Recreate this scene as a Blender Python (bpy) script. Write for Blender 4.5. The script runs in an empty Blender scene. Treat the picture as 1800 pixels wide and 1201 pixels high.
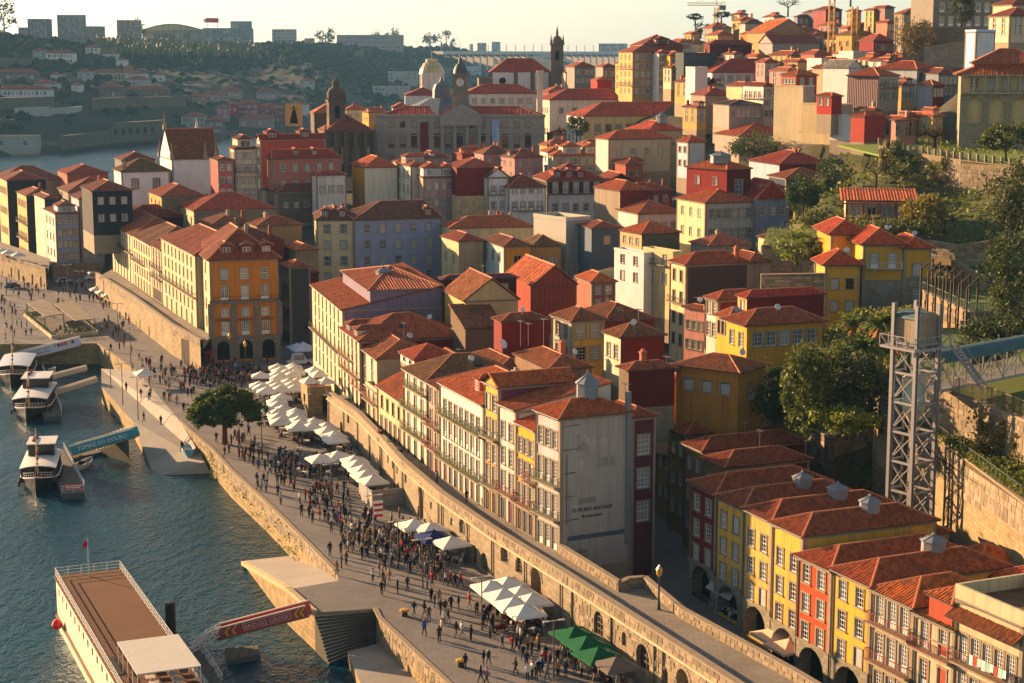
import bpy,math,random
from mathutils import Vector,Matrix
R=random.Random(7)
SC=bpy.context.scene
COL=SC.collection
# ------------------------------------------------------------------ camera, sky, sun, exposure
F,HY,CX,CY,H=3100.0,98.0,900.0,600.5,62.0      # focal length in pixels of an 1800 px wide frame, horizon row, eye height
TH=math.atan((CY-HY)/F)
TC,TS=math.cos(TH),math.sin(TH)
cam=bpy.data.objects.new('camera',bpy.data.cameras.new('camera'));COL.objects.link(cam)
cam.location=(0,0,H);cam.rotation_euler=(math.pi/2-TH,0,0)
cam.data.sensor_width=36;cam.data.lens=36*F/1800;cam.data.clip_start=1;cam.data.clip_end=30000
SC.camera=cam
SUN_EL,SUN_AZ=math.radians(13.5),math.atan2(-0.79,0.613)   # azimuth from +Y, negative = towards -X
W=bpy.data.worlds.new("World");SC.world=W;W.use_nodes=True
nt=W.node_tree
sky=nt.nodes.new('ShaderNodeTexSky');sky.sky_type='NISHITA';sky.sun_disc=False
sky.sun_elevation=SUN_EL;sky.sun_rotation=SUN_AZ;sky.altitude=60
sky.air_density=1.0;sky.dust_density=0.5;sky.ozone_density=1.2
bg=nt.nodes['Background'];bg.inputs[1].default_value=0.053
hs_=nt.nodes.new('ShaderNodeHueSaturation');hs_.inputs['Saturation'].default_value=.66;nt.links.new(sky.outputs[0],hs_.inputs['Color']);nt.links.new(hs_.outputs[0],bg.inputs[0])
sl=bpy.data.lights.new('sun','SUN');sl.energy=5.0;sl.angle=math.radians(0.6);sl.color=(1.0,0.63,0.34)
so=bpy.data.objects.new('sun',sl);COL.objects.link(so)
sdir=Vector((math.sin(SUN_AZ)*math.cos(SUN_EL),math.cos(SUN_AZ)*math.cos(SUN_EL),math.sin(SUN_EL)))
so.rotation_euler=sdir.to_track_quat('Z','Y').to_euler()
vs=SC.view_settings;SC.display_settings.display_device='sRGB'
vs.view_transform='Standard';vs.look='None';vs.gamma=1;vs.use_curve_mapping=False;vs.exposure=1.7
cy=SC.cycles
cy.use_denoising=True;cy.use_adaptive_sampling=True;cy.adaptive_threshold=0.02
cy.max_bounces=5;cy.diffuse_bounces=1;cy.glossy_bounces=3;cy.transmission_bounces=2;cy.volume_bounces=0
cy.sample_clamp_indirect=4

# ------------------------------------------------------------------ pixels of the photograph -> places in the world
def ray(x,y):
    u=(x-CX)/F;v=(CY-y)/F
    return(u,TC+v*TS,-TS+v*TC)
def P(x,y,z):
    r=ray(x,y);t=(z-H)/r[2]
    return Vector((r[0]*t,r[1]*t,z))
def Q(x,y,D):
    r=ray(x,y);t=D/r[1]
    return Vector((r[0]*t,D,H+r[2]*t))
def proj(p):
    dz=p[2]-H;d=p[1]*TC-dz*TS;up=p[1]*TS+dz*TC
    return(CX+F*p[0]/d,CY-F*up/d)
def wall_len(C,ang,px):
    """length of a wall that leaves C at angle ang (degrees) and ends on image column px"""
    u=(px-CX)/F;ca,sa=math.cos(math.radians(ang)),math.sin(math.radians(ang))
    return(u*(C[1]*TC-(C[2]-H)*TS)-C[0])/(ca-u*TC*sa)

# ------------------------------------------------------------------ mesh builder
class MB:
    def __init__(s):s.v=[];s.f=[];s.m=[];s.uv=[]
    def face(s,pts,m=0,uv=None):
        i=len(s.v);s.v.extend(tuple(p)for p in pts);s.f.append(tuple(range(i,i+len(pts))));s.m.append(m)
        s.uv.extend(uv if uv else[(p[0]+p[1],p[2])for p in pts])
    def box(s,x0,y0,z0,x1,y1,z1,m=0):
        a=[(x0,y0,z0),(x1,y0,z0),(x1,y1,z0),(x0,y1,z0),(x0,y0,z1),(x1,y0,z1),(x1,y1,z1),(x0,y1,z1)]
        s.hexa(a,m)
    def hexa(s,a,m=0):
        i=len(s.v);s.v.extend(tuple(p)for p in a)
        for q in((0,3,2,1),(4,5,6,7),(0,1,5,4),(1,2,6,5),(2,3,7,6),(3,0,4,7)):
            s.f.append(tuple(i+k for k in q));s.m.append(m);s.uv.extend((a[k][0]+a[k][1],a[k][2])for k in q)
    def beam(s,p,q,w,h=None,m=0,up=(0,0,1)):
        p,q=Vector(p),Vector(q);h=h or w;d=(q-p)
        if d.length<1e-6:return
        d.normalize();u=Vector(up)
        if abs(d.dot(u))>.98:u=Vector((1,0,0))
        sx=d.cross(u).normalized()*(w/2);sz=sx.cross(d).normalized()*(h/2)
        s.hexa([p-sx-sz,p+sx-sz,q+sx-sz,q-sx-sz,p-sx+sz,p+sx+sz,q+sx+sz,q-sx+sz],m)
    def tube(s,pts,rad,n=6,m=0,cap=True):
        pts=[Vector(p)for p in pts];rad=rad if isinstance(rad,(list,tuple))else[rad]*len(pts)
        i0=len(s.v)
        for k,p in enumerate(pts):
            d=(pts[min(k+1,len(pts)-1)]-pts[max(k-1,0)]).normalized()
            u=Vector((0,0,1))if abs(d.z)<.95 else Vector((1,0,0))
            a=d.cross(u).normalized();b=a.cross(d)
            for j in range(n):
                t=2*math.pi*j/n;s.v.append(tuple(p+(a*math.cos(t)+b*math.sin(t))*rad[k]))
        for k in range(len(pts)-1):
            for j in range(n):
                q=(i0+k*n+j,i0+k*n+(j+1)%n,i0+(k+1)*n+(j+1)%n,i0+(k+1)*n+j)
                s.f.append(q[::-1]);s.m.append(m);s.uv.extend((s.v[c][0]+s.v[c][1],s.v[c][2])for c in q)
        if cap:
            for base,rev in((i0,False),(i0+(len(pts)-1)*n,True)):
                q=tuple(base+j for j in range(n));q=q if not rev else q[::-1]
                s.f.append(q);s.m.append(m);s.uv.extend((0,0)for _ in q)
    def lathe(s,prof,c=(0,0,0),n=12,m=0,sx=1,sy=1):
        i0=len(s.v)
        for r,z in prof:
            for j in range(n):
                t=2*math.pi*j/n;s.v.append((c[0]+r*sx*math.cos(t),c[1]+r*sy*math.sin(t),c[2]+z))
        for k in range(len(prof)-1):
            for j in range(n):
                q=(i0+k*n+j,i0+k*n+(j+1)%n,i0+(k+1)*n+(j+1)%n,i0+(k+1)*n+j)
                s.f.append(q);s.m.append(m);s.uv.extend((j/n,prof[k][1])for _ in q)
    def prism(s,poly,z0,z1,m=0,mtop=None):
        n=len(poly);ar=sum(poly[i][0]*poly[(i+1)%n][1]-poly[(i+1)%n][0]*poly[i][1]for i in range(n))
        if ar<0:poly=poly[::-1]
        s.face([(p[0],p[1],z1)for p in poly],m if mtop is None else mtop,[(p[0],p[1])for p in poly])
        s.face([(p[0],p[1],z0)for p in poly][::-1],m)
        for i in range(n):
            a,b=poly[i],poly[(i+1)%n];L=math.hypot(b[0]-a[0],b[1]-a[1])
            s.face([(a[0],a[1],z0),(b[0],b[1],z0),(b[0],b[1],z1),(a[0],a[1],z1)],m,[(0,z0),(L,z0),(L,z1),(0,z1)])
    def mesh(s,name,mats,smooth=False):
        me=bpy.data.meshes.new(name);me.from_pydata(s.v,[],s.f)
        if not isinstance(mats,(list,tuple)):mats=[mats]
        for q in mats:me.materials.append(q)
        me.polygons.foreach_set('material_index',s.m)
        ul=me.uv_layers.new(name='UVMap');flat=[c for t in s.uv for c in(t[0],t[1])]
        if len(flat)==2*len(me.loops):ul.data.foreach_set('uv',flat)
        if smooth:me.polygons.foreach_set('use_smooth',[True]*len(me.polygons))
        me.update();return me
    def build(s,name,mats,parent=None,smooth=False,loc=None,rz=None):
        if not s.f:return None
        return put(name,s.mesh(name,mats,smooth),parent,loc,rz)

def put(name,me,parent=None,loc=None,rz=None):
    o=bpy.data.objects.new(name,me);COL.objects.link(o)
    if parent is not None:o.parent=parent
    if loc is not None:o.location=loc
    if rz is not None:o.rotation_euler=(0,0,rz)
    return o
def tag(o,label=None,cat=None,group=None,kind=None):
    if label:o['label']=label
    if cat:o['category']=cat
    if group:o['group']=group
    if kind:o['kind']=kind
    return o
def thing(name,label,cat,loc=(0,0,0),rz=0,group=None):
    o=bpy.data.objects.new(name,None);COL.objects.link(o);o.empty_display_size=.5
    o.location=loc;o.rotation_euler=(0,0,rz)
    return tag(o,label,cat,group)
def copy_tree(o,loc,rz=None,parent=None):
    c=o.copy();COL.objects.link(c)
    if parent is not None:c.parent=parent
    if loc is not None:c.location=loc
    if rz is not None:c.rotation_euler=(0,0,rz)
    for ch in list(o.children):copy_tree(ch,None,None,c)
    return c

# ------------------------------------------------------------------ materials
def lin(h):
    h=h.lstrip('#');o=[]
    for i in(0,2,4):
        c=int(h[i:i+2],16)/255;o.append(c/12.92 if c<=.04045 else((c+.055)/1.055)**2.4)
    return tuple(o)
_M={}
class NB:
    def __init__(s,name,rough=.85,spec=.3,metal=0):
        s.mat=bpy.data.materials.new(name);s.mat.use_nodes=True;s.t=s.mat.node_tree;s.b=s.t.nodes['Principled BSDF']
        s.b.inputs['Roughness'].default_value=rough;s.b.inputs['Specular IOR Level'].default_value=spec;s.b.inputs['Metallic'].default_value=metal
    def n(s,typ,ins=None,**kw):
        nd=s.t.nodes.new('ShaderNode'+typ)
        for k,v in kw.items():setattr(nd,k,v)
        for k,v in(ins or{}).items():s.set(nd.inputs[k],v)
        return nd
    def set(s,sock,v):
        if isinstance(v,bpy.types.NodeSocket):s.t.links.new(v,sock)
        elif isinstance(v,bpy.types.Node):s.t.links.new(v.outputs[0],sock)
        else:
            if hasattr(sock.default_value,'__len__')and not hasattr(v,'__len__'):v=(v,v,v)
            if hasattr(sock.default_value,'__len__')and len(sock.default_value)==4 and len(v)==3:v=(*v,1)
            sock.default_value=v
    def math(s,op,a,b=0.0,c=None):
        nd=s.n('Math',{0:a,1:b},operation=op)
        if c is not None:s.set(nd.inputs[2],c)
        return nd.outputs[0]
    def vmul(s,v,k):return s.n('VectorMath',{0:v,1:k},operation='MULTIPLY').outputs[0]
    def mix(s,f,a,b,mode='MIX'):
        nd=s.n('Mix',data_type='RGBA',blend_type=mode);s.set(nd.inputs[0],f);s.set(nd.inputs[6],a);s.set(nd.inputs[7],b)
        return nd.outputs[2]
    def ramp(s,f,lo,hi):
        return s.n('MapRange',{0:f,1:lo,2:hi,3:0.0,4:1.0},clamp=True).outputs[0]
    def noise(s,vec,scale,detail=4,rough=.55):
        return s.n('TexNoise',{'Vector':vec,'Scale':scale,'Detail':detail,'Roughness':rough}).outputs[0]
    def ocoord(s):
        tc=s.n('TexCoord');oi=s.n('ObjectInfo');r=s.math('MULTIPLY',oi.outputs['Random'],137.0)
        return s.n('VectorMath',{0:tc.outputs['Object'],1:r},operation='ADD').outputs[0]
    def bump(s,h,strength,dist):
        s.set(s.b.inputs['Normal'],s.n('Bump',{'Height':h,'Strength':strength,'Distance':dist}).outputs[0])
    def color(s,c):s.set(s.b.inputs['Base Color'],c)

def cached(fn):
    def g(*a,**k):
        key=(fn.__name__,a,tuple(sorted(k.items())))
        if key not in _M:_M[key]=fn(*a,**k)
        return _M[key]
    return g
def sc(c,k):return tuple(min(1,x*k)for x in c)

@cached
def plaster(hexc,stain=.65,rough=.9,k=1.0):
    """painted render with cloudy fading, rain streaks and grime patches"""
    c=sc(lin(hexc),k);b=NB('plaster_'+hexc.strip('#'),rough,.2);v=b.ocoord()
    g=b.ramp(b.noise(v,.35,6,.6),.38,.68)
    st=b.ramp(b.noise(b.vmul(v,(1.6,1.6,.12)),1.2,5,.65),.47,.7)
    gr=(c[0]*.45+.03,c[1]*.42+.028,c[2]*.42+.028)
    col=b.mix(b.math('MULTIPLY',g,.42),c,(c[0]*.72,c[1]*.72,c[2]*.72))
    col=b.mix(b.math('MULTIPLY',st,stain),col,gr)
    pk=b.ramp(b.noise(v,2.6,6,.7),.6,.7)
    col=b.mix(b.math('MULTIPLY',pk,.25*stain+.06),col,(min(1,c[0]*.8+.12),min(1,c[1]*.8+.11),min(1,c[2]*.8+.1)))
    b.color(col);b.bump(b.noise(v,5,6,.7),.25,.04);return b.mat

@cached
def stone(hexc='#8d7c62',k=1.0,scale=1.0,joints=True,moss=.25):
    """granite ashlar: uneven courses, darker joints, patina"""
    c=sc(lin(hexc),k);b=NB('granite_'+hexc.strip('#'),.9,.2)
    tc=b.n('TexCoord');v=b.ocoord()
    br=b.n('TexBrick',{'Vector':tc.outputs['UV'],'Scale':1.0*scale,'Color1':(*sc(c,1.15),1),'Color2':(*sc(c,.7),1),'Mortar':(*sc(c,.38),1),
                          'Mortar Size':.025,'Mortar Smooth':.3,'Brick Width':.95,'Row Height':.42},offset=.43,squash=.8,squash_frequency=3)
    big=b.noise(v,.3,6,.6)
    col=b.mix(.8,c,br.outputs[0])if joints else b.mix(0,c,c)
    col=b.mix(b.math('MULTIPLY',b.ramp(b.noise(v,1.1,6,.7),.45,.75),.5),col,sc(c,.45))
    col=b.mix(b.math('MULTIPLY',b.ramp(big,.5,.72),moss),col,(.12,.105,.05))
    b.color(col)
    hgt=b.math('ADD',b.math('MULTIPLY',br.outputs['Fac'],-1.0 if joints else 0.0),b.math('MULTIPLY',b.noise(v,6,5,.7),.7))
    b.bump(hgt,.5,.06);return b.mat

@cached
def tile(hexc='#a5522f',moss=.3,course=.38,col_w=.36):
    """terracotta tiles: every tile a tint of its own, lichen patches, course shadows as relief"""
    c=lin(hexc);c=(c[0]*1.15,c[1]*1.2,c[2]*.95);b=NB('roof_tile_'+hexc.strip('#'),.82,.25);tc=b.n('TexCoord');v=b.ocoord()
    uv=b.vmul(tc.outputs['UV'],(1/col_w,1/course,0))
    cell=b.n('TexWhiteNoise',{'Vector':b.n('VectorMath',{0:uv},operation='FLOOR').outputs[0]},noise_dimensions='3D').outputs[0]
    col=b.mix(cell,sc(c,.62),(min(1,c[0]*1.3),c[1]*1.25,c[2]*1.15))
    lich=b.ramp(b.noise(v,.55,6,.65),.47,.7)
    col=b.mix(b.math('MULTIPLY',lich,moss*1.1+.18),col,(.10,.062,.035))
    col=b.mix(b.math('MULTIPLY',b.ramp(b.noise(v,2.2,5,.7),.6,.75),.3+moss*.5),col,(.16,.135,.05))
    b.color(col)
    fr=b.n('VectorMath',{0:uv},operation='FRACTION').outputs[0]
    yy=b.n('SeparateXYZ',{0:fr}).outputs[1]
    b.bump(b.math('ADD',b.math('MULTIPLY',yy,-.9),b.math('MULTIPLY',b.noise(v,7,3,.6),.5)),.8,.05);return b.mat

@cached
def paint(hexc,rough=.5,metal=0.0,k=1.0,var=.15):
    c=sc(lin(hexc),k);b=NB('paint_'+hexc.strip('#'),rough,.4,metal);v=b.ocoord()
    b.color(b.mix(b.math('MULTIPLY',b.ramp(b.noise(v,1.7,5,.65),.45,.7),var*2),c,sc(c,.6)))
    return b.mat
@cached
def cloth(hexc,rough=.9):
    c=lin(hexc);b=NB('cloth_'+hexc.strip('#'),rough,.15);v=b.ocoord()
    b.color(b.mix(b.math('MULTIPLY',b.ramp(b.noise(v,1.2,4,.6),.45,.75),.22),c,sc(c,.7)))
    b.bump(b.noise(v,1.5,3,.5),.3,.08);return b.mat
@cached
def glass(dark=1.0):
    """window glass: dark rooms, pale curtains and lowered blinds behind it, by window"""
    b=NB('window_glass',.08,.6);oi=b.n('ObjectInfo');v=b.ocoord()
    r=oi.outputs['Random'];cur=b.math('GREATER_THAN',b.math('FRACT',b.math('MULTIPLY',r,7.31)),.46)
    b.color(b.mix(cur,(.012,.014,.017),b.mix(b.noise(v,2,3),(.16,.15,.13),(.42,.4,.35))));return b.mat
@cached
def corrug(hexc,period=.35,rough=.55,axis=0):
    c=lin(hexc);b=NB('sheet_'+hexc.strip('#'),rough,.4);tc=b.n('TexCoord');v=b.ocoord()
    u=b.n('SeparateXYZ',{0:tc.outputs['UV']}).outputs[axis]
    w=b.math('SINE',b.math('MULTIPLY',u,2*math.pi/period))
    col=b.mix(b.math('MULTIPLY',b.ramp(b.noise(b.vmul(v,(1,1,.2)),.8,5,.6),.4,.75),.45),c,sc(c,.55))
    b.color(col);b.bump(w,.7,.05);return b.mat
@cached
def planks(hexc,wid=.25,rough=.8):
    c=lin(hexc);b=NB('planks_'+hexc.strip('#'),rough,.25);tc=b.n('TexCoord');v=b.ocoord()
    sx=b.n('SeparateXYZ',{0:tc.outputs['UV']});u=b.math('DIVIDE',sx.outputs[0],wid)
    cell=b.n('TexWhiteNoise',{'W':b.math('FLOOR',u)},noise_dimensions='1D').outputs[0]
    fr=b.math('FRACT',u);gap=b.math('LESS_THAN',fr,.08)
    col=b.mix(cell,sc(c,.7),sc(c,1.15));col=b.mix(b.math('MULTIPLY',b.noise(b.vmul(v,(1,1,.3)),2.5,5,.7),.4),col,sc(c,.5))
    b.color(b.mix(gap,col,sc(c,.3)));return b.mat
@cached
def ground_mat(hexc,k=1.0,slab=0.0,grime=.5,name='paving'):
    c=sc(lin(hexc),k);b=NB(name+'_'+hexc.strip('#'),.88,.25);tc=b.n('TexCoord');v=tc.outputs['Object']
    col=b.mix(b.math('MULTIPLY',b.ramp(b.noise(v,.12,7,.65),.42,.66),grime),c,sc(c,.55))
    col=b.mix(b.math('MULTIPLY',b.ramp(b.noise(v,.9,6,.7),.5,.8),.35),col,sc(c,.6))
    h=b.noise(v,4,5,.7)
    if slab:
        br=b.n('TexBrick',{'Vector':v,'Scale':1.0,'Color1':(1,1,1,1),'Color2':(.8,.8,.8,1),'Mortar':(.5,.5,.5,1),'Mortar Size':.03,
                              'Brick Width':slab*1.6,'Row Height':slab})
        col=b.mix(.7,col,br.outputs[0],'MULTIPLY');h=b.math('SUBTRACT',h,br.outputs['Fac'])
    b.color(col);b.bump(h,.4,.04);return b.mat
@cached
def leaf(hexc,var=.5,tl=.3):
    c=sc(lin(hexc),1.15);b=NB('leaf_'+hexc.strip('#'),.6,.25);tc=b.n('TexCoord');gi=b.n('NewGeometry')
    wn=b.n('TexWhiteNoise',{'Vector':b.n('VectorMath',{0:b.vmul(tc.outputs['UV'],1.0)},operation='FLOOR').outputs[0]}).outputs[0]
    v=b.ocoord()
    col=b.mix(wn,sc(c,1-var),(min(1,c[0]*(1+var*1.2)),c[1]*(1+var),c[2]*(1+var*.4)))
    col=b.mix(b.math('MULTIPLY',b.ramp(b.noise(v,.5,3),.45,.65),.4),col,(c[0]*1.5,c[1]*1.15,c[2]*.6))
    b.color(col);tr=b.n('BsdfTranslucent');b.set(tr.inputs[0],b.mix(.5,col,sc(c,1.6)));mx=b.n('MixShader');b.set(mx.inputs[0],tl)
    b.t.links.new(b.b.outputs[0],mx.inputs[1]);b.t.links.new(tr.outputs[0],mx.inputs[2]);b.t.links.new(mx.outputs[0],b.t.nodes['Material Output'].inputs[0]);return b.mat
@cached
def bark(hexc='#5b4a38'):
    c=lin(hexc);b=NB('bark',.95,.1);v=b.ocoord()
    b.color(b.mix(b.noise(b.vmul(v,(4,4,.6)),3,5,.7),sc(c,.4),sc(c,1.3)));b.bump(b.noise(b.vmul(v,(5,5,.8)),3,4),.6,.06);return b.mat
@cached
def objcol(rough=.9):
    b=NB('garment',rough,.15);oi=b.n('ObjectInfo');v=b.ocoord()
    b.color(b.mix(b.math('MULTIPLY',b.noise(v,6,3),.35),oi.outputs['Color'],(.02,.02,.02)));return b.mat
GLASS=glass();WHITE=paint('#d9d5cb',.5);WHITE.name='white_joinery'
GRAN=stone('#93836b',joints=False,moss=.12);IRON=paint('#22282a',.5,0.3);RIDGE=paint('#b9714a',.85)
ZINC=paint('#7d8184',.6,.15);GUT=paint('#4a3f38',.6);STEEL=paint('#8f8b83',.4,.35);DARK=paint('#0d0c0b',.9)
REC=[]       # ground heights under buildings, for the terrain
# ------------------------------------------------------------------ windows, doors, balconies (shared meshes)
_W={}
def win_meshes(w,h,kind,lod,surr,sash):
    key=(round(w,2),round(h,2),kind,lod,surr.name if surr else '',sash.name)
    if key in _W:return _W[key]
    t=.16 if lod<2 else .2
    s=MB()                                                       # stone surround with sill
    if surr:
        s.box(-w/2-t,-.06,0,-w/2,.1,h);s.box(w/2,-.06,0,w/2+t,.1,h)
        s.box(-w/2-t,-.08,h,w/2+t,.1,h+t)
        s.box(-w/2-t-.05,-.14,-.13,w/2+t+.05,.1,0)
    g=MB();g.face([(-w/2,.13,0),(w/2,.13,0),(w/2,.13,h),(-w/2,.13,h)])
    f=MB();fr=.075 if lod<2 else .1
    y0,y1=.05,.125
    if kind=='door':
        f.box(-w/2,y0,0,w/2,y1,h*.97)
        for i in(-1,1):
            for z0,z1 in((.12,.42),(.48,.82)):
                x=i*w*.24;f.box(x-w*.17,y0-.03,h*z0,x+w*.17,y0,h*z1)
    elif kind=='shutter':
        for i in range(int(h/.14)):f.box(-w/2,y0+.02*(i%2),i*.14,w/2,y1,i*.14+.13)
    else:
        nx,nz={'sash':(3,4),'french':(4,5),'small':(2,3),'wide':(6,3),'plain':(2,1),'shop':(3,3)}[kind]
        f.box(-w/2,y0,0,-w/2+fr,y1,h);f.box(w/2-fr,y0,0,w/2,y1,h)
        f.box(-w/2+fr,y0,h-fr,w/2-fr,y1,h);f.box(-w/2+fr,y0,0,w/2-fr,y1,fr*1.3)
        zb=0
        if kind=='french':zb=h*.27;f.box(-w/2+fr,y0+.02,fr*1.3,w/2-fr,y1,zb)
        bw=.035 if lod==0 else .05
        for i in range(1,nx):
            x=-w/2+w*i/nx;k=1.8 if(kind!='sash' and i*2==nx)else 1
            f.box(x-bw*k/2,y0+.015,zb+fr,x+bw*k/2,y1-.004,h-fr)
        for i in range(1,nz):
            z=zb+(h-zb)*i/nz;k=2 if(kind=='sash' and i*2==nz)else 1
            f.box(-w/2+fr,y0+.02,z-bw*k/2,w/2-fr,y1-.008,z+bw*k/2)
    if lod==0:
        r=(s.mesh('window',[surr])if surr else None,g.mesh('pane',[GLASS]),f.mesh('sash',[sash]))
    else:
        n=len(s.f)
        for fc,m0,m1 in((g,1,1),(f,2,2)):
            o=len(s.v);s.v+=fc.v;s.f+=[tuple(o+i for i in q)for q in fc.f];s.m+=[m0]*len(fc.f);s.uv+=fc.uv
        r=(s.mesh('window',[surr or sash,GLASS,sash]),None,None)
    _W[key]=r;return r
def add_window(parent,loc,rz,w,h,kind='sash',lod=1,surr=GRAN,sash=WHITE,name=None):
    a,g,f=win_meshes(w,h,kind,lod,surr,sash)
    nm=name or('door' if kind in('door',)else 'window')
    if lod==0:
        if a is None:o=put(nm,f,parent,loc,rz);put('pane',g,o);return o
        o=put(nm,a,parent,loc,rz);put('sash' if kind!='door' else 'door_leaf',f,o)
        if kind not in('door','shutter'):put('pane',g,o)
        return o
    return put(nm,a,parent,loc,rz)

def rail_mesh(mb,x0,x1,y,z,h=1.0,step=.16,m=0,t=.025):
    mb.box(x0,y-.03,z+h-.05,x1,y+.03,z+h,m);mb.box(x0,y-.02,z+.08,x1,y+.02,z+.12,m)
    n=max(1,int((x1-x0)/step))
    for i in range(n+1):
        x=x0+(x1-x0)*i/n;mb.box(x-t/2,y-t/2,z,x+t/2,y+t/2,z+h-.04,m)
def add_balcony(parent,org,rz,x0,x1,z,dep=.75,mat=None,slab=None,step=.18,plants=False,name='balcony'):
    b=MB();b.box(x0,-dep,z-.16,x1,0,z)
    o=b.build(name,[slab or GRAN],parent,org,rz)if False else None
    o=put(name,b.mesh(name,[slab or GRAN]),parent,org,rz)
    r=MB();rail_mesh(r,x0+.03,x1-.03,-dep+.05,z,step=step)
    for x in(x0+.04,x1-.04):
        for k in range(4):yy=-dep+.05+(dep-.1)*k/4;r.box(x-.014,yy-.014,z,x+.014,yy+.014,z+.96)
        r.box(x-.03,-dep+.05,z+.95,x+.03,0,z+1.0)
    put('railing',r.mesh('railing',[mat or IRON]),o)
    if plants:
        l=MB();n=int((x1-x0)*14)
        for i in range(n):
            c=(R.uniform(x0,x1),-dep+R.uniform(-.12,.15),z+R.uniform(.1,.95));leafquad(l,c,.2)
        tag(put('plants',l.mesh('plants',[leaf('#5d6b2c')]),o),kind='stuff')
    return o
def leafquad(mb,c,s,rnd=R,m=0):
    a=Vector((rnd.gauss(0,1),rnd.gauss(0,1),rnd.gauss(0,1)));a.normalize()
    b=a.cross(Vector((rnd.gauss(0,1),rnd.gauss(0,1),rnd.gauss(0,1))));b.normalize();s*=rnd.uniform(.6,1.3)
    c=Vector(c);k=rnd.random()*50
    mb.face([c-a*s*.5,c+b*s*.28,c+a*s*.5,c-b*s*.28],m,[(k,k)]*4)

# ------------------------------------------------------------------ wall with openings
def wall_sheet(mb,org,sd,L,Ht,rects,nrm,m=0,mrev=1,dep=.16,z0=0.0,split=None):
    """wall rectangle L x (z0..Ht) standing on org, running along sd, with rectangular openings (s0,s1,t0,t1) and reveals"""
    org,sd,nrm=Vector(org),Vector(sd),Vector(nrm)
    P3=lambda s,t,d=0:org+sd*s+Vector((0,0,t))-nrm*d
    rects=[r for r in rects if r[0]>.01 and r[1]<L-.01 and r[2]>=z0 and r[3]<Ht-.01]
    ss=sorted({0,L,*[r[0]for r in rects],*[r[1]for r in rects]});ts=sorted({z0,Ht,*[r[2]for r in rects],*[r[3]for r in rects]}|({split}if split and z0<split<Ht else set()))
    for i in range(len(ss)-1):
        a,b=ss[i],ss[i+1];sm=(a+b)/2;run=None
        for j in range(len(ts)-1):
            c,d=ts[j],ts[j+1];tm=(c+d)/2
            if any(r[0]<sm<r[1]and r[2]<tm<r[3]for r in rects):continue
            mm=2 if(split and tm<split)else m
            mb.face([P3(a,c),P3(b,c),P3(b,d),P3(a,d)],mm,[(a,c),(b,c),(b,d),(a,d)])
    for a,b,c,d in rects:
        for q in([P3(a,c),P3(a,d),P3(a,d,dep),P3(a,c,dep)],[P3(b,d),P3(b,c),P3(b,c,dep),P3(b,d,dep)],
                  [P3(a,d),P3(b,d),P3(b,d,dep),P3(a,d,dep)],[P3(b,c),P3(a,c),P3(a,c,dep),P3(b,c,dep)]):
            mb.face(q,mrev)
def arch_wall(mb,org,sd,L,z0,Ht,ops,nrm,m=0,mrev=0,dep=.5,mback=1,n=8):
    """wall with round-arched openings: ops = (centre s, width, sill z, top z, depth or None)"""
    org,sd,nrm=Vector(org),Vector(sd),Vector(nrm)
    P3=lambda s,t,d=0:org+sd*s+Vector((0,0,t))-nrm*d
    def quad(a,b,c,d):
        if b-a>1e-4 and d-c>1e-4:mb.face([P3(a,c),P3(b,c),P3(b,d),P3(a,d)],m,[(a,c),(b,c),(b,d),(a,d)])
    x=0.0
    for o in sorted(ops):
        s,w,zs,zt=o[:4];dp=o[4]if len(o)>4 and o[4]else dep
        a,b=s-w/2,s+w/2;zc=zt-w/2 if zt-w/2>zs else zs;rz=zt-zc
        quad(x,a,z0,Ht);quad(a,b,z0,zs)
        arc=[(s-w/2*math.cos(math.pi*k/n),zc+rz*math.sin(math.pi*k/n))for k in range(n+1)]
        for k in range(n):
            (p,q),(r,t)=arc[k],arc[k+1]
            mb.face([P3(p,q),P3(r,t),P3(r,Ht),P3(p,Ht)],m,[(p,q),(r,t),(r,Ht),(p,Ht)])
        rim=[(a,zs)]+arc+[(b,zs)]
        for k in range(len(rim)-1):
            (p,q),(r,t)=rim[k],rim[k+1]
            if abs(p-r)+abs(q-t)>1e-4:mb.face([P3(r,t),P3(p,q),P3(p,q,dp),P3(r,t,dp)],mrev,[(0,q),(0,t),(dp,t),(dp,q)])
        mb.face([P3(b,zs),P3(a,zs),P3(a,zs,dp),P3(b,zs,dp)],mrev)
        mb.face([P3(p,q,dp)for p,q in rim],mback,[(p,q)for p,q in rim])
        x=b
    quad(x,L,z0,Ht)

# ------------------------------------------------------------------ roofs
def slope(mb,E0,E1,up,prof,c,rise=.11,m=0):
    """one roof slope of tile channels: eave E0->E1, up = unit vector up the slope, prof(u) = slope length above eave point u"""
    E0,E1,up=Vector(E0),Vector(E1),Vector(up);d=E1-E0;L=d.length
    if L<.05:return
    d/=L;nrm=d.cross(up).normalized();n=max(1,round(L/c));cw=L/n
    us=[]
    for i in range(n):
        j=rise*R.uniform(.75,1.2);us+=[(i*cw,R.uniform(-.02,.02)),((i+.3)*cw,j),((i+.6)*cw,j)]
    us.append((L,0.0));i0=len(mb.v)
    for u,z in us:
        vv=max(0.0,prof(u));p=E0+d*u+nrm*z;mb.v.append(tuple(p));mb.v.append(tuple(p+up*vv))
    for k in range(len(us)-1):
        q=(i0+2*k,i0+2*k+2,i0+2*k+3,i0+2*k+1)
        (u0,_),(u1,_)=us[k],us[k+1];k0=u0/cw;k1=u1/cw
        mb.f.append(q);mb.m.append(m);mb.uv.extend([(k0*.36+.01,0),(k1*.36+.01,0),(k1*.36+.01,max(0,prof(u1))),(k0*.36+.01,max(0,prof(u0)))])
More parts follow.
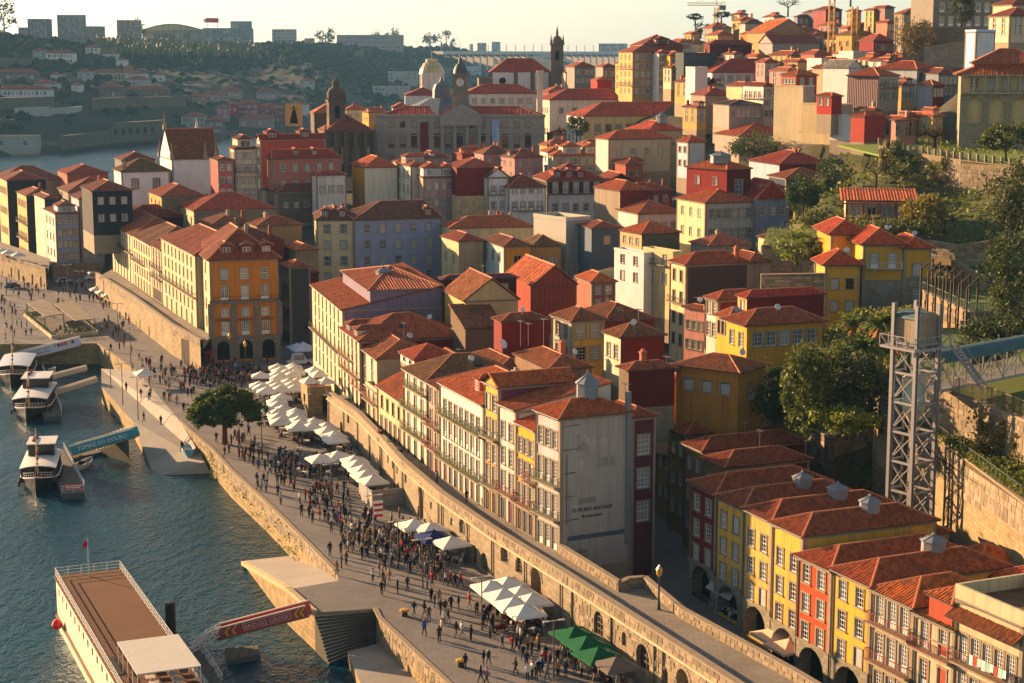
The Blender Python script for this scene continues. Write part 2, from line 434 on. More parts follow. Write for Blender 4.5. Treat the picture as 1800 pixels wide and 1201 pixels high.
def hip_roof(mb,x0,x1,y0,y1,z,axis='x',pitch=.45,h0=1.0,h1=1.0,c=.36,ridge=True,flatmat=None,rise=.11):
    """hipped (h=1) or gabled (h=0) roof over a rectangle; axis = direction of the ridge. Returns ridge height."""
    if axis=='x':p0,p1,q0,q1=x0,x1,y0,y1;T=lambda p,q,zz:(p,q,zz)
    else:p0,p1,q0,q1=y0,y1,x0,x1;T=lambda p,q,zz:(x1-(q-x0),p,zz)
    hw=(q1-q0)/2;hw=min(hw,1e9);L=p1-p0
    i0,i1=h0*hw,h1*hw
    if i0+i1>L:k=L/(i0+i1);i0*=k;i1*=k
    ht=hw*pitch;S=math.hypot(hw,ht);qm=(q0+q1)/2
    pr=lambda u:S*min(1,(u/i0)if i0>1e-6 else 1,((L-u)/i1)if i1>1e-6 else 1)
    def dirv(a,b):return(Vector(b)-Vector(a)).normalized()
    pm=(p0+i0+p1-i1)/2
    slope(mb,T(p0,q0,z),T(p1,q0,z),dirv(T(pm,q0,z),T(pm,qm,z+ht)),pr,c,rise)
    slope(mb,T(p1,q1,z),T(p0,q1,z),dirv(T(pm,q1,z),T(pm,qm,z+ht)),lambda u:pr(L-u),c,rise)
    for pe,ins,a,b in((p0,i0,q1,q0),(p1,-i1,q0,q1)):
        if abs(ins)>1e-6:
            S2=math.hypot(ins,ht)
            slope(mb,T(pe,a,z),T(pe,b,z),dirv(T(pe,qm,z),T(pe+ins,qm,z+ht)),lambda u,S2=S2:S2*min(u/hw,(2*hw-u)/hw),c,rise)
    if ridge:
        r=.13 if c<.5 else .18;A,B=T(p0+i0,qm,z+ht+.03),T(p1-i1,qm,z+ht+.03)
        if p1-i1-p0-i0>.1:mb.tube([A,B],r,6,1)
        for pe,end in((p0,A),(p1,B)):
            if(pe==p0 and i0>1e-6)or(pe==p1 and i1>1e-6):
                for qq in(q0,q1):mb.tube([T(pe,qq,z+.05),end],r*.95,6,1)
    mb.face([(x0,y0,z-.06),(x0,y1,z-.06),(x1,y1,z-.06),(x1,y0,z-.06)],2)
    for a,b in(((x0,y0),(x1,y0)),((x1,y0),(x1,y1)),((x1,y1),(x0,y1)),((x0,y1),(x0,y0))):
        mb.face([(a[0],a[1],z-.06),(b[0],b[1],z-.06),(b[0],b[1],z+.03),(a[0],a[1],z+.03)],2)
    return ht
def shed_roof(mb,x0,x1,y0,y1,z,rise_h,low='x0',c=.36):
    T={'x0':((x0,y1),(x0,y0),(x1-x0,0)),'y0':((x0,y0),(x1,y0),(0,y1-y0)),'x1':((x1,y0),(x1,y1),(x0-x1,0)),'y1':((x1,y1),(x0,y1),(0,y0-y1))}[low]
    up=Vector((T[2][0],T[2][1],rise_h));S=up.length;up.normalize()
    slope(mb,(*T[0],z),(*T[1],z),up,lambda u:S,c)
    a,b=Vector((*T[0],z-.05)),Vector((*T[1],z-.05));mb.face([b,a,a+up*S,b+up*S],2)

# ------------------------------------------------------------------ the building maker
def lod_of(D):return 0 if D<235 else(1 if D<420 else 2)
VIS=[];lab_vis=lambda l:not l.startswith('low ')and 'wedged' not in l and 'squeezed' not in l and 'tucked' not in l
FOOT=[];SASHES=[paint('#3a4a3a',.5),paint('#5a2a20',.5),paint('#b5a890',.5),paint('#4a4a4c',.5)]
def building(label,C,D,lx=None,rx=None,by=None,yaw=20,a=None,b=None,name='house',cat='house',group='houses of the old town',
             wall='#cfc4ae',wallR=None,wallB=None,base=None,baseh=None,wl=None,wr=None,roof='hip',axis=None,pitch=.45,h0=1,h1=1,rc='#a5522f',moss=.3,ov=.35,
             surr=GRAN,sash=WHITE,gl=None,gr=None,ball=(),balr=(),bmat=None,chim=0,dorm=(),parapet=0,band=True,stain=.65,plants=False,rise=1.5,low='x0',balcols=None,
             col=None,zb=None,edge=True,tube_c=None,holes=()):
    """a house standing on its nearest corner C: the eave corner at pixel C and distance D. Wall 'left' runs back from the corner to image column lx, wall 'right' to column rx; by = row of its foot."""
    top=Q(C[0],C[1],D);lod=lod_of(D)
    a=a if a is not None else wall_len(top,yaw,rx);b=b if b is not None else wall_len(top,yaw+90,lx)
    a=max(2.0,min(a,90));b=max(2.0,min(b,60))
    if D>300 and lx is not None and 'keepb' not in label:b=min(b,17 if group!='row of houses behind the second river wall' else 40)
    if by is not None and rx is not None and lab_vis(label):VIS.append((min(C[0],lx if lx is not None else C[0]),rx,C[1],by,D))
    if axis is None:axis='y' if(roof=='hip' and b>a*1.15)else 'x'
    if zb is None:zb=Q(C[0],by,D)[2]
    z0=zb-2.0;Ht=top[2]-z0
    t=thing(name,label,cat,(top[0],top[1],z0),math.radians(yaw),group)
    ca,sa=math.cos(math.radians(yaw)),math.sin(math.radians(yaw));FOOT.append((top[0],top[1],ca,sa,a,b,label,zb,D))
    if sash is WHITE and D>200 and R.random()<.22:sash=R.choice(SASHES)
    for(p,q)in((0,0),(a,0),(0,b),(a,b)):REC.append((top[0]+p*ca-q*sa,top[1]+p*sa+q*ca,zb))
    mk=lambda w:w if not isinstance(w,str)else plaster(w,stain)
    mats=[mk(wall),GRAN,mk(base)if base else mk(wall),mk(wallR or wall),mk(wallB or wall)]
    w=MB();ztop=Ht
    def facade(spec,L,side,mi,ground):
        rects=[];put_list=[]
        if spec:
            rows=spec if isinstance(spec,list)else None
            if rows is None:
                n,m,ww,wh=spec[:4];kind=spec[4]if len(spec)>4 else 'sash';bot=(spec[5]if len(spec)>5 else 0)+2.0;fh=(Ht-.35-bot)/m
                rows=[(n,ww,wh,kind,bot+fh*(j+.52)-wh/2)for j in range(m)]
            if ground:
                n,ww,wh,kind=ground[:4];rows=rows+[(n,ww,wh,kind,2.05)]
            for ri,(n,ww,wh,kind,tz)in enumerate(rows):
                m0=.06*L if n>1 else 0;ww=min(ww,(L-2*m0)/n*.72);wh=min(wh,Ht-tz-.4)
                if wh<.4 or ww<.3:continue
                for i in range(n):
                    s=m0+(L-2*m0)*(i+.5)/n;rects.append((s-ww/2,s+ww/2,tz,tz+wh));put_list.append((s,tz,ww,wh,kind))
        bh=baseh+2.0 if baseh else None
        hol=[]
        for hs,u0,u1,t0,t1 in holes:
            if hs==side:hol.append((u0*L,u1*L,t0+2,t1+2))
        rects=rects+hol
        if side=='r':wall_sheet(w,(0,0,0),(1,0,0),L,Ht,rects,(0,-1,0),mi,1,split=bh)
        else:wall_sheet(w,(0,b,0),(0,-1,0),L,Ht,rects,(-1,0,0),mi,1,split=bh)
        for s,tz,ww,wh,kind in put_list:
            loc,rz=((s,0,tz),0)if side=='r' else((0,b-s,tz),-math.pi/2)
            kk=kind;sm=sash
            if kind=='door':sm=R.choice(DOORS)
            if kind in('sash','small')and D<420 and R.random()<.09:kk='shutter';sm=SHUT
            if kind=='shutter':sm=SHUT
            add_window(t,loc,rz,ww,wh,kk,lod,surr,sm)
        return rows if spec else[]
    rl=facade(wl,b,'l',0,gl);rr=facade(wr,a,'r',3,gr)
    w.face([(a,b,0),(0,b,0),(0,b,Ht),(a,b,Ht)],4);w.face([(a,0,0),(a,b,0),(a,b,Ht),(a,0,Ht)],4)
    for p,q in(((0,0),(a,0)),((a,0),(a,b)),((a,b),(0,b)),((0,b),(0,0))):w.face([(*p,-4.5),(*q,-4.5),(*q,0),(*p,0)],1)
    rm=MB();c=tube_c or(.36 if D<300 else(.55 if D<480 else .9))
    rt=rc if not isinstance(rc,str)else tile(rc,moss)
    soff=GUT
    if roof in('hip','gable'):
        if roof=='gable':h0=h1=0
        oo=ov;hr=hip_roof(rm,-oo,a+oo,-oo,b+oo,Ht,axis,pitch,h0,h1,c)
        g=((b+2*oo)/2 if axis=='x' else(a+2*oo)/2)
        if axis=='x':
            gh=hr-oo*pitch
            if h0==0:w.face([(0,b,Ht),(0,0,Ht),(0,b/2,Ht+gh)],0)
            if h1==0:w.face([(a,0,Ht),(a,b,Ht),(a,b/2,Ht+gh)],4)
        else:
            gh=hr-oo*pitch
            if h0==0:w.face([(0,0,Ht),(a,0,Ht),(a/2,0,Ht+gh)],3,[(0,Ht),(a,Ht),(a/2,Ht+gh)])
            if h1==0:w.face([(a,b,Ht),(0,b,Ht),(a/2,b,Ht+gh)],4)
        ztop=Ht+hr
    elif roof=='shed':
        shed_roof(rm,-ov,a+ov,-ov,b+ov,Ht,rise,low,c);ztop=Ht+rise
        if low=='x0':
            w.face([(0,0,Ht),(a,0,Ht),(a,0,Ht+rise)],3,[(0,Ht),(a,Ht),(a,Ht+rise)]);w.face([(a,0,Ht),(a,b,Ht),(a,b,Ht+rise),(a,0,Ht+rise)],4);w.face([(a,b,Ht),(0,b,Ht),(a,b,Ht+rise)],4)
        elif low=='y0':
            w.face([(0,b,Ht),(0,0,Ht),(0,b,Ht+rise)],0);w.face([(a,0,Ht),(a,b,Ht),(a,b,Ht+rise)],4);w.face([(a,b,Ht),(0,b,Ht),(0,b,Ht+rise),(a,b,Ht+rise)],4)
    else:
        rm.face([(0,0,Ht-.02),(a,0,Ht-.02),(a,b,Ht-.02),(0,b,Ht-.02)],0)
        pz=parapet or .4
        for q in((-.08,-.08,a+.08,.2),(-.08,b-.2,a+.08,b+.08),(-.08,.2,.2,b-.2),(a-.2,.2,a+.08,b-.2)):rm.box(q[0],q[1],Ht-.1,q[2],q[3],Ht+pz,3)
        ztop=Ht+pz
    wo=w.build('wall',mats,t)
    ro=rm.build('roof',[rt,RIDGE,soff,mats[0]],t)
    # trims: corner quoins, cornice under the eave, floor bands
    if band and D<480:
        tr=MB();e=.05
        tr.box(-.12,-.12,Ht-.35,a,-.002,Ht-.08);tr.box(-.12,-.002,Ht-.35,-.002,b,Ht-.08)
        if edge:
            tr.box(-e,-e,0,.38,-.002,Ht-.35);tr.box(-e,.0,0,-.002,.38,Ht-.35);tr.box(-e,b-.34,0,-.002,b,Ht-.35);tr.box(a-.3,-e,0,a,-.002,Ht-.35)
        tr.build('stone_trim',[GRAN],t)
        if D<330:
            gt=MB();gt.tube([(-ov-.06,b,Ht-.02),(-ov-.06,-ov,Ht-.04)],.07,5);gt.tube([(-.12,b*.5,Ht-.1),(-.12,b-.2,Ht-.4),(-.12,b-.2,2)],.05,5);gt.build('gutter',[GUT],t)
    for(r0,x0,x1)in ball:
        tz=rl[r0][4]if isinstance(r0,int)else r0+2
        add_balcony(t,(0,b,0),-math.pi/2,x0*b,x1*b,tz-.05,mat=bmat,step=.2 if lod==0 else .4,plants=plants)
    for(r0,x0,x1)in balr:
        tz=rr[r0][4]if isinstance(r0,int)else r0+2
        add_balcony(t,(0,0,0),0,x0*a,x1*a,tz-.05,mat=bmat,step=.2 if lod==0 else .4,plants=plants)
    for k in range(chim):
        cm=MB();x,y=a*R.uniform(.3,.85),b*R.choice((.12,.3,.6,.85));hh=R.uniform(.9,1.6)+Ht+(ztop-Ht)*.55
        cm.box(x-.35,y-.3,Ht,x+.35,y+.3,hh);cm.box(x-.45,y-.4,hh,x+.45,y+.4,hh+.14)
        cm.box(x-.22,y-.2,hh+.14,x+.22,y+.2,hh+.45);cm.build('chimney',[mk(R.choice(('#b9694a','#a89a84','#8e5139')))],ro)
    for dm in dorm:                                                # dormers: (side, position 0..1, inset m, width, height, colour)
        side,u,ins,dw,dh,dc=dm
        d=MB();p=pitch
        dl=dh/p+1.2
        d.box(-dw/2,ins,0,dw/2,ins+dl,dh,0);L2=dl+.4
        dr=MB();hip_roof(dr,-dw/2-.25,dw/2+.25,ins-.3,ins+L2,dh,'y',.42,.9,0,.3 if D<300 else .6)
        zz=Ht+ins*p+.0
        loc,rz=((u*a,0,zz),0)if side=='r' else((0,b*(1-u),zz),-math.pi/2)
        do=put('dormer',d.mesh('dormer',[mk(dc)]),t,loc,rz)
        put('dormer_roof',dr.mesh('dormer_roof',[rt,RIDGE,soff]),do)
        me=win_meshes(dw*.62,dh*.7,'small',1,None,sash)[0];put('window',me,do,(0,ins-.13,dh*.12))
    if D<340 and roof=='hip' and group!='row of houses by the lift':
        if R.random()<.45:antenna(t,a*R.uniform(.35,.8),b*R.uniform(.3,.7),ztop-.5,R.uniform(1.6,2.8))
        if R.random()<.25:dish(t,a*R.uniform(.3,.8),b*R.uniform(.2,.5),Ht+(ztop-Ht)*.5,R.uniform(-1,1),.42)
        if R.random()<.35:k=MB();x,y=a*R.uniform(.3,.7),b*.2;z=Ht+(ztop-Ht)*.42;k.hexa([(x,y,z),(x+.9,y,z),(x+.9,y+.9,z+.9*pitch),(x,y+.9,z+.9*pitch),(x,y,z+.3),(x+.9,y,z+.3),(x+.9,y+.9,z+.3+.9*pitch),(x,y+.9,z+.3+.9*pitch)]);put('roof_light',k.mesh('roof_light',[GLASS]),ro)
    t['_dims']=(a,b,Ht,ztop);return t
DOORS=[paint(c,.6)for c in('#3c1512','#1f2b22','#4a2b1a','#5f1a17','#2c3a44','#3f4a2a')]
SHUT=paint('#a9a7a0',.6)
def lead_cupola(t,x,y,z,r=1.1,h=1.6,glassy=True,name='skylight_lantern',par=None):
    b=MB();n=8
    b.lathe([(r*1.02,-.5),(r,h*.55),(r*1.15,h*.56),(r*1.15,h*.6),(r*.14,h*.95),(.001,h*.97)],(0,0,0),n)
    for k in range(n):
        a0=2*math.pi*k/n;b.beam((r*1.1*math.cos(a0),r*1.1*math.sin(a0),h*.61),(r*.14*math.cos(a0),r*.14*math.sin(a0),h*.96),.07)
    b.lathe([(.12,h*.93),(.2,h*1.02),(.05,h*1.15),(.001,h*1.16)],n=6)
    return put(name,b.mesh(name,[ZINC]),t,(x,y,z+.45))
def dish(t,x,y,z,rz=0,r=.5):
    b=MB();prof=[(.001,0),(r*.5,.05),(r*.85,.13),(r,.2)]
    b.lathe(prof,n=12);b.lathe([(r,.2),(r*.97,.23),(r*.5,.08),(.001,.03)],n=12)
    bm=b.mesh('satellite_dish',[paint('#c9c9c6',.5)])
    o=put('satellite_dish',bm,t,(x,y,z+1.0));o.rotation_euler=(math.radians(65),0,rz)
    m=MB();m.tube([(x,y,z-.5),(x,y,z+.95)],.04,5);m.build('mast',[STEEL],t);return o
def antenna(t,x,y,z,h=2.4):
    m=MB();m.tube([(x,y,z-.6),(x,y,z+h)],.035,5)
    for k in range(6):m.beam((x-.5+.05*k,y-.6+k*.24,z+h-.1),(x+.5-.05*k,y-.6+k*.24,z+h-.1),.03)
    m.beam((x,y-.7,z+h-.1),(x,y+.7,z+h-.1),.035);m.build('antenna',[STEEL],t)
# ------------------------------------------------------------------ water, quay, walls along the river
QZ=4.2;WZ=8.9;PT=9.9
def water_mat():
    b=NB('river_water',.1,.13);tc=b.n('TexCoord');v=tc.outputs['Object']
    b.color(b.mix(b.noise(v,.02,3),(.002,.034,.048),(.004,.044,.056)));b.b.inputs['IOR'].default_value=1.33
    h=b.math('ADD',b.math('MULTIPLY',b.noise(b.vmul(v,(1.0,.45,1)),.75,4,.62),1.0),b.math('MULTIPLY',b.noise(b.vmul(v,(1,.5,1)),2.3,3,.6),.4))
    h=b.math('MULTIPLY',h,b.math('ADD',.45,b.noise(v,.03,2)))
    b.bump(h,.9,.55);return b.mat
m=MB();m.face([(-2300,-40,0),(600,-40,0),(600,4200,0),(-2300,4200,0)]);tag(m.build('river',[water_mat()]),kind='structure')
def slab(name,pts,mats,zb=-3,kind='structure'):
    m=MB();pts=[Vector(p)for p in pts];m.face(pts,0,[(p.x,p.y)for p in pts]);n=len(pts)
    for i in range(n):
        a,b=pts[i],pts[(i+1)%n];L=(a.xy-b.xy).length
        m.face([a,(a.x,a.y,zb),(b.x,b.y,zb),b],1,[(0,a.z),(0,zb),(L,zb),(L,b.z)])
    o=m.build(name,mats);o.data.validate()
    if kind:tag(o,kind=kind)
    return o
PAVE=ground_mat('#7a736c',slab=.9,name='quay_paving');CONC=ground_mat('#9a9183',name='concrete');COBB=ground_mat('#6d665c',slab=.4,name='cobbles')
QWALL=stone('#a08a60',moss=.55,scale=.7)
EDGE=[(860,1266),(790,1201),(668,1086),(660,1070),(553,1077),(507,1036),(595,1021),(590,1003),(530,942),(467,880),(407,826),(375,790),(343,763),(314,737),(240,652),(186,613),(172,604),(-260,608)]
qp=[P(x,y,QZ)for x,y in EDGE]
slab('quay_pavement',qp+[Vector((-240,470,QZ)),Vector((-150,520,QZ)),Vector((100,520,QZ)),Vector((100,90,QZ)),Vector((5,90,QZ))],[PAVE,QWALL])
# pale kerb of the quay edge and its granite blocks
def blocks(name,A,B,zt,h,d0,lo,hi,parent,mat,cap,seed,ops=(),inward=None,proud=.05,course=.45):
    """granite blocks laid in courses over a wall face from A to B, top zt, height h; at most cap objects"""
    rr=random.Random(seed);A,B=Vector(A),Vector(B);d=(B-A);d.z=0;L=d.length;d.normalize();ang=math.atan2(d.y,d.x)
    nc=int(h/course);made=0
    for r in range(nc):
        s=rr.uniform(-.6,0)
        while s<L:
            ln=rr.uniform(lo,hi);s0,s1=max(0,s),min(L,s+ln);s+=ln
            if s1-s0<.25:continue
            z0=zt-(r+1)*course;z1=z0+course-.035
            if any(o[0]-o[1]/2-.12<s1 and o[0]+o[1]/2+.12>s0 and o[2]-.1<z1 and o[3]+.15>z0 for o in ops):continue
            if made>=cap:return made
            p=A+d*((s0+s1)/2);o=put('stone',UNIT(mat),parent,(p.x,p.y,(z0+z1)/2),ang)
            o.scale=(s1-s0-.035,.05+rr.uniform(0,proud*.8),z1-z0);made+=1
    return made
_U={}
def UNIT(mat):
    if mat.name not in _U:
        b=MB();e=.5;k=.44
        a=[(-k,-e,-k),(k,-e,-k),(k,e,-e),(-k,e,-e),(-k,-e,k),(k,-e,k),(k,e,e),(-k,e,e)]
        a=[(-e,0,-e),(e,0,-e),(e,e,-e),(-e,e,-e),(-e,0,e),(e,0,e),(e,e,e),(-e,e,e)]
        b.hexa(a);i=len(b.v)
        f=[(-k,-e,-k),(k,-e,-k),(k,-e,k),(-k,-e,k)];g=[(-e,0,-e),(e,0,-e),(e,0,e),(-e,0,e)]
        b.face(f)
        for j in range(4):b.face([g[j],g[(j+1)%4],f[(j+1)%4],f[j]])
        _U[mat.name]=b.mesh('stone',[mat])
    return _U[mat.name]
@cached
def blockmat(hexc='#94836a'):
    c=lin(hexc);b=NB('granite_block',.9,.2);oi=b.n('ObjectInfo');v=b.ocoord()
    col=b.mix(oi.outputs['Random'],sc(c,.62),sc(c,1.2));col=b.mix(b.math('MULTIPLY',b.ramp(b.noise(v,2,6,.7),.45,.75),.5),col,sc(c,.4))
    b.color(col);b.bump(b.noise(v,5,5,.7),.6,.06);return b.mat
qw=thing('quay_wall','long weathered granite river wall with tufts of weeds below the crowded promenade','river wall')
kb=MB()
for i in range(len(qp)-1):
    if i in(3,4,5,6,13):continue
    a,b=qp[i],qp[i+1];n=Vector((-(b-a).y,(b-a).x,0)).normalized()
    if n.x>0:n=-n
    kb.beam(a+n*.02+Vector((0,0,.02)),b+n*.02+Vector((0,0,.02)),.5,.16)
kb.build('kerb',[GRAN],qw)
for i,cap in((1,60),(7,40),(8,60),(9,50),(10,40),(11,20),(12,12),(14,12)):
    a,b=qp[i],qp[i+1]
    if i==14:continue
    blocks('stone',b,a,QZ-.1,4.2,0,.7,1.7,qw,blockmat(),cap,40+i,course=.62,proud=.09)
wd=MB()
for i in(1,8,9,10,11):
    a,b=qp[i],qp[i+1]
    for k in range(14):
        t=R.random();c=a.lerp(b,t);z=R.uniform(.6,3.4)
        n=Vector((-(b-a).y,(b-a).x,0)).normalized();n=-n if n.x>0 else n
        for j in range(12):leafquad(wd,(c.x+n.x*.2+R.gauss(0,.3),c.y+R.gauss(0,.3),z+R.gauss(0,.35)),.35)
tag(wd.build('weeds',[leaf('#55602a')],qw),kind='stuff')
# slipways and steps
slab('slipway',[P(240,652,QZ-.004),P(314,737,QZ-.004),P(360,812,1.6),P(372,836,-.3),P(272,840,-.3),P(231,738,2.4),P(178,680,3.0),P(178,648,3.2)],[CONC,QWALL])
slab('slipway',[P(595,1021,QZ-.004),P(507,1036,QZ-.004),P(428,990,.15),P(425,984,-.2),P(535,972,-.2)],[CONC,QWALL])
kw=MB()                                                          # pale coping along the slipway edges
for a,b,in((P(507,1036,QZ),P(428,990,.2)),(P(553,1077,QZ),P(507,1036,QZ))):kw.beam(a,b,.6,.5)
tag(kw.build('slipway_kerb',[stone('#b8a67c',joints=False)]),kind='structure')
def stairs(label,tl,tr,bl,br,n,mat,group=None,cat='stairs',zb=-1.0):
    t=thing('stone_stairs',label,cat,(0,0,0),0,group);tl,tr,bl,br=map(Vector,(tl,tr,bl,br))
    for i in range(n):
        a,b=i/n,(i+1)/n;p=[tl.lerp(bl,a),tr.lerp(br,a),tr.lerp(br,b),tl.lerp(bl,b)];z=tl.z+(bl.z-tl.z)*b
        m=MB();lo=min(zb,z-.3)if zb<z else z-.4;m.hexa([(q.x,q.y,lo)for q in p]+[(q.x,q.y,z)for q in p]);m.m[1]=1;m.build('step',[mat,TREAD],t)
    return t
STEP=stone('#4f483c',joints=False);TREAD=stone('#b9ad95',joints=False)  # dark risers, pale treads: light and shade of the steps put into the colours
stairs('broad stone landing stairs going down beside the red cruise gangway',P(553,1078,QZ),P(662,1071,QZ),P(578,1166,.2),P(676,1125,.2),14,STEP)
slab('landing_platform',[P(610,1146,1.2),P(676,1128,1.2),P(742,1210,1.2),P(700,1240,1.2),P(640,1215,1.2)],[CONC,QWALL])
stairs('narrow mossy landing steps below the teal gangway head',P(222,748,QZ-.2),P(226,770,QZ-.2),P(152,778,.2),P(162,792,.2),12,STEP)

# the arcaded wall that carries the upper walkway
def polywall(pts,z0,z1):pass
MT=[(575,688),(627,724),(670,768),(705,808),(773,866),(860,926),(1000,1013),(1159,1115),(1292,1201)]
mp=[P(x,y,PT)for x,y in MT];dlast=(mp[-1]-mp[-2]).normalized();mp.append(mp[-1]+dlast*45)
ML=stone('#9c8b6e',moss=.4);MDARK=stone('#6b5a44',moss=.2)
mw=thing('arcaded_wall','old granite river wall with arched vaults and a parapet carrying the upper walkway','stone wall')
INV=lambda px,seg:None
def seg_s(px,A,B,z):
    """distance along A->B whose image column is px (at height z)"""
    lo,hi=-50.0,50.0+(B-A).length;d=(B-A).normalized()
    for _ in range(50):
        mid=(lo+hi)/2;q=A+d*mid
        if proj((q.x,q.y,z))[0]<px:lo=mid
        else:hi=mid
    return lo
# (image column, width, sill above quay, top, depth, filling)
OPS=[(600,1.5,.1,2.8,.4,'door'),(612,1.2,3.4,5,.3,'win'),(628,1.6,.1,3,.4,'door'),(650,1.3,.1,3,.4,'door'),(668,1.5,.1,3.2,.4,'door'),
       (682,.9,3.5,5.2,.3,'win'),(690,.9,3.5,5.2,.3,'win'),(698,.9,3.5,5.2,.3,'win'),(706,.9,3.5,5.2,.3,'win'),(713,.9,3.5,5.2,.3,'win'),(700,1.6,.1,2.4,.4,'door'),(716,1.5,.1,2.4,.4,'door'),
       (740,2.2,.05,5.0,1.5,'open'),(758,1.1,3.0,4.1,.25,'round'),(777,2.1,2.9,4.9,.3,'fan'),(794,1.1,3.0,4.1,.25,'round'),(813,2.2,2.9,5.0,.3,'fan'),(834,1.5,.1,2.6,.4,'door'),
       (855,2.2,2.9,5.2,.35,'fan'),(851,2.3,.1,2.5,.4,'door'),(887,2.2,3.0,5.2,.5,'fan'),(884,2.0,.1,2.4,.8,'open'),(912,1.8,2.9,4.9,.35,'win'),(942,2.6,.05,5.0,1.8,'open'),(993,2.5,.05,5.1,1.8,'open'),
       (1052,2.2,1.8,4.6,.3,'win'),(1097,1.0,2.6,4.2,.3,'win'),(1130,2.7,1.4,4.2,.5,'fan'),(1126,2.4,.1,1.3,.4,'open'),(1170,1.0,1.4,3.2,.3,'win'),(1200,2.4,.1,4.4,1.5,'open')]
MO=[]
for i in range(len(mp)-1):
    A,B=mp[i],mp[i+1];L=(B-A).length;d=(B-A).normalized();nrm=Vector((d.y,-d.x,0))
    if nrm.x>0:nrm=-nrm
    here=[]
    for o in OPS:
        o=(o[0],o[1],o[2]*.88,o[3]*.88,o[4],o[5]);zz=QZ+(o[2]+o[3])/2;s=seg_s(o[0],A,B,zz)
        if o[1]/2+.2<s<L-o[1]/2-.2:here.append((s,o[1],o[2]+QZ,o[3]+QZ,o[4],o[5]))
    low=[o for o in here if o[2]<QZ+1.5 and o[3]<QZ+2.4];high=[o for o in here if o not in low]
    m=MB()
    if low and high:
        zs=QZ+2.43 if not any(o[2]<QZ+2.4 and o[3]>QZ+2.46 for o in high)else None
    else:zs=None
    if zs:
        arch_wall(m,(A.x,A.y,0),d,L,QZ-.5,zs,[o[:5]for o in low],nrm,0,0,.4,1);arch_wall(m,(A.x,A.y,0),d,L,zs,PT,[o[:5]for o in high],nrm,0,0,.4,1)
    else:
        keep=[]
        for o in sorted(here,key=lambda q:-q[3]):
            if all(abs(o[0]-k[0])>(o[1]+k[1])/2+.1 for k in keep):keep.append(o)
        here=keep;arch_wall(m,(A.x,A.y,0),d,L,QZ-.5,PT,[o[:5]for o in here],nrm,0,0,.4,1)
    n2=-nrm;a2,b2=A+n2*.55,B+n2*.55
    m.face([a2,b2,(b2.x,b2.y,WZ-.3),(a2.x,a2.y,WZ-.3)][::-1],0);m.face([A,B,b2,a2],0)
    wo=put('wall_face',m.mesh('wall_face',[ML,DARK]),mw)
    ang=math.atan2(d.y,d.x)
    for o in here:
        p=A+d*o[0]-nrm*(o[4]-.06)
        if o[5]in('win','fan','round'):
            f=MB();w,hh=o[1],o[3]-o[2]
            for k in range(1,4):f.box(-w/2+w*k/4-.03,-.03,0,-w/2+w*k/4+.03,.03,hh*(.98 if k==2 else .86))
            for k in range(1,4):f.box(-w/2,-.03,hh*k/4-.03,w/2,.03,hh*k/4+.03)
            f.face([(-w/2,.035,0),(w/2,.035,0),(w/2,.035,hh*.8),(-w/2,.035,hh*.8)],1)
            put('window',f.mesh('window',[WHITE if o[5]=='round' else paint('#6b5a44',.6),GLASS]),mw,(p.x,p.y,o[2]),ang if nrm.dot(Vector((d.y,-d.x,0)))>0 else ang)
        elif o[5]=='door':
            f=MB();w,hh=o[1],o[3]-o[2]
            for k in(-1,1):f.box(k*w/4-w*.23,-.05,0,k*w/4+w*.23,.03,hh*.78)
            put('door',f.mesh('door',[R.choice(DOORS)]),mw,(p.x,p.y,o[2]),ang)
        # voussoir ring
        v=MB();w=o[1];zc=o[3]-w/2
        if o[5]in('open','fan'):
            for k in range(9):
                t0=math.pi*(k+.04)/9;t1=math.pi*(k+.96)/9;r0,r1=w/2+.02,w/2+.42
                qd=[(-math.cos(t)*r,math.sin(t)*r)for t,r in((t0,r0),(t1,r0),(t1,r1),(t0,r1))]
                hx=[tuple(d*x-nrm*y0+Vector((0,0,z)))for y0 in(.1,-.05)for x,z in qd]
                v.hexa(hx)
            c0=A+d*o[0];put('arch_ring',v.mesh('arch_ring',[blockmat()]),mw,(c0.x,c0.y,zc))
    # stringcourse, pipes, parapet stones
    t=MB();t.beam(A+nrm*.1-Vector((0,0,1.15)),B+nrm*.1-Vector((0,0,1.15)),.22,.2);put('string_course',t.mesh('string_course',[stone('#c7b48c',joints=False)]),mw)
    t=MB();t.beam(A+nrm*-.25+Vector((0,0,.06)),B-nrm*.25+Vector((0,0,.06)),.8,.16);put('coping',t.mesh('coping',[GRAN]),mw)
    for k in range(int(L/9)+1):
        q=A+d*min(L-.3,1.0+k*9.0)+nrm*.14;pm=MB();pm.tube([(q.x,q.y,QZ),(q.x,q.y,8.7)],.09,5);pm.build('downpipe',[paint('#5d564c',.5)],mw)
    MO.append((i,A+nrm*.02,B+nrm*.02,here))
cnt=0
for i,A,B,here in sorted(MO,key=lambda t:-t[0]):
    if cnt<290 and i not in(8,):cnt+=blocks('stone',A,B,PT-.12,1.1 if i<6 else 5.6,0,.6,1.4,mw,blockmat(),min(120,290-cnt),70+i,here,course=.52)
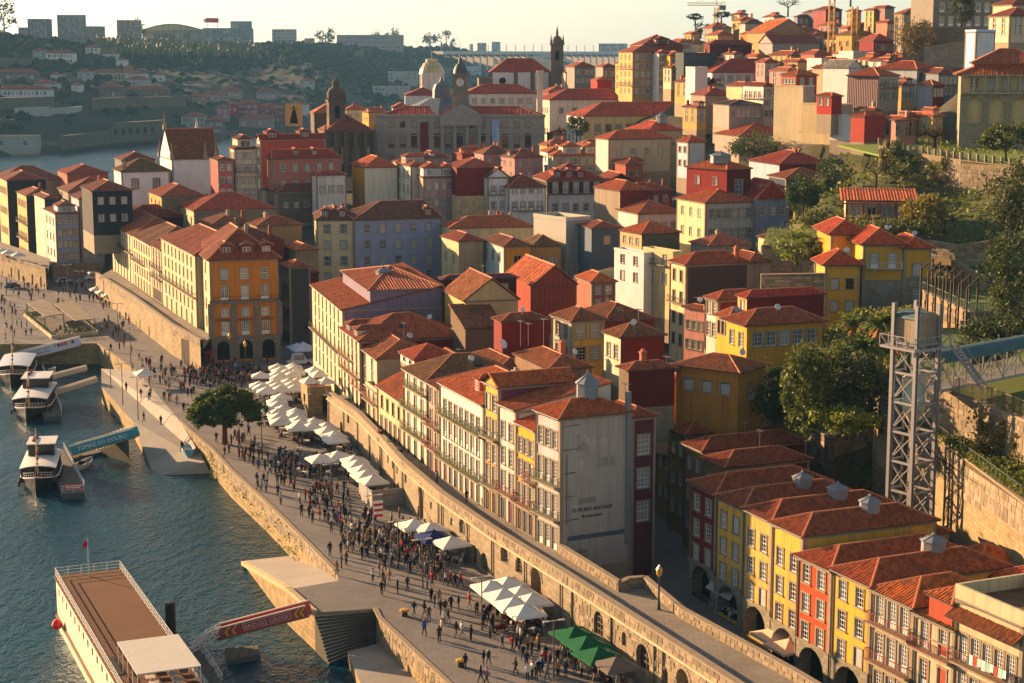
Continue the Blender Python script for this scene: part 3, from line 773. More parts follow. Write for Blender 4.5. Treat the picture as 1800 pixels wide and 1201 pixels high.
# walkway slab behind the parapet, running to the house fronts, and its inner parapet
HB=[(600,690),(690,775),(840,885),(985,973)]
hb=[P(x,y,WZ)for x,y in HB]
inner=[hb[3]+(hb[3]-hb[2]).normalized()*0.0]
ip=[P(985,973,WZ),P(1090,1040,WZ),P(1105,1032,WZ),P(1133,1030,WZ),P(1200,1087,WZ),P(1397,1197,WZ)];ip.append(ip[-1]+dlast*45)
wk=[Vector((q.x,q.y,WZ))for q in mp]
wk=[Vector((q.x+.45,q.y+.2,WZ))for q in mp]
slab('walkway',wk+ip[::-1]+[hb[3]+Vector((3,1,0)),hb[2]+Vector((3,1,0)),hb[1]+Vector((3,1,0)),hb[0]+Vector((3,1,0))],[ground_mat('#8d8373',slab=.7,name='walkway_paving'),ML],WZ-.7)
pw=thing('parapet_wall','low granite parapet on the inner side of the empty upper walkway','parapet')
for i,(A,B)in enumerate(zip(ip[:-1],ip[1:])):
    m=MB();m.beam(A+Vector((0,0,.45)),B+Vector((0,0,.45)),.45,.95);m.build('wall_face',[ML],pw)
    m=MB();m.beam(A+Vector((0,0,.98)),B+Vector((0,0,.98)),.6,.14);m.build('coping',[GRAN],pw)
    d=(B-A).normalized();n=Vector((d.y,-d.x,0));n=-n if n.x>0 else n
    if i!=1:blocks('stone',A+n*.24,B+n*.24,WZ+.9,.9,0,.7,1.4,pw,blockmat(),40,90+i,course=.42)

# second and third stretch of walled walkway further along the river
def walled(label,tops,zt,back,wz,seed,cap,ops=(),wall_mat=None):
    t=thing('river_terrace_wall',label,'stone wall');pts=[P(x,y,zt)for x,y in tops];wm=wall_mat or stone('#a08a66',moss=.55)
    for i,(A,B)in enumerate(zip(pts[:-1],pts[1:])):
        d=(B-A).normalized();n=Vector((d.y,-d.x,0));n=-n if n.x>0 else n;L=(B-A).length;here=[]
        for o in ops:
            s=seg_s(o[0],A,B,QZ+1.5)
            if .8<s<L-.8:here.append((s,o[1],QZ+o[2],QZ+o[3],.5))
        m=MB();arch_wall(m,(A.x,A.y,0),d,L,QZ-.5,zt,here,n,0,0,.5,1)
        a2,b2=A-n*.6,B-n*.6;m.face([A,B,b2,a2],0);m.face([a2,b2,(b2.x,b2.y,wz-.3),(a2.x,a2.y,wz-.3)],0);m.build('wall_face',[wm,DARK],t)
        m=MB();m.beam(A-n*.25+Vector((0,0,.05)),B-n*.25+Vector((0,0,.05)),.75,.16);m.build('coping',[GRAN],t)
        blocks('stone',A+n*.02,B+n*.02,zt-.1,zt-QZ,0,.7,1.6,t,blockmat(),cap,seed+i,here,course=.6)
    slab('walkway',[Vector((p.x+.5,p.y+.2,wz))for p in pts]+[Vector((*P(x,y,wz).xy,wz))for x,y in back],[ground_mat('#8d8373',slab=.7,name='walkway_paving'),wm],wz-.6)
    return t
walled('buttressed granite wall with weeds under the far row of lit houses',[(168,480),(205,503),(233,521),(300,570),(352,598)],10.2,[(372,590),(300,548),(230,498),(196,474)],9.2,120,45,[(262,1.2,.1,2.2),(246,1.0,.1,2.2)])
walled('lit granite wall with small doorways beneath the parasol terrace furthest along the quay',[(-40,436),(10,451),(80,472)],9.6,[(88,455),(0,425)],8.6,140,30,[(20,1.2,.1,3),(33,1.3,.1,3),(57,1.3,.1,3),(72,1.2,.1,3)])
slab('street_ramp',[P(80,480,QZ+.01),P(180,470,QZ+.02),P(178,462,7.5),P(92,462,8.4)],[COBB,ML],QZ-1)
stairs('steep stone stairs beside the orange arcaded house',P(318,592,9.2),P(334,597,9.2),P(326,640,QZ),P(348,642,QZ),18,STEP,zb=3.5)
# ------------------------------------------------------------------ rows of houses along the river
class Row:
    def __init__(s,px,z):s.p=[P(x,y,z)for x,y in px];s.z=z
    def at(s,x,y):
        z=20.0
        for _ in range(4):
            best=None
            for k,(A,B)in enumerate(zip(s.p[:-1],s.p[1:])):
                L=(B-A).length;t=Row.ss(x,A,B,z)
                if best is None or abs(min(max(t,0),L)-t)<best[0]:best=(abs(min(max(t,0),L)-t),k,t)
            _,k,t=best;A,B=s.p[k],s.p[k+1];d=(B-A).normalized();q=A+d*t
            z=Q(x,y,q.y)[2]
        return q,math.degrees(math.atan2(d.y,d.x))-90
    @staticmethod
    def ss(px,A,B,z):
        lo,hi=-60.0,60.0+(B-A).length;d=(B-A).normalized()
        for _ in range(40):
            mid=(lo+hi)/2;q=A+d*mid
            if proj((q.x,q.y,z))[0]>px:lo=mid
            else:hi=mid
        return lo
    def house(s,label,xn,xf,y,off=0,**k):
        q,yaw=s.at(xn,y);k.setdefault('a',11);k.setdefault('zb',s.z)
        return building(label,(xn,y),q.y+off,lx=xf,by=None,yaw=k.pop('yaw',yaw),**k)
GA='narrow houses along the upper walkway'
A=Row([(985,973),(840,885),(690,775),(600,690),(556,640)],WZ)
G_GREEN=paint('#4d5a3a',.6);G_RED=paint('#7a2c1c',.6)
t=A.house('tall grey end house with a blank cement gable wall and lead skylight',985,942,736,a=None,rx=1110,wall='#bdb4b0',wallR='#a79d8f',group=GA,stain=.55,rc='#a8502a',moss=.12,ov=.45,yaw=27,
            wl=[(3,1.05,1.9,'sash',2+11.3),(3,1.15,2.6,'french',2+7.3),(3,1.15,2.6,'french',2+3.6)],gl=(3,1.2,2.5,'french'),ball=((1,0,1),(2,0,1)),bmat=G_GREEN,pitch=.42)
a_,b_,h_,zt_=t['_dims']
lead_cupola(t,a_*.6,b_*.62,h_+.9,1.25,2.6,name='skylight_lantern')
ch=MB();ch.box(a_-.7,-.2,2,a_-.15,.25,h_+2.2);ch.build('flue',[paint('#6f747a',.5)],t)
for k in range(5):m=MB();z=5.5+k*2.6;m.beam((.3,-.05,z),(R.uniform(1.5,2.6),-.05,z+.06),.05);m.build('cable',[IRON],t)
m=MB();m.beam((.8,-.05,5),(.8,-.05,h_-4),.04);m.build('cable',[IRON],t)
for k in range(7):m=MB();x,z=R.uniform(1,a_-2.4),R.uniform(5,h_-2);m.box(x,-.012,z,x+R.uniform(.8,2.2),0,z+R.uniform(.5,1.6));m.build('render_patch',[plaster(R.choice(('#9a9184','#b0a797','#8f877b')),.8)],t)
m=MB();m.box(1,-.08,3.2,a_-.8,0,3.7);m.build('flashing',[paint('#4f545c',.6)],t)
def lettering(parent,text,loc,rz,size,mat,ext=.02,tilt=math.pi/2,align='CENTER',spacing=1.0,rot=None):
    c=bpy.data.curves.new('lettering','FONT');c.body=text;c.size=size;c.extrude=ext;c.align_x=align;c.space_character=spacing
    o=bpy.data.objects.new('lettering',c);COL.objects.link(o);o.parent=parent;o.location=loc;o.rotation_euler=rot or(tilt,0,rz);c.materials.append(mat);c.resolution_u=2
    return o
lettering(t,'O MURO ANTIGO',(a_*.45,-.04,2+4.3),0,.62,paint('#1c1410',.7));lettering(t,'Restaurante',(a_*.45,-.04,2+3.6),0,.52,paint('#1c1410',.7))
A.house('narrow bright yellow house with a low orange-red roof',941,908,757,wall='#dba01f',wallR='#7d2a1b',group=GA,rc='#b5502b',moss=.1,roof='shed',rise=2.2,a=9,yaw=24,stain=.3,
        wl=[(3,.95,1.8,'sash',2+9.0),(3,.95,2.0,'sash',2+6.2),(3,.95,2.3,'french',2+3.2)],gl=(3,1,2.4,'door'),ball=((1,.55,1),(2,0,1)),bmat=G_RED)
A.house('pale tiled house with a plain stone parapet, between two yellow fronts',907,876,722,wall='#c9c2b4',group=GA,roof='shed',rise=2.4,a=12,yaw=24,moss=.3,rc='#9a4a2c',
        wl=[(2,1.05,2.0,'sash',2+9.6),(2,1.05,2.0,'sash',2+6.6),(2,1.1,2.4,'french',2+3.4)],gl=(2,1.2,2.5,'door'),ball=((2,0,1),),bmat=G_RED)
t=A.house('tall yellow house with a long plum-coloured sheet metal side wall',876,851,681,a=None,rx=1010,wall='#d9b04a',wallR=corrug('#6f3346',.5),group=GA,roof='gable',axis='x',rc='#b0552c',moss=.1,yaw=24,
            wl=[(2,1.05,1.9,'sash',2+12.2),(2,1.05,2.2,'french',2+9.0),(2,1.1,2.2,'sash',2+6.0),(2,1.1,2.4,'french',2+3.2)],gl=(2,1.1,2.4,'door'),ball=((1,0,1),(3,0,1)),bmat=G_GREEN,pitch=.5)
A.house('white tiled house with a long green balcony of potted plants under a striped roof',850,773,713,wall='#d8d2c4',wallR='#a8421f',group=GA,rc='#b0562e',moss=.2,a=11,yaw=21,
        wl=[(7,1.0,1.9,'sash',2+8.6),(7,1.0,2.2,'french',2+5.8),(7,1.05,2.3,'french',2+2.9)],gl=(7,1.0,2.3,'door'),ball=((0,0,1),(2,0,1)),bmat=G_GREEN,plants=True,
        dorm=(('l',.66,1.2,1.8,1.7,'#b5482a'),),chim=1)
A.house('slim pink house with an orange party wall and red iron balconies',772,752,683,wall='#cf9a86',wallR='#a8421f',group=GA,roof='shed',rise=1.6,a=9,yaw=20,rc='#8c4a30',
        wl=[(2,.95,1.9,'sash',2+8.9),(2,.95,2.0,'sash',2+6.0),(2,1.0,2.2,'french',2+3.1)],gl=(2,1,2.3,'door'),ball=((1,0,1),(2,0,1)),bmat=G_RED)
A.house('cream house with three mossy green balconies below a brown roof',750,710,671,wall='#d6cbb2',wallR='#d8d4ca',group=GA,rc='#7f5534',moss=.65,a=13,yaw=20,
        wl=[(3,1.0,1.9,'sash',2+9.4),(3,1.0,2.1,'french',2+6.4),(3,1.05,2.2,'french',2+3.3)],gl=(3,1.1,2.3,'door'),ball=((0,.2,1),(1,0,1),(2,0,1)),bmat=G_GREEN,plants=True)
building('white attic storey with a red hipped roof and a glazed skylight',(728,633),247,lx=704,rx=800,yaw=20,zb=20,wall='#d9d5cb',wallR='#8c2b1e',group=GA,rc='#a84a30',moss=.1,wl=(2,1,1.0,2.0,'plain'),band=False)
A.house('low sandy two-storey house with a mossy lean-to roof facing the river',709,664,709,wall='#d3b98a',group=GA,roof='shed',rise=5.0,a=10,yaw=19,rc='#a8552f',moss=.55,
        wl=[(4,1.0,1.8,'sash',2+3.6)],gl=(5,1.2,2.4,'door'))
A.house('small house with a cream awning over its roof terrace',663,643,690,wall='#cdb58c',group=GA,roof='flat',a=7,yaw=18,wl=[(2,1.0,1.8,'sash',2+3.2)],gl=(2,1.1,2.3,'door'),ball=((0,0,1),),bmat=G_RED)
A.house('cream house with a long ochre-brown hipped roof beside the awning terrace',663,622,632,off=5,a=None,rx=768,wall='#cdbf9f',wallR='#8a8173',group=GA,rc='#9c5634',moss=.35,yaw=17,pitch=.4,
        wl=(3,3,1.0,1.9,'sash',2.6),gl=(3,1.1,2.3,'door'),ball=((0,0,1),),bmat=G_RED)
A.house('cream house with three small side-by-side hips in its terracotta roof',632,600,600,off=2,a=None,rx=815,wall='#d8c8a2',wallR='#7a2a1d',group=GA,rc='#9f4f2f',moss=.3,yaw=17,pitch=.42,
        wl=(4,4,.95,1.8,'sash',2.6),gl=(4,1.1,2.3,'door'),ball=((1,0,1),(2,0,.6)),bmat=G_RED,dorm=(('l',.3,.2,2.2,1.2,'#cdbf9f'),('l',.72,.2,2.2,1.2,'#cdbf9f')))
t=A.house('big cream corner house with rows of white windows and a stained lavender side wall',602,548,545,off=4,a=None,rx=776,wall='#d9c69c',wallR='#7d7284',group=GA,rc='#a3522f',moss=.2,yaw=15,roof='shed',rise=3.4,
            wl=(7,4,.95,1.9,'sash',2.8),gl=(7,1.1,2.5,'door'),ball=((1,0,1),),bmat=IRON,stain=.7)
a_,b_,h_,zt_=t['_dims']
up=MB();up.box(4.5,-.02,h_-.5,a_,b_*.8,h_+3.0,0);u=put('upper_storey',up.mesh('upper_storey',[plaster('#7d7284',.7)]),t)
rf=MB();hip_roof(rf,4.1,a_+.4,-.4,b_*.8+.4,h_+3.0,'x',.17,.6,.6,.5);put('roof',rf.mesh('roof',[tile('#9a4b2c',.2),RIDGE,GRAN]),t)
lead_cupola(t,a_*.53,b_*.3,h_+3.5,1.3,1.6)
fan=MB()
for k in range(6):
    x=a_*.33+k*1.05;fan.tube([(x,-1.3,h_-5.4),(x,-.9,h_-4.2),(x,-1.4,h_-3.8)],.42,8,0)
fan.box(a_*.3,-1.7,h_-6.9,a_*.3+7,-.05,h_-5.5,1)
put('ventilation_plant',fan.mesh('ventilation_plant',[paint('#26343c',.4,.3),paint('#6a1712',.6)]),t)

# --- far row with the orange house on the square
L=Row([(365,590),(195,470)],9.2)
GL='row of houses behind the second river wall'
t=building('deep orange house with stone arcade and dormers facing the square',(368,458),331.5,lx=343,rx=489,by=634,yaw=17,wall='#cdb88c',wallR='#c67a17',group=GL,rc='#8a3f28',moss=.25,ov=.6,pitch=.75,h1=.7,
             wr=[(3,1.5,2.1,'sash',2+15.4),(3,1.5,2.9,'french',2+11.3),(3,1.4,1.6,'small',2+8.3),(3,1.5,2.7,'french',2+4.7)],wl=(2,4,1.1,1.9,'sash',5),band=True,holes=[('r',.03,.31,0,4),('r',.36,.64,0,4),('r',.69,.97,0,4)],
             dorm=(('r',.26,1.0,2.3,1.8,'#8a4a36'),('r',.55,1.0,2.3,1.8,'#8a4a36'),('r',.84,1.0,2.3,1.8,'#8a4a36')),balr=((1,0,1),))
a_,b_,h_,zt_=t['_dims'];gb=h_-2
ar=MB();arch_wall(ar,(0,-.35,2),(1,0,0),a_,-.5,4.3,[(a_*.17,2.5,-.4,3.7,1.2),(a_*.5,2.5,-.4,3.7,1.2),(a_*.83,2.5,-.4,3.7,1.2)],(0,-1,0),0,0,1.2,1)
ar.box(-.3,-.4,6.2,a_+.2,0,6.6,0)
for k in range(4):
    x=a_*k/3;ar.box(x-.55,-.16,6.6,x+.55,0,12.9,0)
ar.box(-.2,-.3,12.8,a_+.1,0,13.5,0)
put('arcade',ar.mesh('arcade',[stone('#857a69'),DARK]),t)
for k,w_ in enumerate(('PESTANA','VINTAGE','PORTO')):lettering(t,w_,(a_*(.17+.33*k),-.2,2+7.45),0,.75,paint('#5a3a1a',.6),.05)
for args in(('cream house with mossy tiled front gable next to the orange house',343,283,449,dict(wall='#cbb68c',rc='#94442b',chim=1,wl=(8,4,.95,1.9,'sash',2.6),ball=((1,0,1),))),
             ('grey-beige narrow house with laundry-hung balconies behind the river wall',283,266,440,dict(wall='#b9a888',rc='#8a4a33',wl=(3,4,.9,1.8,'sash',2.6),ball=((1,0,1),(2,0,1)))),
             ('long sandy house of the far row with a brown roof',266,232,432,dict(wall='#cdb88a',rc='#7d4a30',moss=.5,wl=(7,3,.9,1.8,'sash',2.6),ball=((1,0,.6),))),
             ('sunlit cream house at the end of the far row with red-brown roof',232,196,414,dict(wall='#d2c096',rc='#93472e',wl=(8,4,.9,1.8,'sash',2.6),ball=((2,0,1),)))):
    L.house(args[0],args[1],args[2],args[3],group=GL,a=14,gl=(6,1.0,2.3,'door'),**args[4])

# --- near row by the lift, its arcades opening on the square below the walkway
GE='row of houses by the lift'
ZE=4.6
E_=Row([(1397,1172),(1211,1026)],ZE)
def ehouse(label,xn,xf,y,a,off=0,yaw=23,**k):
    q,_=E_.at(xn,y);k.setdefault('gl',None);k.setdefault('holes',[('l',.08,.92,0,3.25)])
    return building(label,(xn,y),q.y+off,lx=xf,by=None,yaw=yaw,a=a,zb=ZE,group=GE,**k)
WL3=lambda n=2:[(n,1.15,1.75,'sash',2+9.2),(n,1.15,1.75,'sash',2+6.4),(n,1.15,1.75,'sash',2+3.7)]
def earcade(t,n=1):
    a_,b_,h_,zt_=t['_dims'];m=MB();w=b_/n
    arch_wall(m,(-.12,b_,2),(0,-1,0),b_,-.5,3.6,[(w*(i+.5),min(4.2,w*.74),-.4,3.3,1.4)for i in range(n)],(-1,0,0),0,0,1.4,1)
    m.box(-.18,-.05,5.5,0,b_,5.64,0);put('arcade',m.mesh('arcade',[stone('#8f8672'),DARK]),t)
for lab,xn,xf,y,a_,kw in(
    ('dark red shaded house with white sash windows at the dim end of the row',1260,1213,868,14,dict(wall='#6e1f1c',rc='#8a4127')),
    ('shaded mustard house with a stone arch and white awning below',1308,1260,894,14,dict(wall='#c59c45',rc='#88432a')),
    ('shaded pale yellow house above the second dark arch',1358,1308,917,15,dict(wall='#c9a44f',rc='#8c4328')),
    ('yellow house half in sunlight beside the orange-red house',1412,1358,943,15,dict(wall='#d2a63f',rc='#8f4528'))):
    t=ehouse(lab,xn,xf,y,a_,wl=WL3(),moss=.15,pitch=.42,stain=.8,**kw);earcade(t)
    a_,b_,h_,zt_=t['_dims']
    if 'dark red' not in lab:lead_cupola(t,a_*.6,b_*.45,h_+.7,1.0,1.3)
building('yellow house with a brown ridge behind the lift side of the row',(1470,960),163,b=6,a=13,yaw=23,zb=ZE,wall='#d2a63f',rc='#8f4528',moss=.15,group=GE,pitch=.42)
E2=Row([(1800-0,1405),(1398,1184)],ZE)
def e2(label,xn,xf,y,a,off=0,**k):
    q,_=E2.at(xn,y);k.setdefault('holes',[('l',.08,.92,0,3.25)]if 'arch' in label or 'skylight' in label else[]);return building(label,(xn,y),q.y+off,lx=xf,by=None,yaw=24.5,a=a,zb=ZE,group=GE,**k)
t=e2('sunlit orange-red house with pale stone window frames and a big arch',1462,1402,1003,15,wall='#b6461c',rc='#9d4a2a',moss=.1,wl=WL3(),pitch=.42,stain=.35);earcade(t)
t=e2('sunlit bright yellow house with a zinc-topped skylight on its roof',1532,1464,1031,15,wall='#d6a032',rc='#a04d2b',moss=.15,wl=WL3(),pitch=.42,stain=.35);earcade(t)
a_,b_,h_,zt_=t['_dims'];lead_cupola(t,a_*.62,b_*.6,h_+1.0,1.1,1.3)
t=e2('grey-blue tiled house with red iron balconies and a mossy roof edge',1607,1534,1068,9,wall='#aaa18c',rc='#b5602c',moss=.35,gl=None,
       wl=[(3,1.15,2.5,'french',2+8.6),(3,1.15,2.5,'french',2+5.2),(3,1.15,2.3,'french',2+2.0)],ball=((0,0,1),(1,0,1)),bmat=G_RED,pitch=.45)
t=e2('house with a red boxed balcony under its own small tiled roof',1680,1608,1108,6,wall='#b5a988',rc='#7a5a38',moss=.7,roof='shed',rise=1.2,wl=[(2,1.1,2.3,'french',10.3),(2,1.1,2.4,'french',6.9),(2,1.1,2.4,'french',3.6)],ball=((0,0,1),),bmat=G_RED,balr=())
building('red attic with two dark-shuttered windows above the boxed balcony',(1675,1062),139,lx=1634,a=4,yaw=24.5,zb=11,wall='#a84a30',rc='#b0602f',moss=.5,group=GE,wl=[(2,.9,1.5,'small',2+3.0)],pitch=.45,band=False)
t=e2('house with a long brown wooden balcony hung with washing',1800,1681,1100,7,wall='#bfb08a',rc='#6f4f33',moss=.6,roof='flat',parapet=1.1,wl=[(5,1.15,2.3,'french',10.7),(5,1.1,2.5,'french',7.2),(5,1.1,2.4,'french',3.7)],ball=((0,0,.98),),bmat=paint('#6b3a1e',.7))
a_,b_,h_,zt_=t['_dims'];m=MB();shed_roof(m,-1.1,.1,-.1,b_+.1,h_-1.5,.75,'x0',.24);put('eave_roof',m.mesh('eave_roof',[tile('#8a4f30',.6),RIDGE,GUT]),t)
for k in range(9):
    m=MB();y=.8+k*.5;m.face([(-.85,y,12.0),(-.85,y+.42,12.0),(-.87,y+.42,11.35-.1*(k%3)),(-.87,y,11.35-.1*(k%3))]);m.build('washing',[cloth(('#d8d5cc','#c9c4b8','#b5423a','#d8d5cc','#8fb09a')[k%5])],t)
building('whitewashed roof-terrace house at the frame edge with red ribbed roof',(1850,1055),147,lx=1737,a=12,yaw=24.5,zb=ZE,wall='#dedad0',rc='#b0502c',moss=.05,group=GE,wl=[(4,1.0,2.3,'plain',2+9.7)],pitch=.4,stain=.15)
building('red-clad attic house with striped orange roof behind the yellow house',(1565,1020),152,lx=1667-205+0,rx=1640,yaw=23,zb=ZE,wall='#a5402a',rc='#b5552c',moss=.1,group=GE,pitch=.45)if False else None
building('red-walled attic house with a bright striped hip roof near the lift foot',(1723,998),160,lx=1665,rx=1800,yaw=23,zb=ZE,wall='#a5402a',wallR='#7a2a1c',rc='#b5582c',moss=.1,group=GE,pitch=.5,wl=[(2,1.0,1.5,'small',2+9.0)])
# --- second row behind, deep in shade, roofs climbing toward the hill
GF='shaded roofs behind the lift row'
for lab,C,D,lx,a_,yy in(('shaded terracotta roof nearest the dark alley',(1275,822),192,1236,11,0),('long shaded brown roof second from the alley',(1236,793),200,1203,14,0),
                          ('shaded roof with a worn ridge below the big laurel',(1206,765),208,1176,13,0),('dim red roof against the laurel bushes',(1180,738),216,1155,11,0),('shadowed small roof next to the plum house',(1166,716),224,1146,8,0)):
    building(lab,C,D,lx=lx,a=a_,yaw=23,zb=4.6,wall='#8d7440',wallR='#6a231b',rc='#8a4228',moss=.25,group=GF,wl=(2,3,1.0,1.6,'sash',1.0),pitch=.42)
t=building('plum-coloured house in shade behind the grey gable',(1110,735),191,b=7,rx=1153,yaw=27,zb=4.6,wall='#5f2a35',rc='#93472c',moss=.2,group=GA,wr=[(1,1.5,2.2,'sash',2+13.6),(1,1.5,2.2,'sash',2+9.8),(1,1.5,2.2,'sash',2+6)])
# ------------------------------------------------------------------ the old town behind the river front
def hs(label,C,D,lx=None,rx=None,by=None,yaw=18,**k):return building(label,C,D,lx=lx,rx=rx,by=by if by else C[1]+60,yaw=yaw,**k)
WIN=lambda n,m,w=1.0,h=1.7,kind='sash',b0=0:(n,m,w,h,kind,b0)
# stone bastion with a cafe terrace at the end of the arcaded wall
_q=P(541,733,QZ)
t=building('square stone bastion with a parasol terrace at the end of the arcaded wall',(541,690),_q.y,lx=529,rx=582,by=733,yaw=14,name='bastion',cat='bastion',group=None,wall=stone('#9a8460',moss=.4),roof='flat',parapet=.9,band=False,
             holes=[('r',.62,.9,0,3.6),('l',.35,.6,1.5,3)],wr=[(1,1.6,1.5,'plain',2+3.6)])
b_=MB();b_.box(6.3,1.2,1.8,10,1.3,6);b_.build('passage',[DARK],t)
# lilac and cream block
hs('five-storey cream block with a sunlit side and grey window frames',(556,387),402,534,622,530,8,wall='#d9c48e',wallR='#cdbb8e',rc='#71402f',wl=WIN(2,5,.9,1.9),wr=WIN(2,5,1.5,2.0),pitch=.5,chim=1,stain=.25,dorm=(('r',.25,1,1.8,1.6,'#7a4a38'),('r',.7,1,1.8,1.6,'#7a4a38')))
hs('long lilac-blue block with five columns of small-paned windows',(622,387),402.5,None,776,530,17,b=16,wall='#9698ac',wallR='#9698ae',rc='#6f3c2c',moss=.45,wr=WIN(5,5,1.35,1.9),pitch=.42,stain=.35,h1=.3,dorm=(('r',.86,1.2,1.8,1.6,'#8a4636'),))
# --- block behind the arcaded row
hs('wine-red house with a crimson sheet metal hip roof',(779,492),300,774,908,605,14,wall='#7a2320',wallR='#541717',rc=corrug('#5c1c26',.6),wr=[(4,1.2,1.6,'small',2+8.5),(4,1.1,1.6,'small',2+5.0)],pitch=.35,band=False)
hs('ochre gabled house with two skylights and a plain sandy gable',(817,530),270,811,911,585,16,wall='#c9a768',wallR='#b59c70',roof='gable',axis='y',b=13,rc='#a4623c',moss=.3,pitch=.75,band=False,wr=[(2,.8,1.1,'plain',2+4.2)],stain=.4)
hs('dark red rendered house with a grey cupola in a shaded courtyard',(882,566),246,868,965,650,18,wall='#7d2a20',wallR='#7a2419',rc='#8f4a31',moss=.4,wr=[(1,.7,1.0,'plain',2+7.5)],pitch=.4,band=False)
hs('shaded low roof with scaffolding poles beside the ochre gable',(818,578),262,806,884,620,18,wall='#6d5a44',rc='#83492f',moss=.5,roof='shed',low='y0',rise=2.6,b=8,band=False)
hs('rust-red gabled house clad in ribbed sheet with four dormers',(936,503),302,931,1013,570,16,b=17,wall='#a23a1f',wallR=corrug('#8d2f17',.45),roof='gable',axis='y',rc='#b55a35',moss=.05,pitch=.8,band=False)
hs('small salmon house under a glowing orange hip roof',(1040,497),318,None,1082,545,16,b=9,wall='#b0604a',wallR='#9a5446',rc='#bb5a2e',moss=.0,wr=WIN(2,2,1.2,1.6),pitch=.55)
hs('yellow house with a peaked window gable and old sash windows',(1005,565),246,970,1063,640,24,wall='#b8b2a4',wallR='#c79a3c',rc='#8f5230',moss=.45,wr=[(2,1.6,2.1,'sash',2+3.5),(2,1.5,1.9,'sash',2+.4)],wl=[(2,1.0,2.0,'sash',2+3.5),(2,1.0,1.9,'sash',2+.4)],pitch=.5,stain=.8)
hs('low red-walled wing with a brown hip roof behind the yellow house',(1063,566),250,None,1150,640,24,b=10,wall='#7c2a1e',wallR='#7c2a1e',rc='#86492d',moss=.5,pitch=.45,band=False)
hs('small cream house with a dark red side and mossy roof',(1091,594),226,1062,1168,655,22,wall='#d6caa6',wallR='#7a271b',rc='#8b5230',moss=.6,wl=[(2,1.0,1.8,'sash',2+1.6)],pitch=.5,band=False)
hs('low terracotta roof with a chimney behind the antennas',(1105,652),209,1088,1186,690,20,wall='#6d5a44',wallR='#69251b',rc='#9a4f30',moss=.3,pitch=.42,chim=1,band=False)
hs('tangle of old roofs with dishes and antennas behind the white balcony house',(965,650),225,905,1040,690,20,wall='#8a6a50',rc='#9c5634',moss=.4,pitch=.4,chim=1,band=False)
t=hs('brown roofed backs with a television mast by the plum sheet wall',(880,648),236,828,930,680,20,wall='#7a6046',rc='#8f5030',moss=.4,pitch=.4,band=False)
dish(t,1,2,6.5,.6,.7);antenna(t,4,3,7.5,3);antenna(t,5.2,3.2,7.5,2.6);antenna(t,7.2,2.5,7.5,3.2)
hs('ochre mossy roof stepping down toward the white attic house',(770,660),252,735,850,690,20,wall='#8a7a5a',rc='#7f5a30',moss=.8,pitch=.4,band=False)
hs('long terracotta roofs under the lavender wall',(700,600),285,None,815,640,16,b=9,wall='#6a2a20',rc='#98502f',moss=.3,pitch=.4,band=False)
hs('sunny little yellow house with three windows below the court roofs',(1185,668),214,1143,1200,715,30,wall='#cfa23a',wallR='#b88a30',rc='#a35a34',moss=.3,wl=[(3,.9,1.3,'sash',2+1.6)],pitch=.4,band=False)
# centre right
hs('white rendered house with dark red door and flat tiled roof',(1132,447),330,1080,1150,545,30,wall='#d8d6d0',rc='#84604a',wl=[(2,1.2,1.6,'small',2+8.2),(2,1.2,1.7,'small',2+5.0)],roof='flat',parapet=.3,stain=.2,band=False)
hs('cream narrow house with an iron balcony next to the white house',(1183,447),325,1131,1200,545,30,wall='#d8c188',rc='#8b7a60',wl=[(2,1.1,2.0,'french',2+8.2),(2,1.1,1.9,'french',2+4.6)],roof='flat',ball=((0,.2,.8),),parapet=.5,band=False)
hs('tall cream corner house with a dark slate-brown party wall',(1206,466),290,1178,1316,620,20,wall='#d8bf90',wallR='#4e4038',rc='#a24c2e',moss=.15,wl=WIN(2,4,1.0,1.9),ball=((2,0,1),),pitch=.5,chim=1)
hs('grey lean-to house with a red attic dormer above the slate-brown wall',(1316,462),298,None,1363,520,20,b=10,wall='#8f8c86',wallR='#9a9890',rc='#9c4d31',pitch=.45,band=False)
hs('small pink house with white shutters in the narrow lane',(1238,545),262,1203,1250,640,40,wall='#c98a78',wallR='#b87c6a',rc='#9c5636',wl=[(3,.9,1.3,'sash',2+5.0),(3,.9,1.4,'sash',2+2)],pitch=.35,band=False)
hs('white-fronted lane house with a striped hip roof',(1262,528),254,1240,1340,620,22,wall='#d3c9b8',wallR='#7a271b',rc='#a4522f',moss=.1,wl=[(2,1.0,2.0,'sash',2+5.4),(2,1.0,2.0,'sash',2+2.2)],pitch=.5)
hs('house with a large bright red tiled roof against the hillside',(1313,524),248,1297,1449,580,20,wall='#c9a35a',wallR='#6d1a14',rc='#b03a26',moss=.0,pitch=.5,band=False,wl=[(1,.9,1.6,'sash',2+2.5)])
hs('yellow lane house with a pointed striped hip',(1283,560),234,1260,1320,630,22,wall='#d2a02c',wallR='#c8962a',rc='#a85a34',wl=[(3,.9,1.8,'sash',2+3)],pitch=.6,band=False)
hs('yellow house with a dark glazed gallery under a wide brown roof',(1313,572),226,1277,1446,632,20,wall='#d2a32e',wallR='#c3902c',rc='#93482c',moss=.3,wr=[(5,2.2,1.9,'wide',2+1.6)],wl=[(2,1.1,1.9,'sash',2+1.4)],pitch=.45,ov=.7,band=False)
hs('ochre wedge-shaped house with roller shutters and a red upper corner',(1298,655),207,1190,1346,760,52,wall='#b07a30',wallR='#a88238',rc='#8f5030',moss=.4,wl=[(3,1.3,1.4,'shutter',2+4.4)],wr=[(1,1.5,1.5,'shutter',2+3.4)],pitch=.35,ov=.6,stain=.8,band=False)
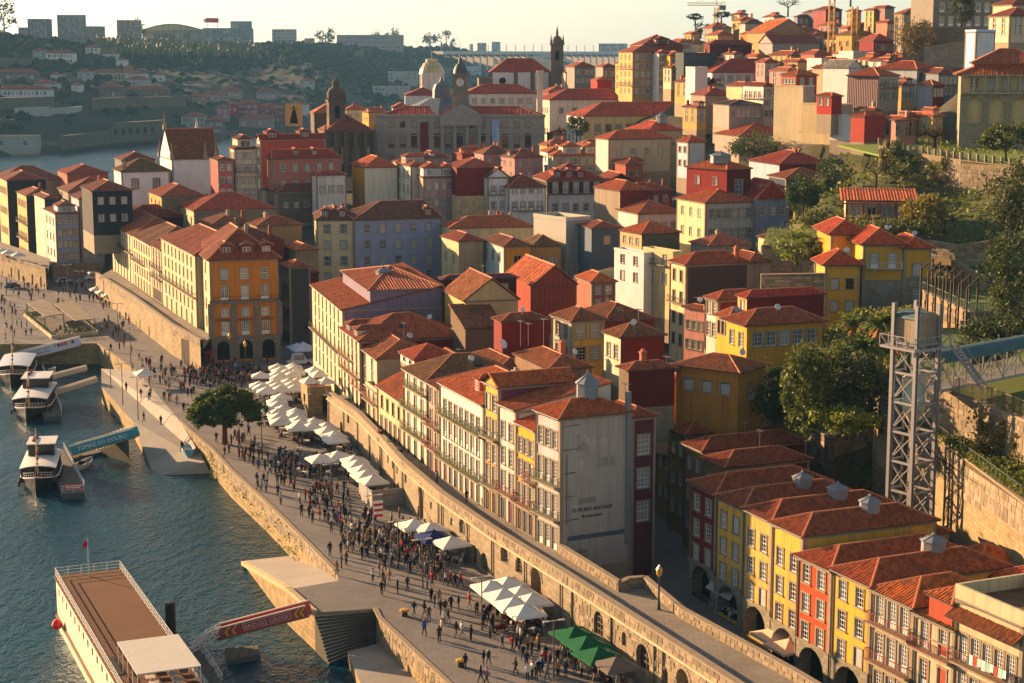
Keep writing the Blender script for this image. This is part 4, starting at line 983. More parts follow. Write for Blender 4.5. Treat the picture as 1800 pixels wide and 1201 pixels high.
# yellow villa group on the hillside
GV='yellow hillside villa wings'
hs('yellow villa wing with white french windows and a balustrade balcony',(1518,430),268,None,1590,590,2,b=12,wall='#c99a30',wallR='#c2942f',rc='#b04626',moss=.0,group=GV,wr=[(2,1.25,2.3,'french',2+10.4)],balr=((0,.1,.95),),bmat=WHITE,base=stone('#8f8878'),baseh=8.6,pitch=.55,ov=.7,stain=.3)
hs('tall orange-yellow rear wing with one small-paned window',(1461,412),276,None,1520,560,2,b=11,wall='#cc8a22',wallR='#c98a26',rc='#ae4526',moss=.0,group=GV,wr=[(1,1.5,1.9,'sash',2+9.2)],pitch=.6,ov=.7,stain=.2)
hs('low front wing of the yellow villa with six blue-white windows',(1451,466),264,1449,1512,580,2,b=7,wall='#c99a34',wallR='#c0952f',rc='#b04626',moss=.0,group=GV,wr=[(2,1.2,1.6,'sash',2+6.2),(2,1.2,1.6,'sash',2+2.8)],pitch=.6,ov=.7,stain=.3)
hs('right-hand wing of the yellow villa on a grey stone storey',(1590,436),268,None,1637,590,2,b=10,wall='#b98a26',wallR='#c2942f',rc='#b04626',moss=.0,group=GV,wr=[(1,1.3,1.9,'sash',2+9.2),(1,1.1,1.8,'sash',2+5.5)],base=stone('#8f8878'),baseh=9,pitch=.55,ov=.7,stain=.3)
# --- behind the orange house and around the little church
hs('house clad in wine-red sheet with a glass skylight',(216,385),435,202,325,440,22,wall='#8a4a3a',wallR='#55191a',rc='#7c3328',pitch=.45,band=False,wr=[(3,1.1,1.5,'small',2+3)])
hs('large hall with a smooth red hip roof and stone side',(341,371),428,313,484,410,22,wall='#cbb88e',wallR='#8c7a60',rc='#a8432d',moss=.0,wl=WIN(3,1,1.0,2.0),pitch=.42)
hs('bare stone house with a dark purple-brown hip roof',(487,338),452,460,590,380,22,wall='#c2b59a',wallR=stone('#7c6c58'),rc='#7c4038',moss=.2,wr=[(5,1.1,1.4,'small',2+2)],pitch=.5)
hs('cluster of old brown roofs with a pale cupola behind the stone hall',(372,396),412,352,450,430,22,wall='#9a7f58',rc='#8c4a31',moss=.4,pitch=.4,chim=2,band=False)
hs('terracotta roof with chimneys beside the cream block',(452,398),405,436,530,440,22,wall='#9a7f58',rc='#93492f',moss=.3,pitch=.4,chim=2,band=False)
hs('red roof with attic windows behind the orange house',(395,425),372,372,500,470,22,wall='#8b3c2a',rc='#7c3026',moss=.2,pitch=.35,chim=2,band=False)
hs('dim alley house with a grey-green front beside the orange house',(508,470),352,494,545,640,22,wall='#6d6a5f',wallR='#4c4a44',rc='#a24a2a',wl=WIN(3,4,1.0,1.8),pitch=.4)
hs('house with orange roof corner between alley and cream block',(520,440),372,497,560,560,22,wall='#98825e',rc='#b05a30',moss=.0,pitch=.35,band=False)
hs('dark slate-clad house with a red-brown roof near the chapel',(162,337),425,140,232,400,22,wall='#3a3632',wallR='#2c2b2d',rc='#854233',wr=WIN(3,2,1.1,1.6),pitch=.42,band=False)
hs('ochre attic house with a sloping bare stone flank',(284,346),442,248,358,372,22,wall='#c39a48',wallR=stone('#8c7654'),rc='#a04a2e',roof='hip',pitch=.45,wl=WIN(3,1,.9,1.2))
hs('narrow pink-red house by the white church nave',(383,282),452,None,410,350,22,b=9,wall='#a4524e',wallR='#b0605c',rc='#8a4433',wr=WIN(2,3,1.1,1.7),pitch=.3,balr=((1,0,1),))
hs('tall white town house with a lookout attic',(412,262),456,404,452,350,22,wall='#d8d0be',wallR='#cbbf9e',rc='#803a2e',wr=WIN(3,4,1.0,1.7),wl=WIN(2,4,.9,1.7),pitch=.5,dorm=(('r',.5,.5,4.0,2.2,'#c9bd9e'),),balr=((2,0,1),))
hs('salmon terraced house with white windows and red mansard',(479,280),455,470,600,340,22,wall='#cf8a68',wallR='#b9705c',rc='#92392c',moss=.05,wr=WIN(5,2,1.1,1.9),pitch=.75,h0=.3,dorm=(('r',.35,.8,1.6,1.5,'#a8644e'),('r',.62,.8,1.6,1.5,'#a8644e')),balr=((0,0,1),))
hs('tall red-roofed house with a sunlit white gable end',(457,246),478,451,572,320,22,wall='#dcd2bc',wallR='#a4483c',rc='#8a2f2a',moss=.05,roof='gable',axis='x',wl=WIN(3,3,1.0,1.7),pitch=.6,dorm=(('r',.2,.6,3.0,1.6,'#8a3a30'),('r',.7,.6,3.0,1.6,'#8a3a30')))
hs('white house with dark windows between stone roof and cream block',(556,308),446,548,608,360,22,wall='#d9d2c2',wallR='#cfc8ba',rc='#9c3a2e',wr=WIN(3,1,1.3,1.8),pitch=.4)
# left edge row
GM='houses at the bend of the quay'
hs('pale blue tiled house with grey stone windows facing the street',(139,350),470,136,180,462,24,b=12,group=GM,wall='#a9b2bb',wallR='#9aa4b2',rc='#8f4a3e',wr=WIN(3,4,1.4,1.9),pitch=.5)
hs('pale blue house with a blue fascia and striped attic',(97,376),466,78,138,462,24,group=GM,wall='#c9c4b6',wallR='#9aa6ba',rc='#93564a',wr=WIN(4,4,1.2,1.7),wl=WIN(3,3,1.0,1.8),pitch=.35,dorm=(('r',.5,.4,4.5,1.8,'#b9bcc0'),))
hs('house wrapped in pale scaffold netting',(78,350),482,46,100,470,24,group=GM,wall=cloth('#cfc3a2'),wallR='#3a3a3a',rc='#76352b',pitch=.4,band=False)
hs('ochre and white sunlit balcony houses at the quay bend',(46,345),500,-8,96,462,24,group=GM,wall='#c9a860',wallR='#33312f',rc='#8c3f30',wl=WIN(6,4,1.0,1.8),ball=((1,0,1),(2,0,1)),pitch=.4,chim=1)
hs('tall cream house with an attic room at the very edge of the quay',(12,318),520,-60,80,462,24,group=GM,wall='#cdb27a',wallR='#2f2c2a',rc='#8a4030',wl=WIN(6,4,1.0,1.8),pitch=.4)
hs('long brown hip roof at the water bend',(-5,318),545,-60,112,350,24,wall='#8d7a64',rc='#7e4634',moss=.4,pitch=.45,band=False)
hs('low red roof with skylights before the river',(118,306),540,100,190,340,24,wall='#a05a44',rc='#97392c',moss=.1,pitch=.35,band=False)
hs('brown gabled roof group in front of the white chapel',(120,338),500,60,215,370,24,wall='#8f8270',rc='#83412f',moss=.3,pitch=.4,chim=2,band=False)
# church with pinnacles
G0=None
t=hs('white church nave with a gabled front and stone corner pinnacles',(302,280),478,270,386,330,22,name='church',cat='church',group=None,wall='#dcdad4',wallR='#d4d3d2',rc='#76402f',moss=.3,roof='gable',axis='x',pitch=.9,ov=.15,stain=.15)
a_,b_,h_,zt_=t['_dims']
for x,y,zz in((0,0,h_),(0,b_,h_),(0,b_/2,zt_),(a_*.92,0,h_),(a_*.7,0,h_)):
    m=MB();m.box(x-.5,y-.5,zz-.2,x+.5,y+.5,zz+1.2);m.lathe([(.55,1.2),(.2,2.4),(.28,2.8),(.08,4.4),(.001,5)],(x,y,zz),6);m.build('pinnacle',[GRAN],t)
t=hs('white chapel with a mossy roof and a tiny stone belfry',(213,302),468,200,298,350,22,name='chapel',cat='chapel',group=None,wall='#d8d4c8',wallR='#d6d5d4',rc='#6f5030',moss=.7,wr=[(2,1.7,2.6,'plain',2+2.6)],pitch=.5,stain=.2)
m=MB();m.lathe([(.5,0),(.5,1.6),(.7,1.7),(.2,2.6),(.05,4.2),(.001,4.3)],(1,1,t['_dims'][2]),6);m.build('belfry',[GRAN],t)
hs('dark stone block house behind the church gable',(214,282),505,None,272,320,22,b=12,wall='#6e665c',wallR=stone('#5d564c'),rc='#713c2f',wr=WIN(3,2,.9,1.2),pitch=.4)
t=thing('church_finial','small white domed belfry top behind the church roof','belfry',Q(347,262,520));m=MB();m.box(-4,-2,-14,4,2,2.2);m.lathe([(4,2.2),(2.6,4.4),(.6,5.4),(.5,6.6),(.05,9),(.001,9.2)],n=8);m.build('belfry_body',[plaster('#cdbfb0')],t)
# middle terraces: white, pink and red houses
hs('golden yellow house with a cream rendered side wall',(641,295),452,608,698,365,16,wall='#cf8f22',wallR='#cfc9b2',rc='#b0502c',moss=.0,wl=[(3,.9,1.7,'plain',2+3.6),(3,.9,1.4,'plain',2+1)],pitch=.55,band=False)
hs('sunlit white terraced front with a glazed attic',(722,292),446,698,745,400,22,wall='#dcd0bc',wallR='#d0c4b4',rc='#b0562f',moss=.0,wl=WIN(3,4,.9,1.8),pitch=.5,dorm=(('l',.4,.3,3.4,1.9,'#b0a898'),))
hs('grey-pink house with a rooftop sunroom and white windows',(744,312),440,735,803,400,14,wall='#c79c86',wallR='#b9968c',rc='#a54a30',moss=.1,wr=WIN(4,3,1.1,1.8),pitch=.3,dorm=(('r',.3,.2,5,2.2,'#d0cdc8'),('r',.76,.2,4,2.2,'#d0cdc8')))
hs('big dark red clad wall with an orange ridge roof',(803,296),436,None,882,350,14,b=14,wall='#701a14',wallR='#7d1c15',rc='#a24a2e',moss=.05,pitch=.35,band=False,ov=.15)
hs('sandstone base wall below the dark red cladding',(803,348),434,None,858,400,14,b=6,wall='#b9a27a',wallR=stone('#b7a077',k=1.1),rc='#8a4a34',roof='flat',band=False)
hs('white house with a steep gable and double windows',(857,312),434,None,894,395,14,b=13,wall='#d8d4cb',wallR='#d2d0cc',roof='gable',axis='y',rc='#6d3d30',wr=[(2,1.1,2.0,'french',2+7.4),(2,1.1,1.8,'sash',2+3.8),(1,1,1.6,'sash',2+11)],balr=((0,0,1),),pitch=.75)
hs('long white house with small windows and an iron balcony',(893,330),432,None,960,395,14,b=12,wall='#d8d4cb',wallR='#d3d1cd',rc='#7a3a2e',wr=[(4,1.1,2.1,'french',2+3.4),(4,.9,1.2,'small',2+7.6)],balr=((0,.1,.9),),pitch=.55)
hs('dark timber-fronted house with arched white windows',(961,318),446,None,1064,385,12,b=15,wall='#3a2018',wallR='#3a211a',base='#cfcbc2',baseh=6,rc='#913628',moss=.1,wr=[(5,1.3,2.6,'sash',2+6.5),(5,1.2,1.9,'sash',2+1.8)],balr=((0,0,1),),pitch=.5,dorm=(('r',.2,1.2,2,1.7,'#8a4032'),('r',.4,1.2,2,1.7,'#8a4032'),('r',.6,1.2,2,1.7,'#8a4032')))
t=hs('dark brown gable carrying two big white letters',(1064,322),452,None,1118,370,12,b=12,wall='#4a2720',wallR='#45231d',rc='#8f3a2a',roof='gable',axis='y',pitch=.55,band=False)
lettering(t,'CH',(6.3,-.1,t['_dims'][2]-1.6),0,2.2,WHITE)
hs('granite palace front with a balustraded attic and orange roof',(972,274),484,965,1078,310,12,wall='#b7a78a',wallR='#a6987e',rc='#b0562f',moss=.05,wr=WIN(7,2,1.2,1.8),pitch=.5,dorm=(('r',.32,.6,5,2,'#c9c2b2'),('r',.66,.6,4,2,'#c9c2b2')))
hs('pale house with stone windows beside the granite palace',(1078,283),470,None,1130,320,12,b=10,wall='#c2b294',wallR='#b09f80',rc='#9a4a32',wr=WIN(3,1,1.2,1.8),pitch=.5)
hs('brick-red attic house with two lit windows',(1100,290),462,None,1130,320,20,b=8,wall='#9a4a32',rc='#8c3e2c',wr=WIN(2,1,1.2,1.4),pitch=.5,band=False)
hs('weathered grey-brown boarded house with a small hip roof',(1090,336),408,1045,1140,400,24,wall=planks('#97846a',.5),wallR='#73261e',rc='#b0552e',moss=.1,pitch=.5,band=False)
hs('white house with terracotta terrace roofs and tarpaulin',(1122,376),398,1085,1197,420,20,wall='#c8c2b8',wallR='#b9b6b0',rc='#a2512f',moss=.2,wr=WIN(4,1,1.2,1.6),pitch=.4,chim=1)
hs('house with a row of roof chimneys in front of the white houses',(790,402),398,776,940,440,12,wall='#c9b98e',rc='#a5502e',moss=.2,pitch=.4,chim=4,band=False)
hs('half-ruined pale concrete house wrapped in scaffold',(995,388),380,938,1038,475,35,wall=cloth('#c2bba8'),wallR='#a39f98',rc='#8f8a80',roof='flat',parapet=.7,band=False)
hs('slate blue party wall house with one small window',(1040,402),372,None,1094,475,14,b=10,wall='#5d6a72',wallR='#4d5c68',rc='#9a4a30',wr=[(1,1.2,1.6,'sash',2+5.5)],pitch=.3,band=False)
hs('peach house with a bright tiled roof and a stone flank',(1128,412),352,1090,1195,450,26,wall='#d8a878',wallR=stone('#6f6250'),rc='#b5552e',moss=.0,wl=[(3,1.0,1.4,'sash',2+2)],pitch=.45,band=False)
hs('orange-yellow house with a small gable window',(886,434),372,848,934,480,18,wall='#b8c0b8',wallR='#d08a18',rc='#7f4630',moss=.5,wl=[(3,1.0,2.0,'sash',2+2)],wr=[(1,1.6,2.0,'plain',2+1.6)],pitch=.45)
hs('ochre cottage with dark windows and a mossy hip',(935,434),376,None,986,480,14,b=9,wall='#b08a48',rc='#6d4a30',moss=.7,wr=[(2,1.6,1.8,'plain',2+1.6)],pitch=.6,band=False)
hs('cream wall house with a long shaded red roof',(806,425),382,776,850,480,20,wall='#cfb98c',wallR='#a89470',rc='#98432d',moss=.1,wl=[(2,1,1.6,'sash',2+2)],pitch=.45,band=False)
hs('dark red low roofs under the lilac block',(540,480),372,530,560,560,14,b=8,wall='#6a2a20',rc='#8f3f2b',pitch=.4,band=False)
# right of centre
t=hs('crimson clad attic block with a big white window and glass lantern',(1278,299),378,1207,1320,360,38,wall='#8a241c',wallR='#6a1814',rc='#b4552c',moss=.0,wl=[(2,1.2,1.7,'sash',2+4)],wr=[(1,2.4,3.2,'wide',2+2)],pitch=.4,band=False)
lead_cupola(t,3,5,t['_dims'][2]+1.2,2.2,2.0)
hs('cream and grey house with two rows of stone-framed windows',(1240,357),372,1190,1330,430,20,wall='#d9c394',wallR='#b3ada4',rc='#b0532e',moss=.05,wl=WIN(3,2,1.1,1.7),wr=WIN(6,2,1.3,1.9),pitch=.35)
hs('blue tiled house with a mansard of red cladding',(1330,350),374,None,1388,430,14,b=12,wall='#7d86a6',wallR='#8088a8',rc='#8f2a20',moss=.05,wr=WIN(3,2,1.2,1.8),pitch=.9,h0=.3,h1=.3,dorm=(('r',.25,.7,1.6,1.7,'#8f2a20'),('r',.75,.7,1.6,1.7,'#8f2a20')))
hs('navy blue house with three white windows and a brown roof',(1382,314),388,None,1465,400,14,b=10,wall='#2e3c4e',wallR='#324256',rc='#8f4a32',moss=.3,wr=[(4,1.4,1.7,'small',2+6.4)],pitch=.35,base='#7a2a1e',baseh=5.2)
hs('red-chimneyed houses behind the crimson block',(1370,290),400,1300,1462,330,16,wall='#a0b0b8',wallR='#7a2a22',rc='#9c3a2c',pitch=.4,chim=3,band=False)
hs('long cream warehouse under a ribbed maroon metal roof',(1397,268),420,None,1534,315,4,b=12,wall='#cfc4a4',wallR='#c6bb9e',rc=corrug('#7a2a2c',1.0),wr=[(1,2,2.6,'plain',2+1)],pitch=.35,band=False)
hs('pale house with a bright white side window on a green court',(1210,250),440,1190,1240,300,25,wall='#c4cbd2',wallR='#a9b4bc',rc='#b3492c',moss=.0,wl=WIN(2,2,1,1.4),pitch=.5)
hs('terracotta roofs with solar panels beside the court trees',(1300,240),452,1255,1400,270,15,wall='#a09080',rc='#a8482e',pitch=.35,chim=3,band=False)
hs('dark green clad house wall behind the garden trees',(1395,245),436,1350,1420,290,30,wall='#4a5a54',rc='#8a4a36',roof='flat',band=False)
hs('small white house row with a red roof left of the court',(1070,245),470,None,1180,290,20,b=9,wall='#cfc7b4',wallR='#b8a98a',rc='#b8512e',moss=.0,wr=WIN(4,1,1.1,1.5),pitch=.45)
t=hs('weathered concrete house with a red hipped roof and round lantern',(1140,230),486,1100,1198,290,22,wall='#a8987a',wallR='#b5a27a',rc='#b8452c',moss=.0,wr=WIN(4,1,1.6,1.7),pitch=.45)
lead_cupola(t,6,4,t['_dims'][2]+1.8,1.6,2.6)
hs('grey water-stained wall block under the red lantern roof',(1160,255),478,1130,1198,300,22,wall='#8c8474',wallR='#9a9184',rc='#8a8478',roof='flat',band=False)
# ------------------------------------------------------------------ exchange palace, churches, pavilion and the quarter behind
t=hs('long grey neoclassical palace with portico, pediment and central clock tower',(660,206),560,652,956,284,-2,b=26,name='palace',cat='palace',group=None,wall='#8f8a7e',wallR=stone('#969086',joints=False,moss=.1),rc='#a03a2a',moss=.0,pitch=.35,band=True,
       wr=[(13,1.3,1.6,'small',2.6),(13,1.9,4.4,'french',6.4),(13,1.7,2.0,'small',12.6)])
a_,b_,h_,zt_=t['_dims'];m=MB();k=0
p=MB();x0,x1=a_*.385,a_*.635
p.box(x0,-1.6,1,x1,-.05,h_*.29);p.box(x0,-1.8,h_*.84,x1,-.05,h_+.2)
for i in range(4):
    x=x0+.8+(x1-x0-1.6)*i/3;p.lathe([(.75,0),(.62,.5),(.55,h_*.5),(.8,h_*.54)],(x,-1.2,h_*.29),8)
p.face([(x0-.5,-1.9,h_+.2),(x1+.5,-1.9,h_+.2),((x0+x1)/2,-1.9,h_+4.2)]);p.face([(x0-.5,-1.9,h_+.2),((x0+x1)/2,-1.9,h_+4.2),((x0+x1)/2,6,h_+4.2),(x0-.5,6,h_+.2)][::-1]);p.face([(x1+.5,-1.9,h_+.2),(x1+.5,6,h_+.2),((x0+x1)/2,6,h_+4.2),((x0+x1)/2,-1.9,h_+4.2)])
put('portico',p.mesh('portico',[stone('#969086',joints=False,moss=.1)]),t)
bl=MB();bl.box(-.3,-.35,h_-.1,x0,0,h_+.9);bl.box(x1,-.35,h_-.1,a_+.3,0,h_+.9);bl.box(-.2,-.25,h_*.26,a_+.2,-.04,h_*.285);bl.box(-.2,-.25,h_*.63,a_+.2,-.04,h_*.65);put('balustrade',bl.mesh('balustrade',[stone('#969086',joints=False,moss=.1)]),t)
tw=MB();cx=a_*.5;S=stone('#7b7264',joints=False,moss=.2)
tw.box(cx-2.6,3,h_-1,cx+2.6,8.2,h_+7.5);tw.box(cx-2.9,2.7,h_+7.5,cx+2.9,8.5,h_+8.1);tw.box(cx-2.2,3.4,h_+8.1,cx+2.2,7.8,h_+13);tw.box(cx-2.6,3,h_+13,cx+2.6,8.2,h_+13.5)
to=put('clock_tower',tw.mesh('clock_tower',[S]),t)
dm=MB();dm.lathe([(2.3,0),(2.2,1.2),(1.5,2.7),(.6,3.4),(.6,4.6),(.2,5),(.06,7),(.001,7.1)],(cx,5.6,h_+13.5),10);put('dome',dm.mesh('dome',[paint('#4a4c4e',.6)],True),to)
cl=MB();cl.lathe([(.001,.1),(1.25,.1),(1.25,-.1),(1.45,-.1)],n=16);c_=put('clock_face',cl.mesh('clock_face',[paint('#cfc9ba',.5)]),to,(cx,3.3,h_+10.8));c_.rotation_euler=(math.pi/2,0,0)
hd=MB();hd.box(-.06,-.16,0,.06,-.1,1.0);hd.box(0,-.16,-.06,.75,-.1,.06);put('clock_hands',hd.mesh('clock_hands',[IRON]),to,(cx,3.3,h_+10.8))
for nm,u,z0,z1,colr in(('banner',.715,.02,.95,'#8fa3c0'),('banner',.29,.1,.9,'#6a1f22')):
    bn=MB();bn.box(a_*u-1.2,-.6,h_*z0+1,a_*u+1.2,-.5,h_*z1);bo=put('banner',bn.mesh('banner',[cloth(colr)]),t)
    if u>.5:o=lettering(bo,'ATMOSFERA',(a_*u,-.64,h_*.5),0,1.7,WHITE,.01,rot=(math.pi/2,math.pi/2,0))
gr=MB();gr.lathe([(15,0),(5,4.4),(3,4.6),(2.9,7.4),(2.2,9),(.7,9.9),(.15,11.5),(.001,11.6)],(a_*.37,17,h_+1),8);put('glazed_dome',gr.mesh('glazed_dome',[paint('#5d646a',.6)]),t)
# gothic church, dark against the light
t=hs('dark gothic church with buttresses and a tall belfry',(572,232),548,520,658,300,14,b=16,name='church',cat='church',group=None,wall=stone('#5a4c40',joints=False),wallR=stone('#544a40',joints=False),rc='#7a3a2c',moss=.3,pitch=.6,band=False,wr=[(4,1.6,5,'plain',2+2)])
a_,b_,h_,zt_=t['_dims']
bt=MB()
for k in range(6):x=a_*k/5;bt.box(x-.6,-1.2,0,x+.6,.2,h_-.5);bt.lathe([(.6,0),(.25,1.2),(.05,3),(.001,3.1)],(x,-.5,h_-.5),4)
put('buttresses',bt.mesh('buttress',[stone('#5a4c40',joints=False)]),t)
tw=MB();q=4.4;xx=a_*.3;yy=b_*.5
tw.box(xx-2.6,yy-2.6,h_-2,xx+2.6,yy+2.6,h_+9);tw.box(xx-2.9,yy-2.9,h_+9,xx+2.9,yy+2.9,h_+9.6)
tw.lathe([(2.5,0),(2.8,.9),(2.8,2.2),(2.2,3.4),(1.2,4.1),(1.1,4.3),(1.1,5.4),(.8,6),(.15,6.5),(.06,7.8),(.001,7.9)],(xx,yy,h_+9.6),12)
for sx in(-1,1):
    for sy in(-1,1):tw.lathe([(.4,0),(.2,1.6),(.05,3),(.001,3.1)],(xx+sx*2.5,yy+sy*2.5,h_+9.6),5)
to=put('belfry',tw.mesh('belfry',[stone('#5e5042',joints=False)]),t)
for rz,loc in((0,(xx,yy-2.62,h_+4)),(-math.pi/2,(xx-2.62,yy,h_+4))):
    o=MB();o.box(-.8,-.06,0,.8,.1,3.2);o.tube([(0,-.06,3.2),(0,.1,3.2)],.8,10);put('bell_opening',o.mesh('bell_opening',[DARK]),to,loc,rz)
hs('brown transept roof with sunlit slope next to the gothic church',(552,200),575,530,600,260,12,b=12,wall=stone('#5a4c40',joints=False),rc='#a55a3a',moss=.0,pitch=.6,band=False)
# caped figure on the roof sign
sgn=thing('billboard','tan roof billboard with a black caped figure silhouette','billboard',Q(517,222,540),math.radians(5))
m=MB();m.box(-2.6,0,0,2.6,.3,6.8);put('board',m.mesh('board',[paint('#b98a54',.7)]),sgn)
m=MB();m.face([(-1.3,-.05,.8),(1.2,-.05,.8),(.9,-.05,3),(.45,-.05,5),(-.3,-.05,5),(-.9,-.05,3)]);m.face([(-.9,-.05,5.2),(1.0,-.05,5.2),(1.0,-.05,5.35),(-.9,-.05,5.35)]);m.face([(-.3,-.05,5.35),(.4,-.05,5.35),(.3,-.05,6),(-.2,-.05,6)]);put('silhouette',m.mesh('silhouette',[DARK]),sgn)
m=MB();m.box(-2.2,.1,-4,-2,.2,0);m.box(2,.1,-4,2.2,.2,0);put('post',m.mesh('post',[IRON]),sgn)
# roofs and white volumes around the palace
hs('low white house with a small glass dome next to the palace',(690,190),640,660,720,230,5,b=12,wall='#cfc8c0',wallR='#cbbfb4',rc='#98402e',pitch=.5,moss=.0)
t=hs('white hall with red roof below the glass pavilion',(712,168),690,704,775,200,4,b=16,wall='#dcd6cc',wallR='#d2cdc4',rc='#93382c',moss=.0,pitch=.4)
pv=thing('glass_pavilion','octagonal white pavilion with a sunlit glass dome roof','pavilion',Q(759,152,705))
m=MB();m.lathe([(4.7,-6),(4.7,4.6),(5.1,4.7),(5.1,5.2)],n=8,m=0);
for k in range(16):
    a0=2*math.pi*k/16;m.box(4.75*math.cos(a0)-.2,4.75*math.sin(a0)-.2,0,4.75*math.cos(a0)+.2,4.75*math.sin(a0)+.2,4.6)
m.build('drum',[plaster('#e0d8cc',.1)],pv)
m=MB();m.lathe([(5,5.2),(4.6,6.8),(3.2,9),(2.4,9.6),(2.4,10.6),(2.2,10.7),(.001,10.8)],n=16);m.build('glass_roof',[paint('#b9a878',.25,.2)],pv)
m=MB()
for k in range(16):
    a0=2*math.pi*k/16;c0,s0=math.cos(a0),math.sin(a0);m.beam((5*c0,5*s0,5.25),(3.2*c0,3.2*s0,9.05),.2)
m.lathe([(.1,10.8),(.08,14),(.001,14)],n=5);m.build('ribs',[WHITE],pv)
hs('long white convent wing with a red ridge roof',(668+150,165),650,None,946,190,6,b=14,wall='#d9d2c8',wallR='#d0cac0',rc='#a2402f',moss=.0,pitch=.45,wr=WIN(7,1,1.3,1.8))
hs('white three-storey convent front with a long dark red roof',(966,176),600,898,1122,250,14,b=20,wall='#d8c9a8',wallR='#d2cabd',rc='#96382b',moss=.05,pitch=.4,wl=WIN(5,2,1.3,1.8),wr=WIN(6,2,1.3,1.8))
hs('long shaded red roof continuing behind the convent',(1120,168),640,None,1200,200,6,b=12,wall='#cfc6b8',rc='#9a3a2d',moss=.05,pitch=.4)
hs('white gabled end house behind the yellow institution',(1180,160),610,1150,1205,200,10,b=12,wall='#cdd0d2',wallR='#c4c4c2',rc='#973a2c',roof='gable',axis='y',pitch=.5)
ch=MB();ch.box(-.9,-.9,-8,.9,.9,12);ch.box(-1.2,-1.2,11.2,1.2,1.2,12.2);tag(ch.build('chimney_stack',[plaster('#cdbfae')],None,loc=Q(949,190,585)),'tall square white chimney stack over the convent roof','chimney')
hs('yellow institution with tall pale windows and a large red hip roof',(1026,205),540,968,1290,252,16,b=24,name='institution',cat='public building',group=None,wall='#d2cdc4',wallR='#cdb67c',rc='#a5402c',moss=.0,pitch=.45,wl=WIN(4,3,1.1,1.6),wr=[(13,1.8,3.0,'french',2+2.6)])
hs('maroon iron market hall under a long slate-blue roof',(1196,232),500,None,1398,262,12,b=16,name='market_hall',cat='market hall',group=None,wall='#5a2024',wallR='#5f2428',rc=corrug('#3d4452',.8),pitch=.3,band=False)
# convent church with long white nave and bell tower
t=hs('white church nave with stone pilasters and a red roof on the crest',(862,127),720,None,968,152,3,b=14,name='church',cat='church',group=None,wall='#dcd8d2',wallR='#d9d5d0',rc='#9c3a2d',moss=.0,pitch=.75,ov=.2)
a_,b_,h_,zt_=t['_dims'];m=MB()
for u in(0,.42,.70,1):m.box(u*a_-.8,-.2,0,u*a_+.8,-.01,h_)
put('pilaster',m.mesh('pilaster',[stone('#6b5a50',joints=False)]),t)
m=MB();m.lathe([(.001,0),(1.1,0),(1.1,.3),(1.4,.3)],n=12);o=put('round_window',m.mesh('round_window',[DARK]),t,(a_*.2,-.25,h_*.55));o.rotation_euler=(math.pi/2,0,0)
tw=thing('bell_tower','slender granite bell tower with a domed top and pinnacles beside the white nave','tower',Q(979,148,715));m=MB()
m.box(-2.5,-2.5,-4,2.5,2.5,15.5);m.box(-2.8,-2.8,6.5,2.8,2.8,7);m.box(-2.9,-2.9,15.5,2.9,2.9,16.1);m.lathe([(2.1,16.1),(2.2,17.2),(1.4,18.6),(.5,19.2),(.5,20.6),(.08,22.8),(.001,23)],n=8)
for sx in(-1,1):
    for sy in(-1,1):m.lathe([(.45,16.1),(.3,17.4),(.05,19.4),(.001,19.5)],(sx*2.4,sy*2.4,0),5)
m.build('shaft',[stone('#6e6255',joints=False)],tw)
for rz,loc in((0,(0,-2.52,9.4)),(-math.pi/2,(-2.52,0,9.4))):
    o=MB();o.box(-.8,-.06,0,.8,.1,3);o.tube([(0,-.06,3),(0,.1,3)],.8,10);put('bell_opening',o.mesh('bell_opening',[DARK]),tw,loc,rz)
hs('dark stone roofed annexes with finials left of the nave',(842,142),700,820,866,170,5,b=10,wall='#6e6458',rc='#8a8076',roof='flat',band=False,parapet=1)

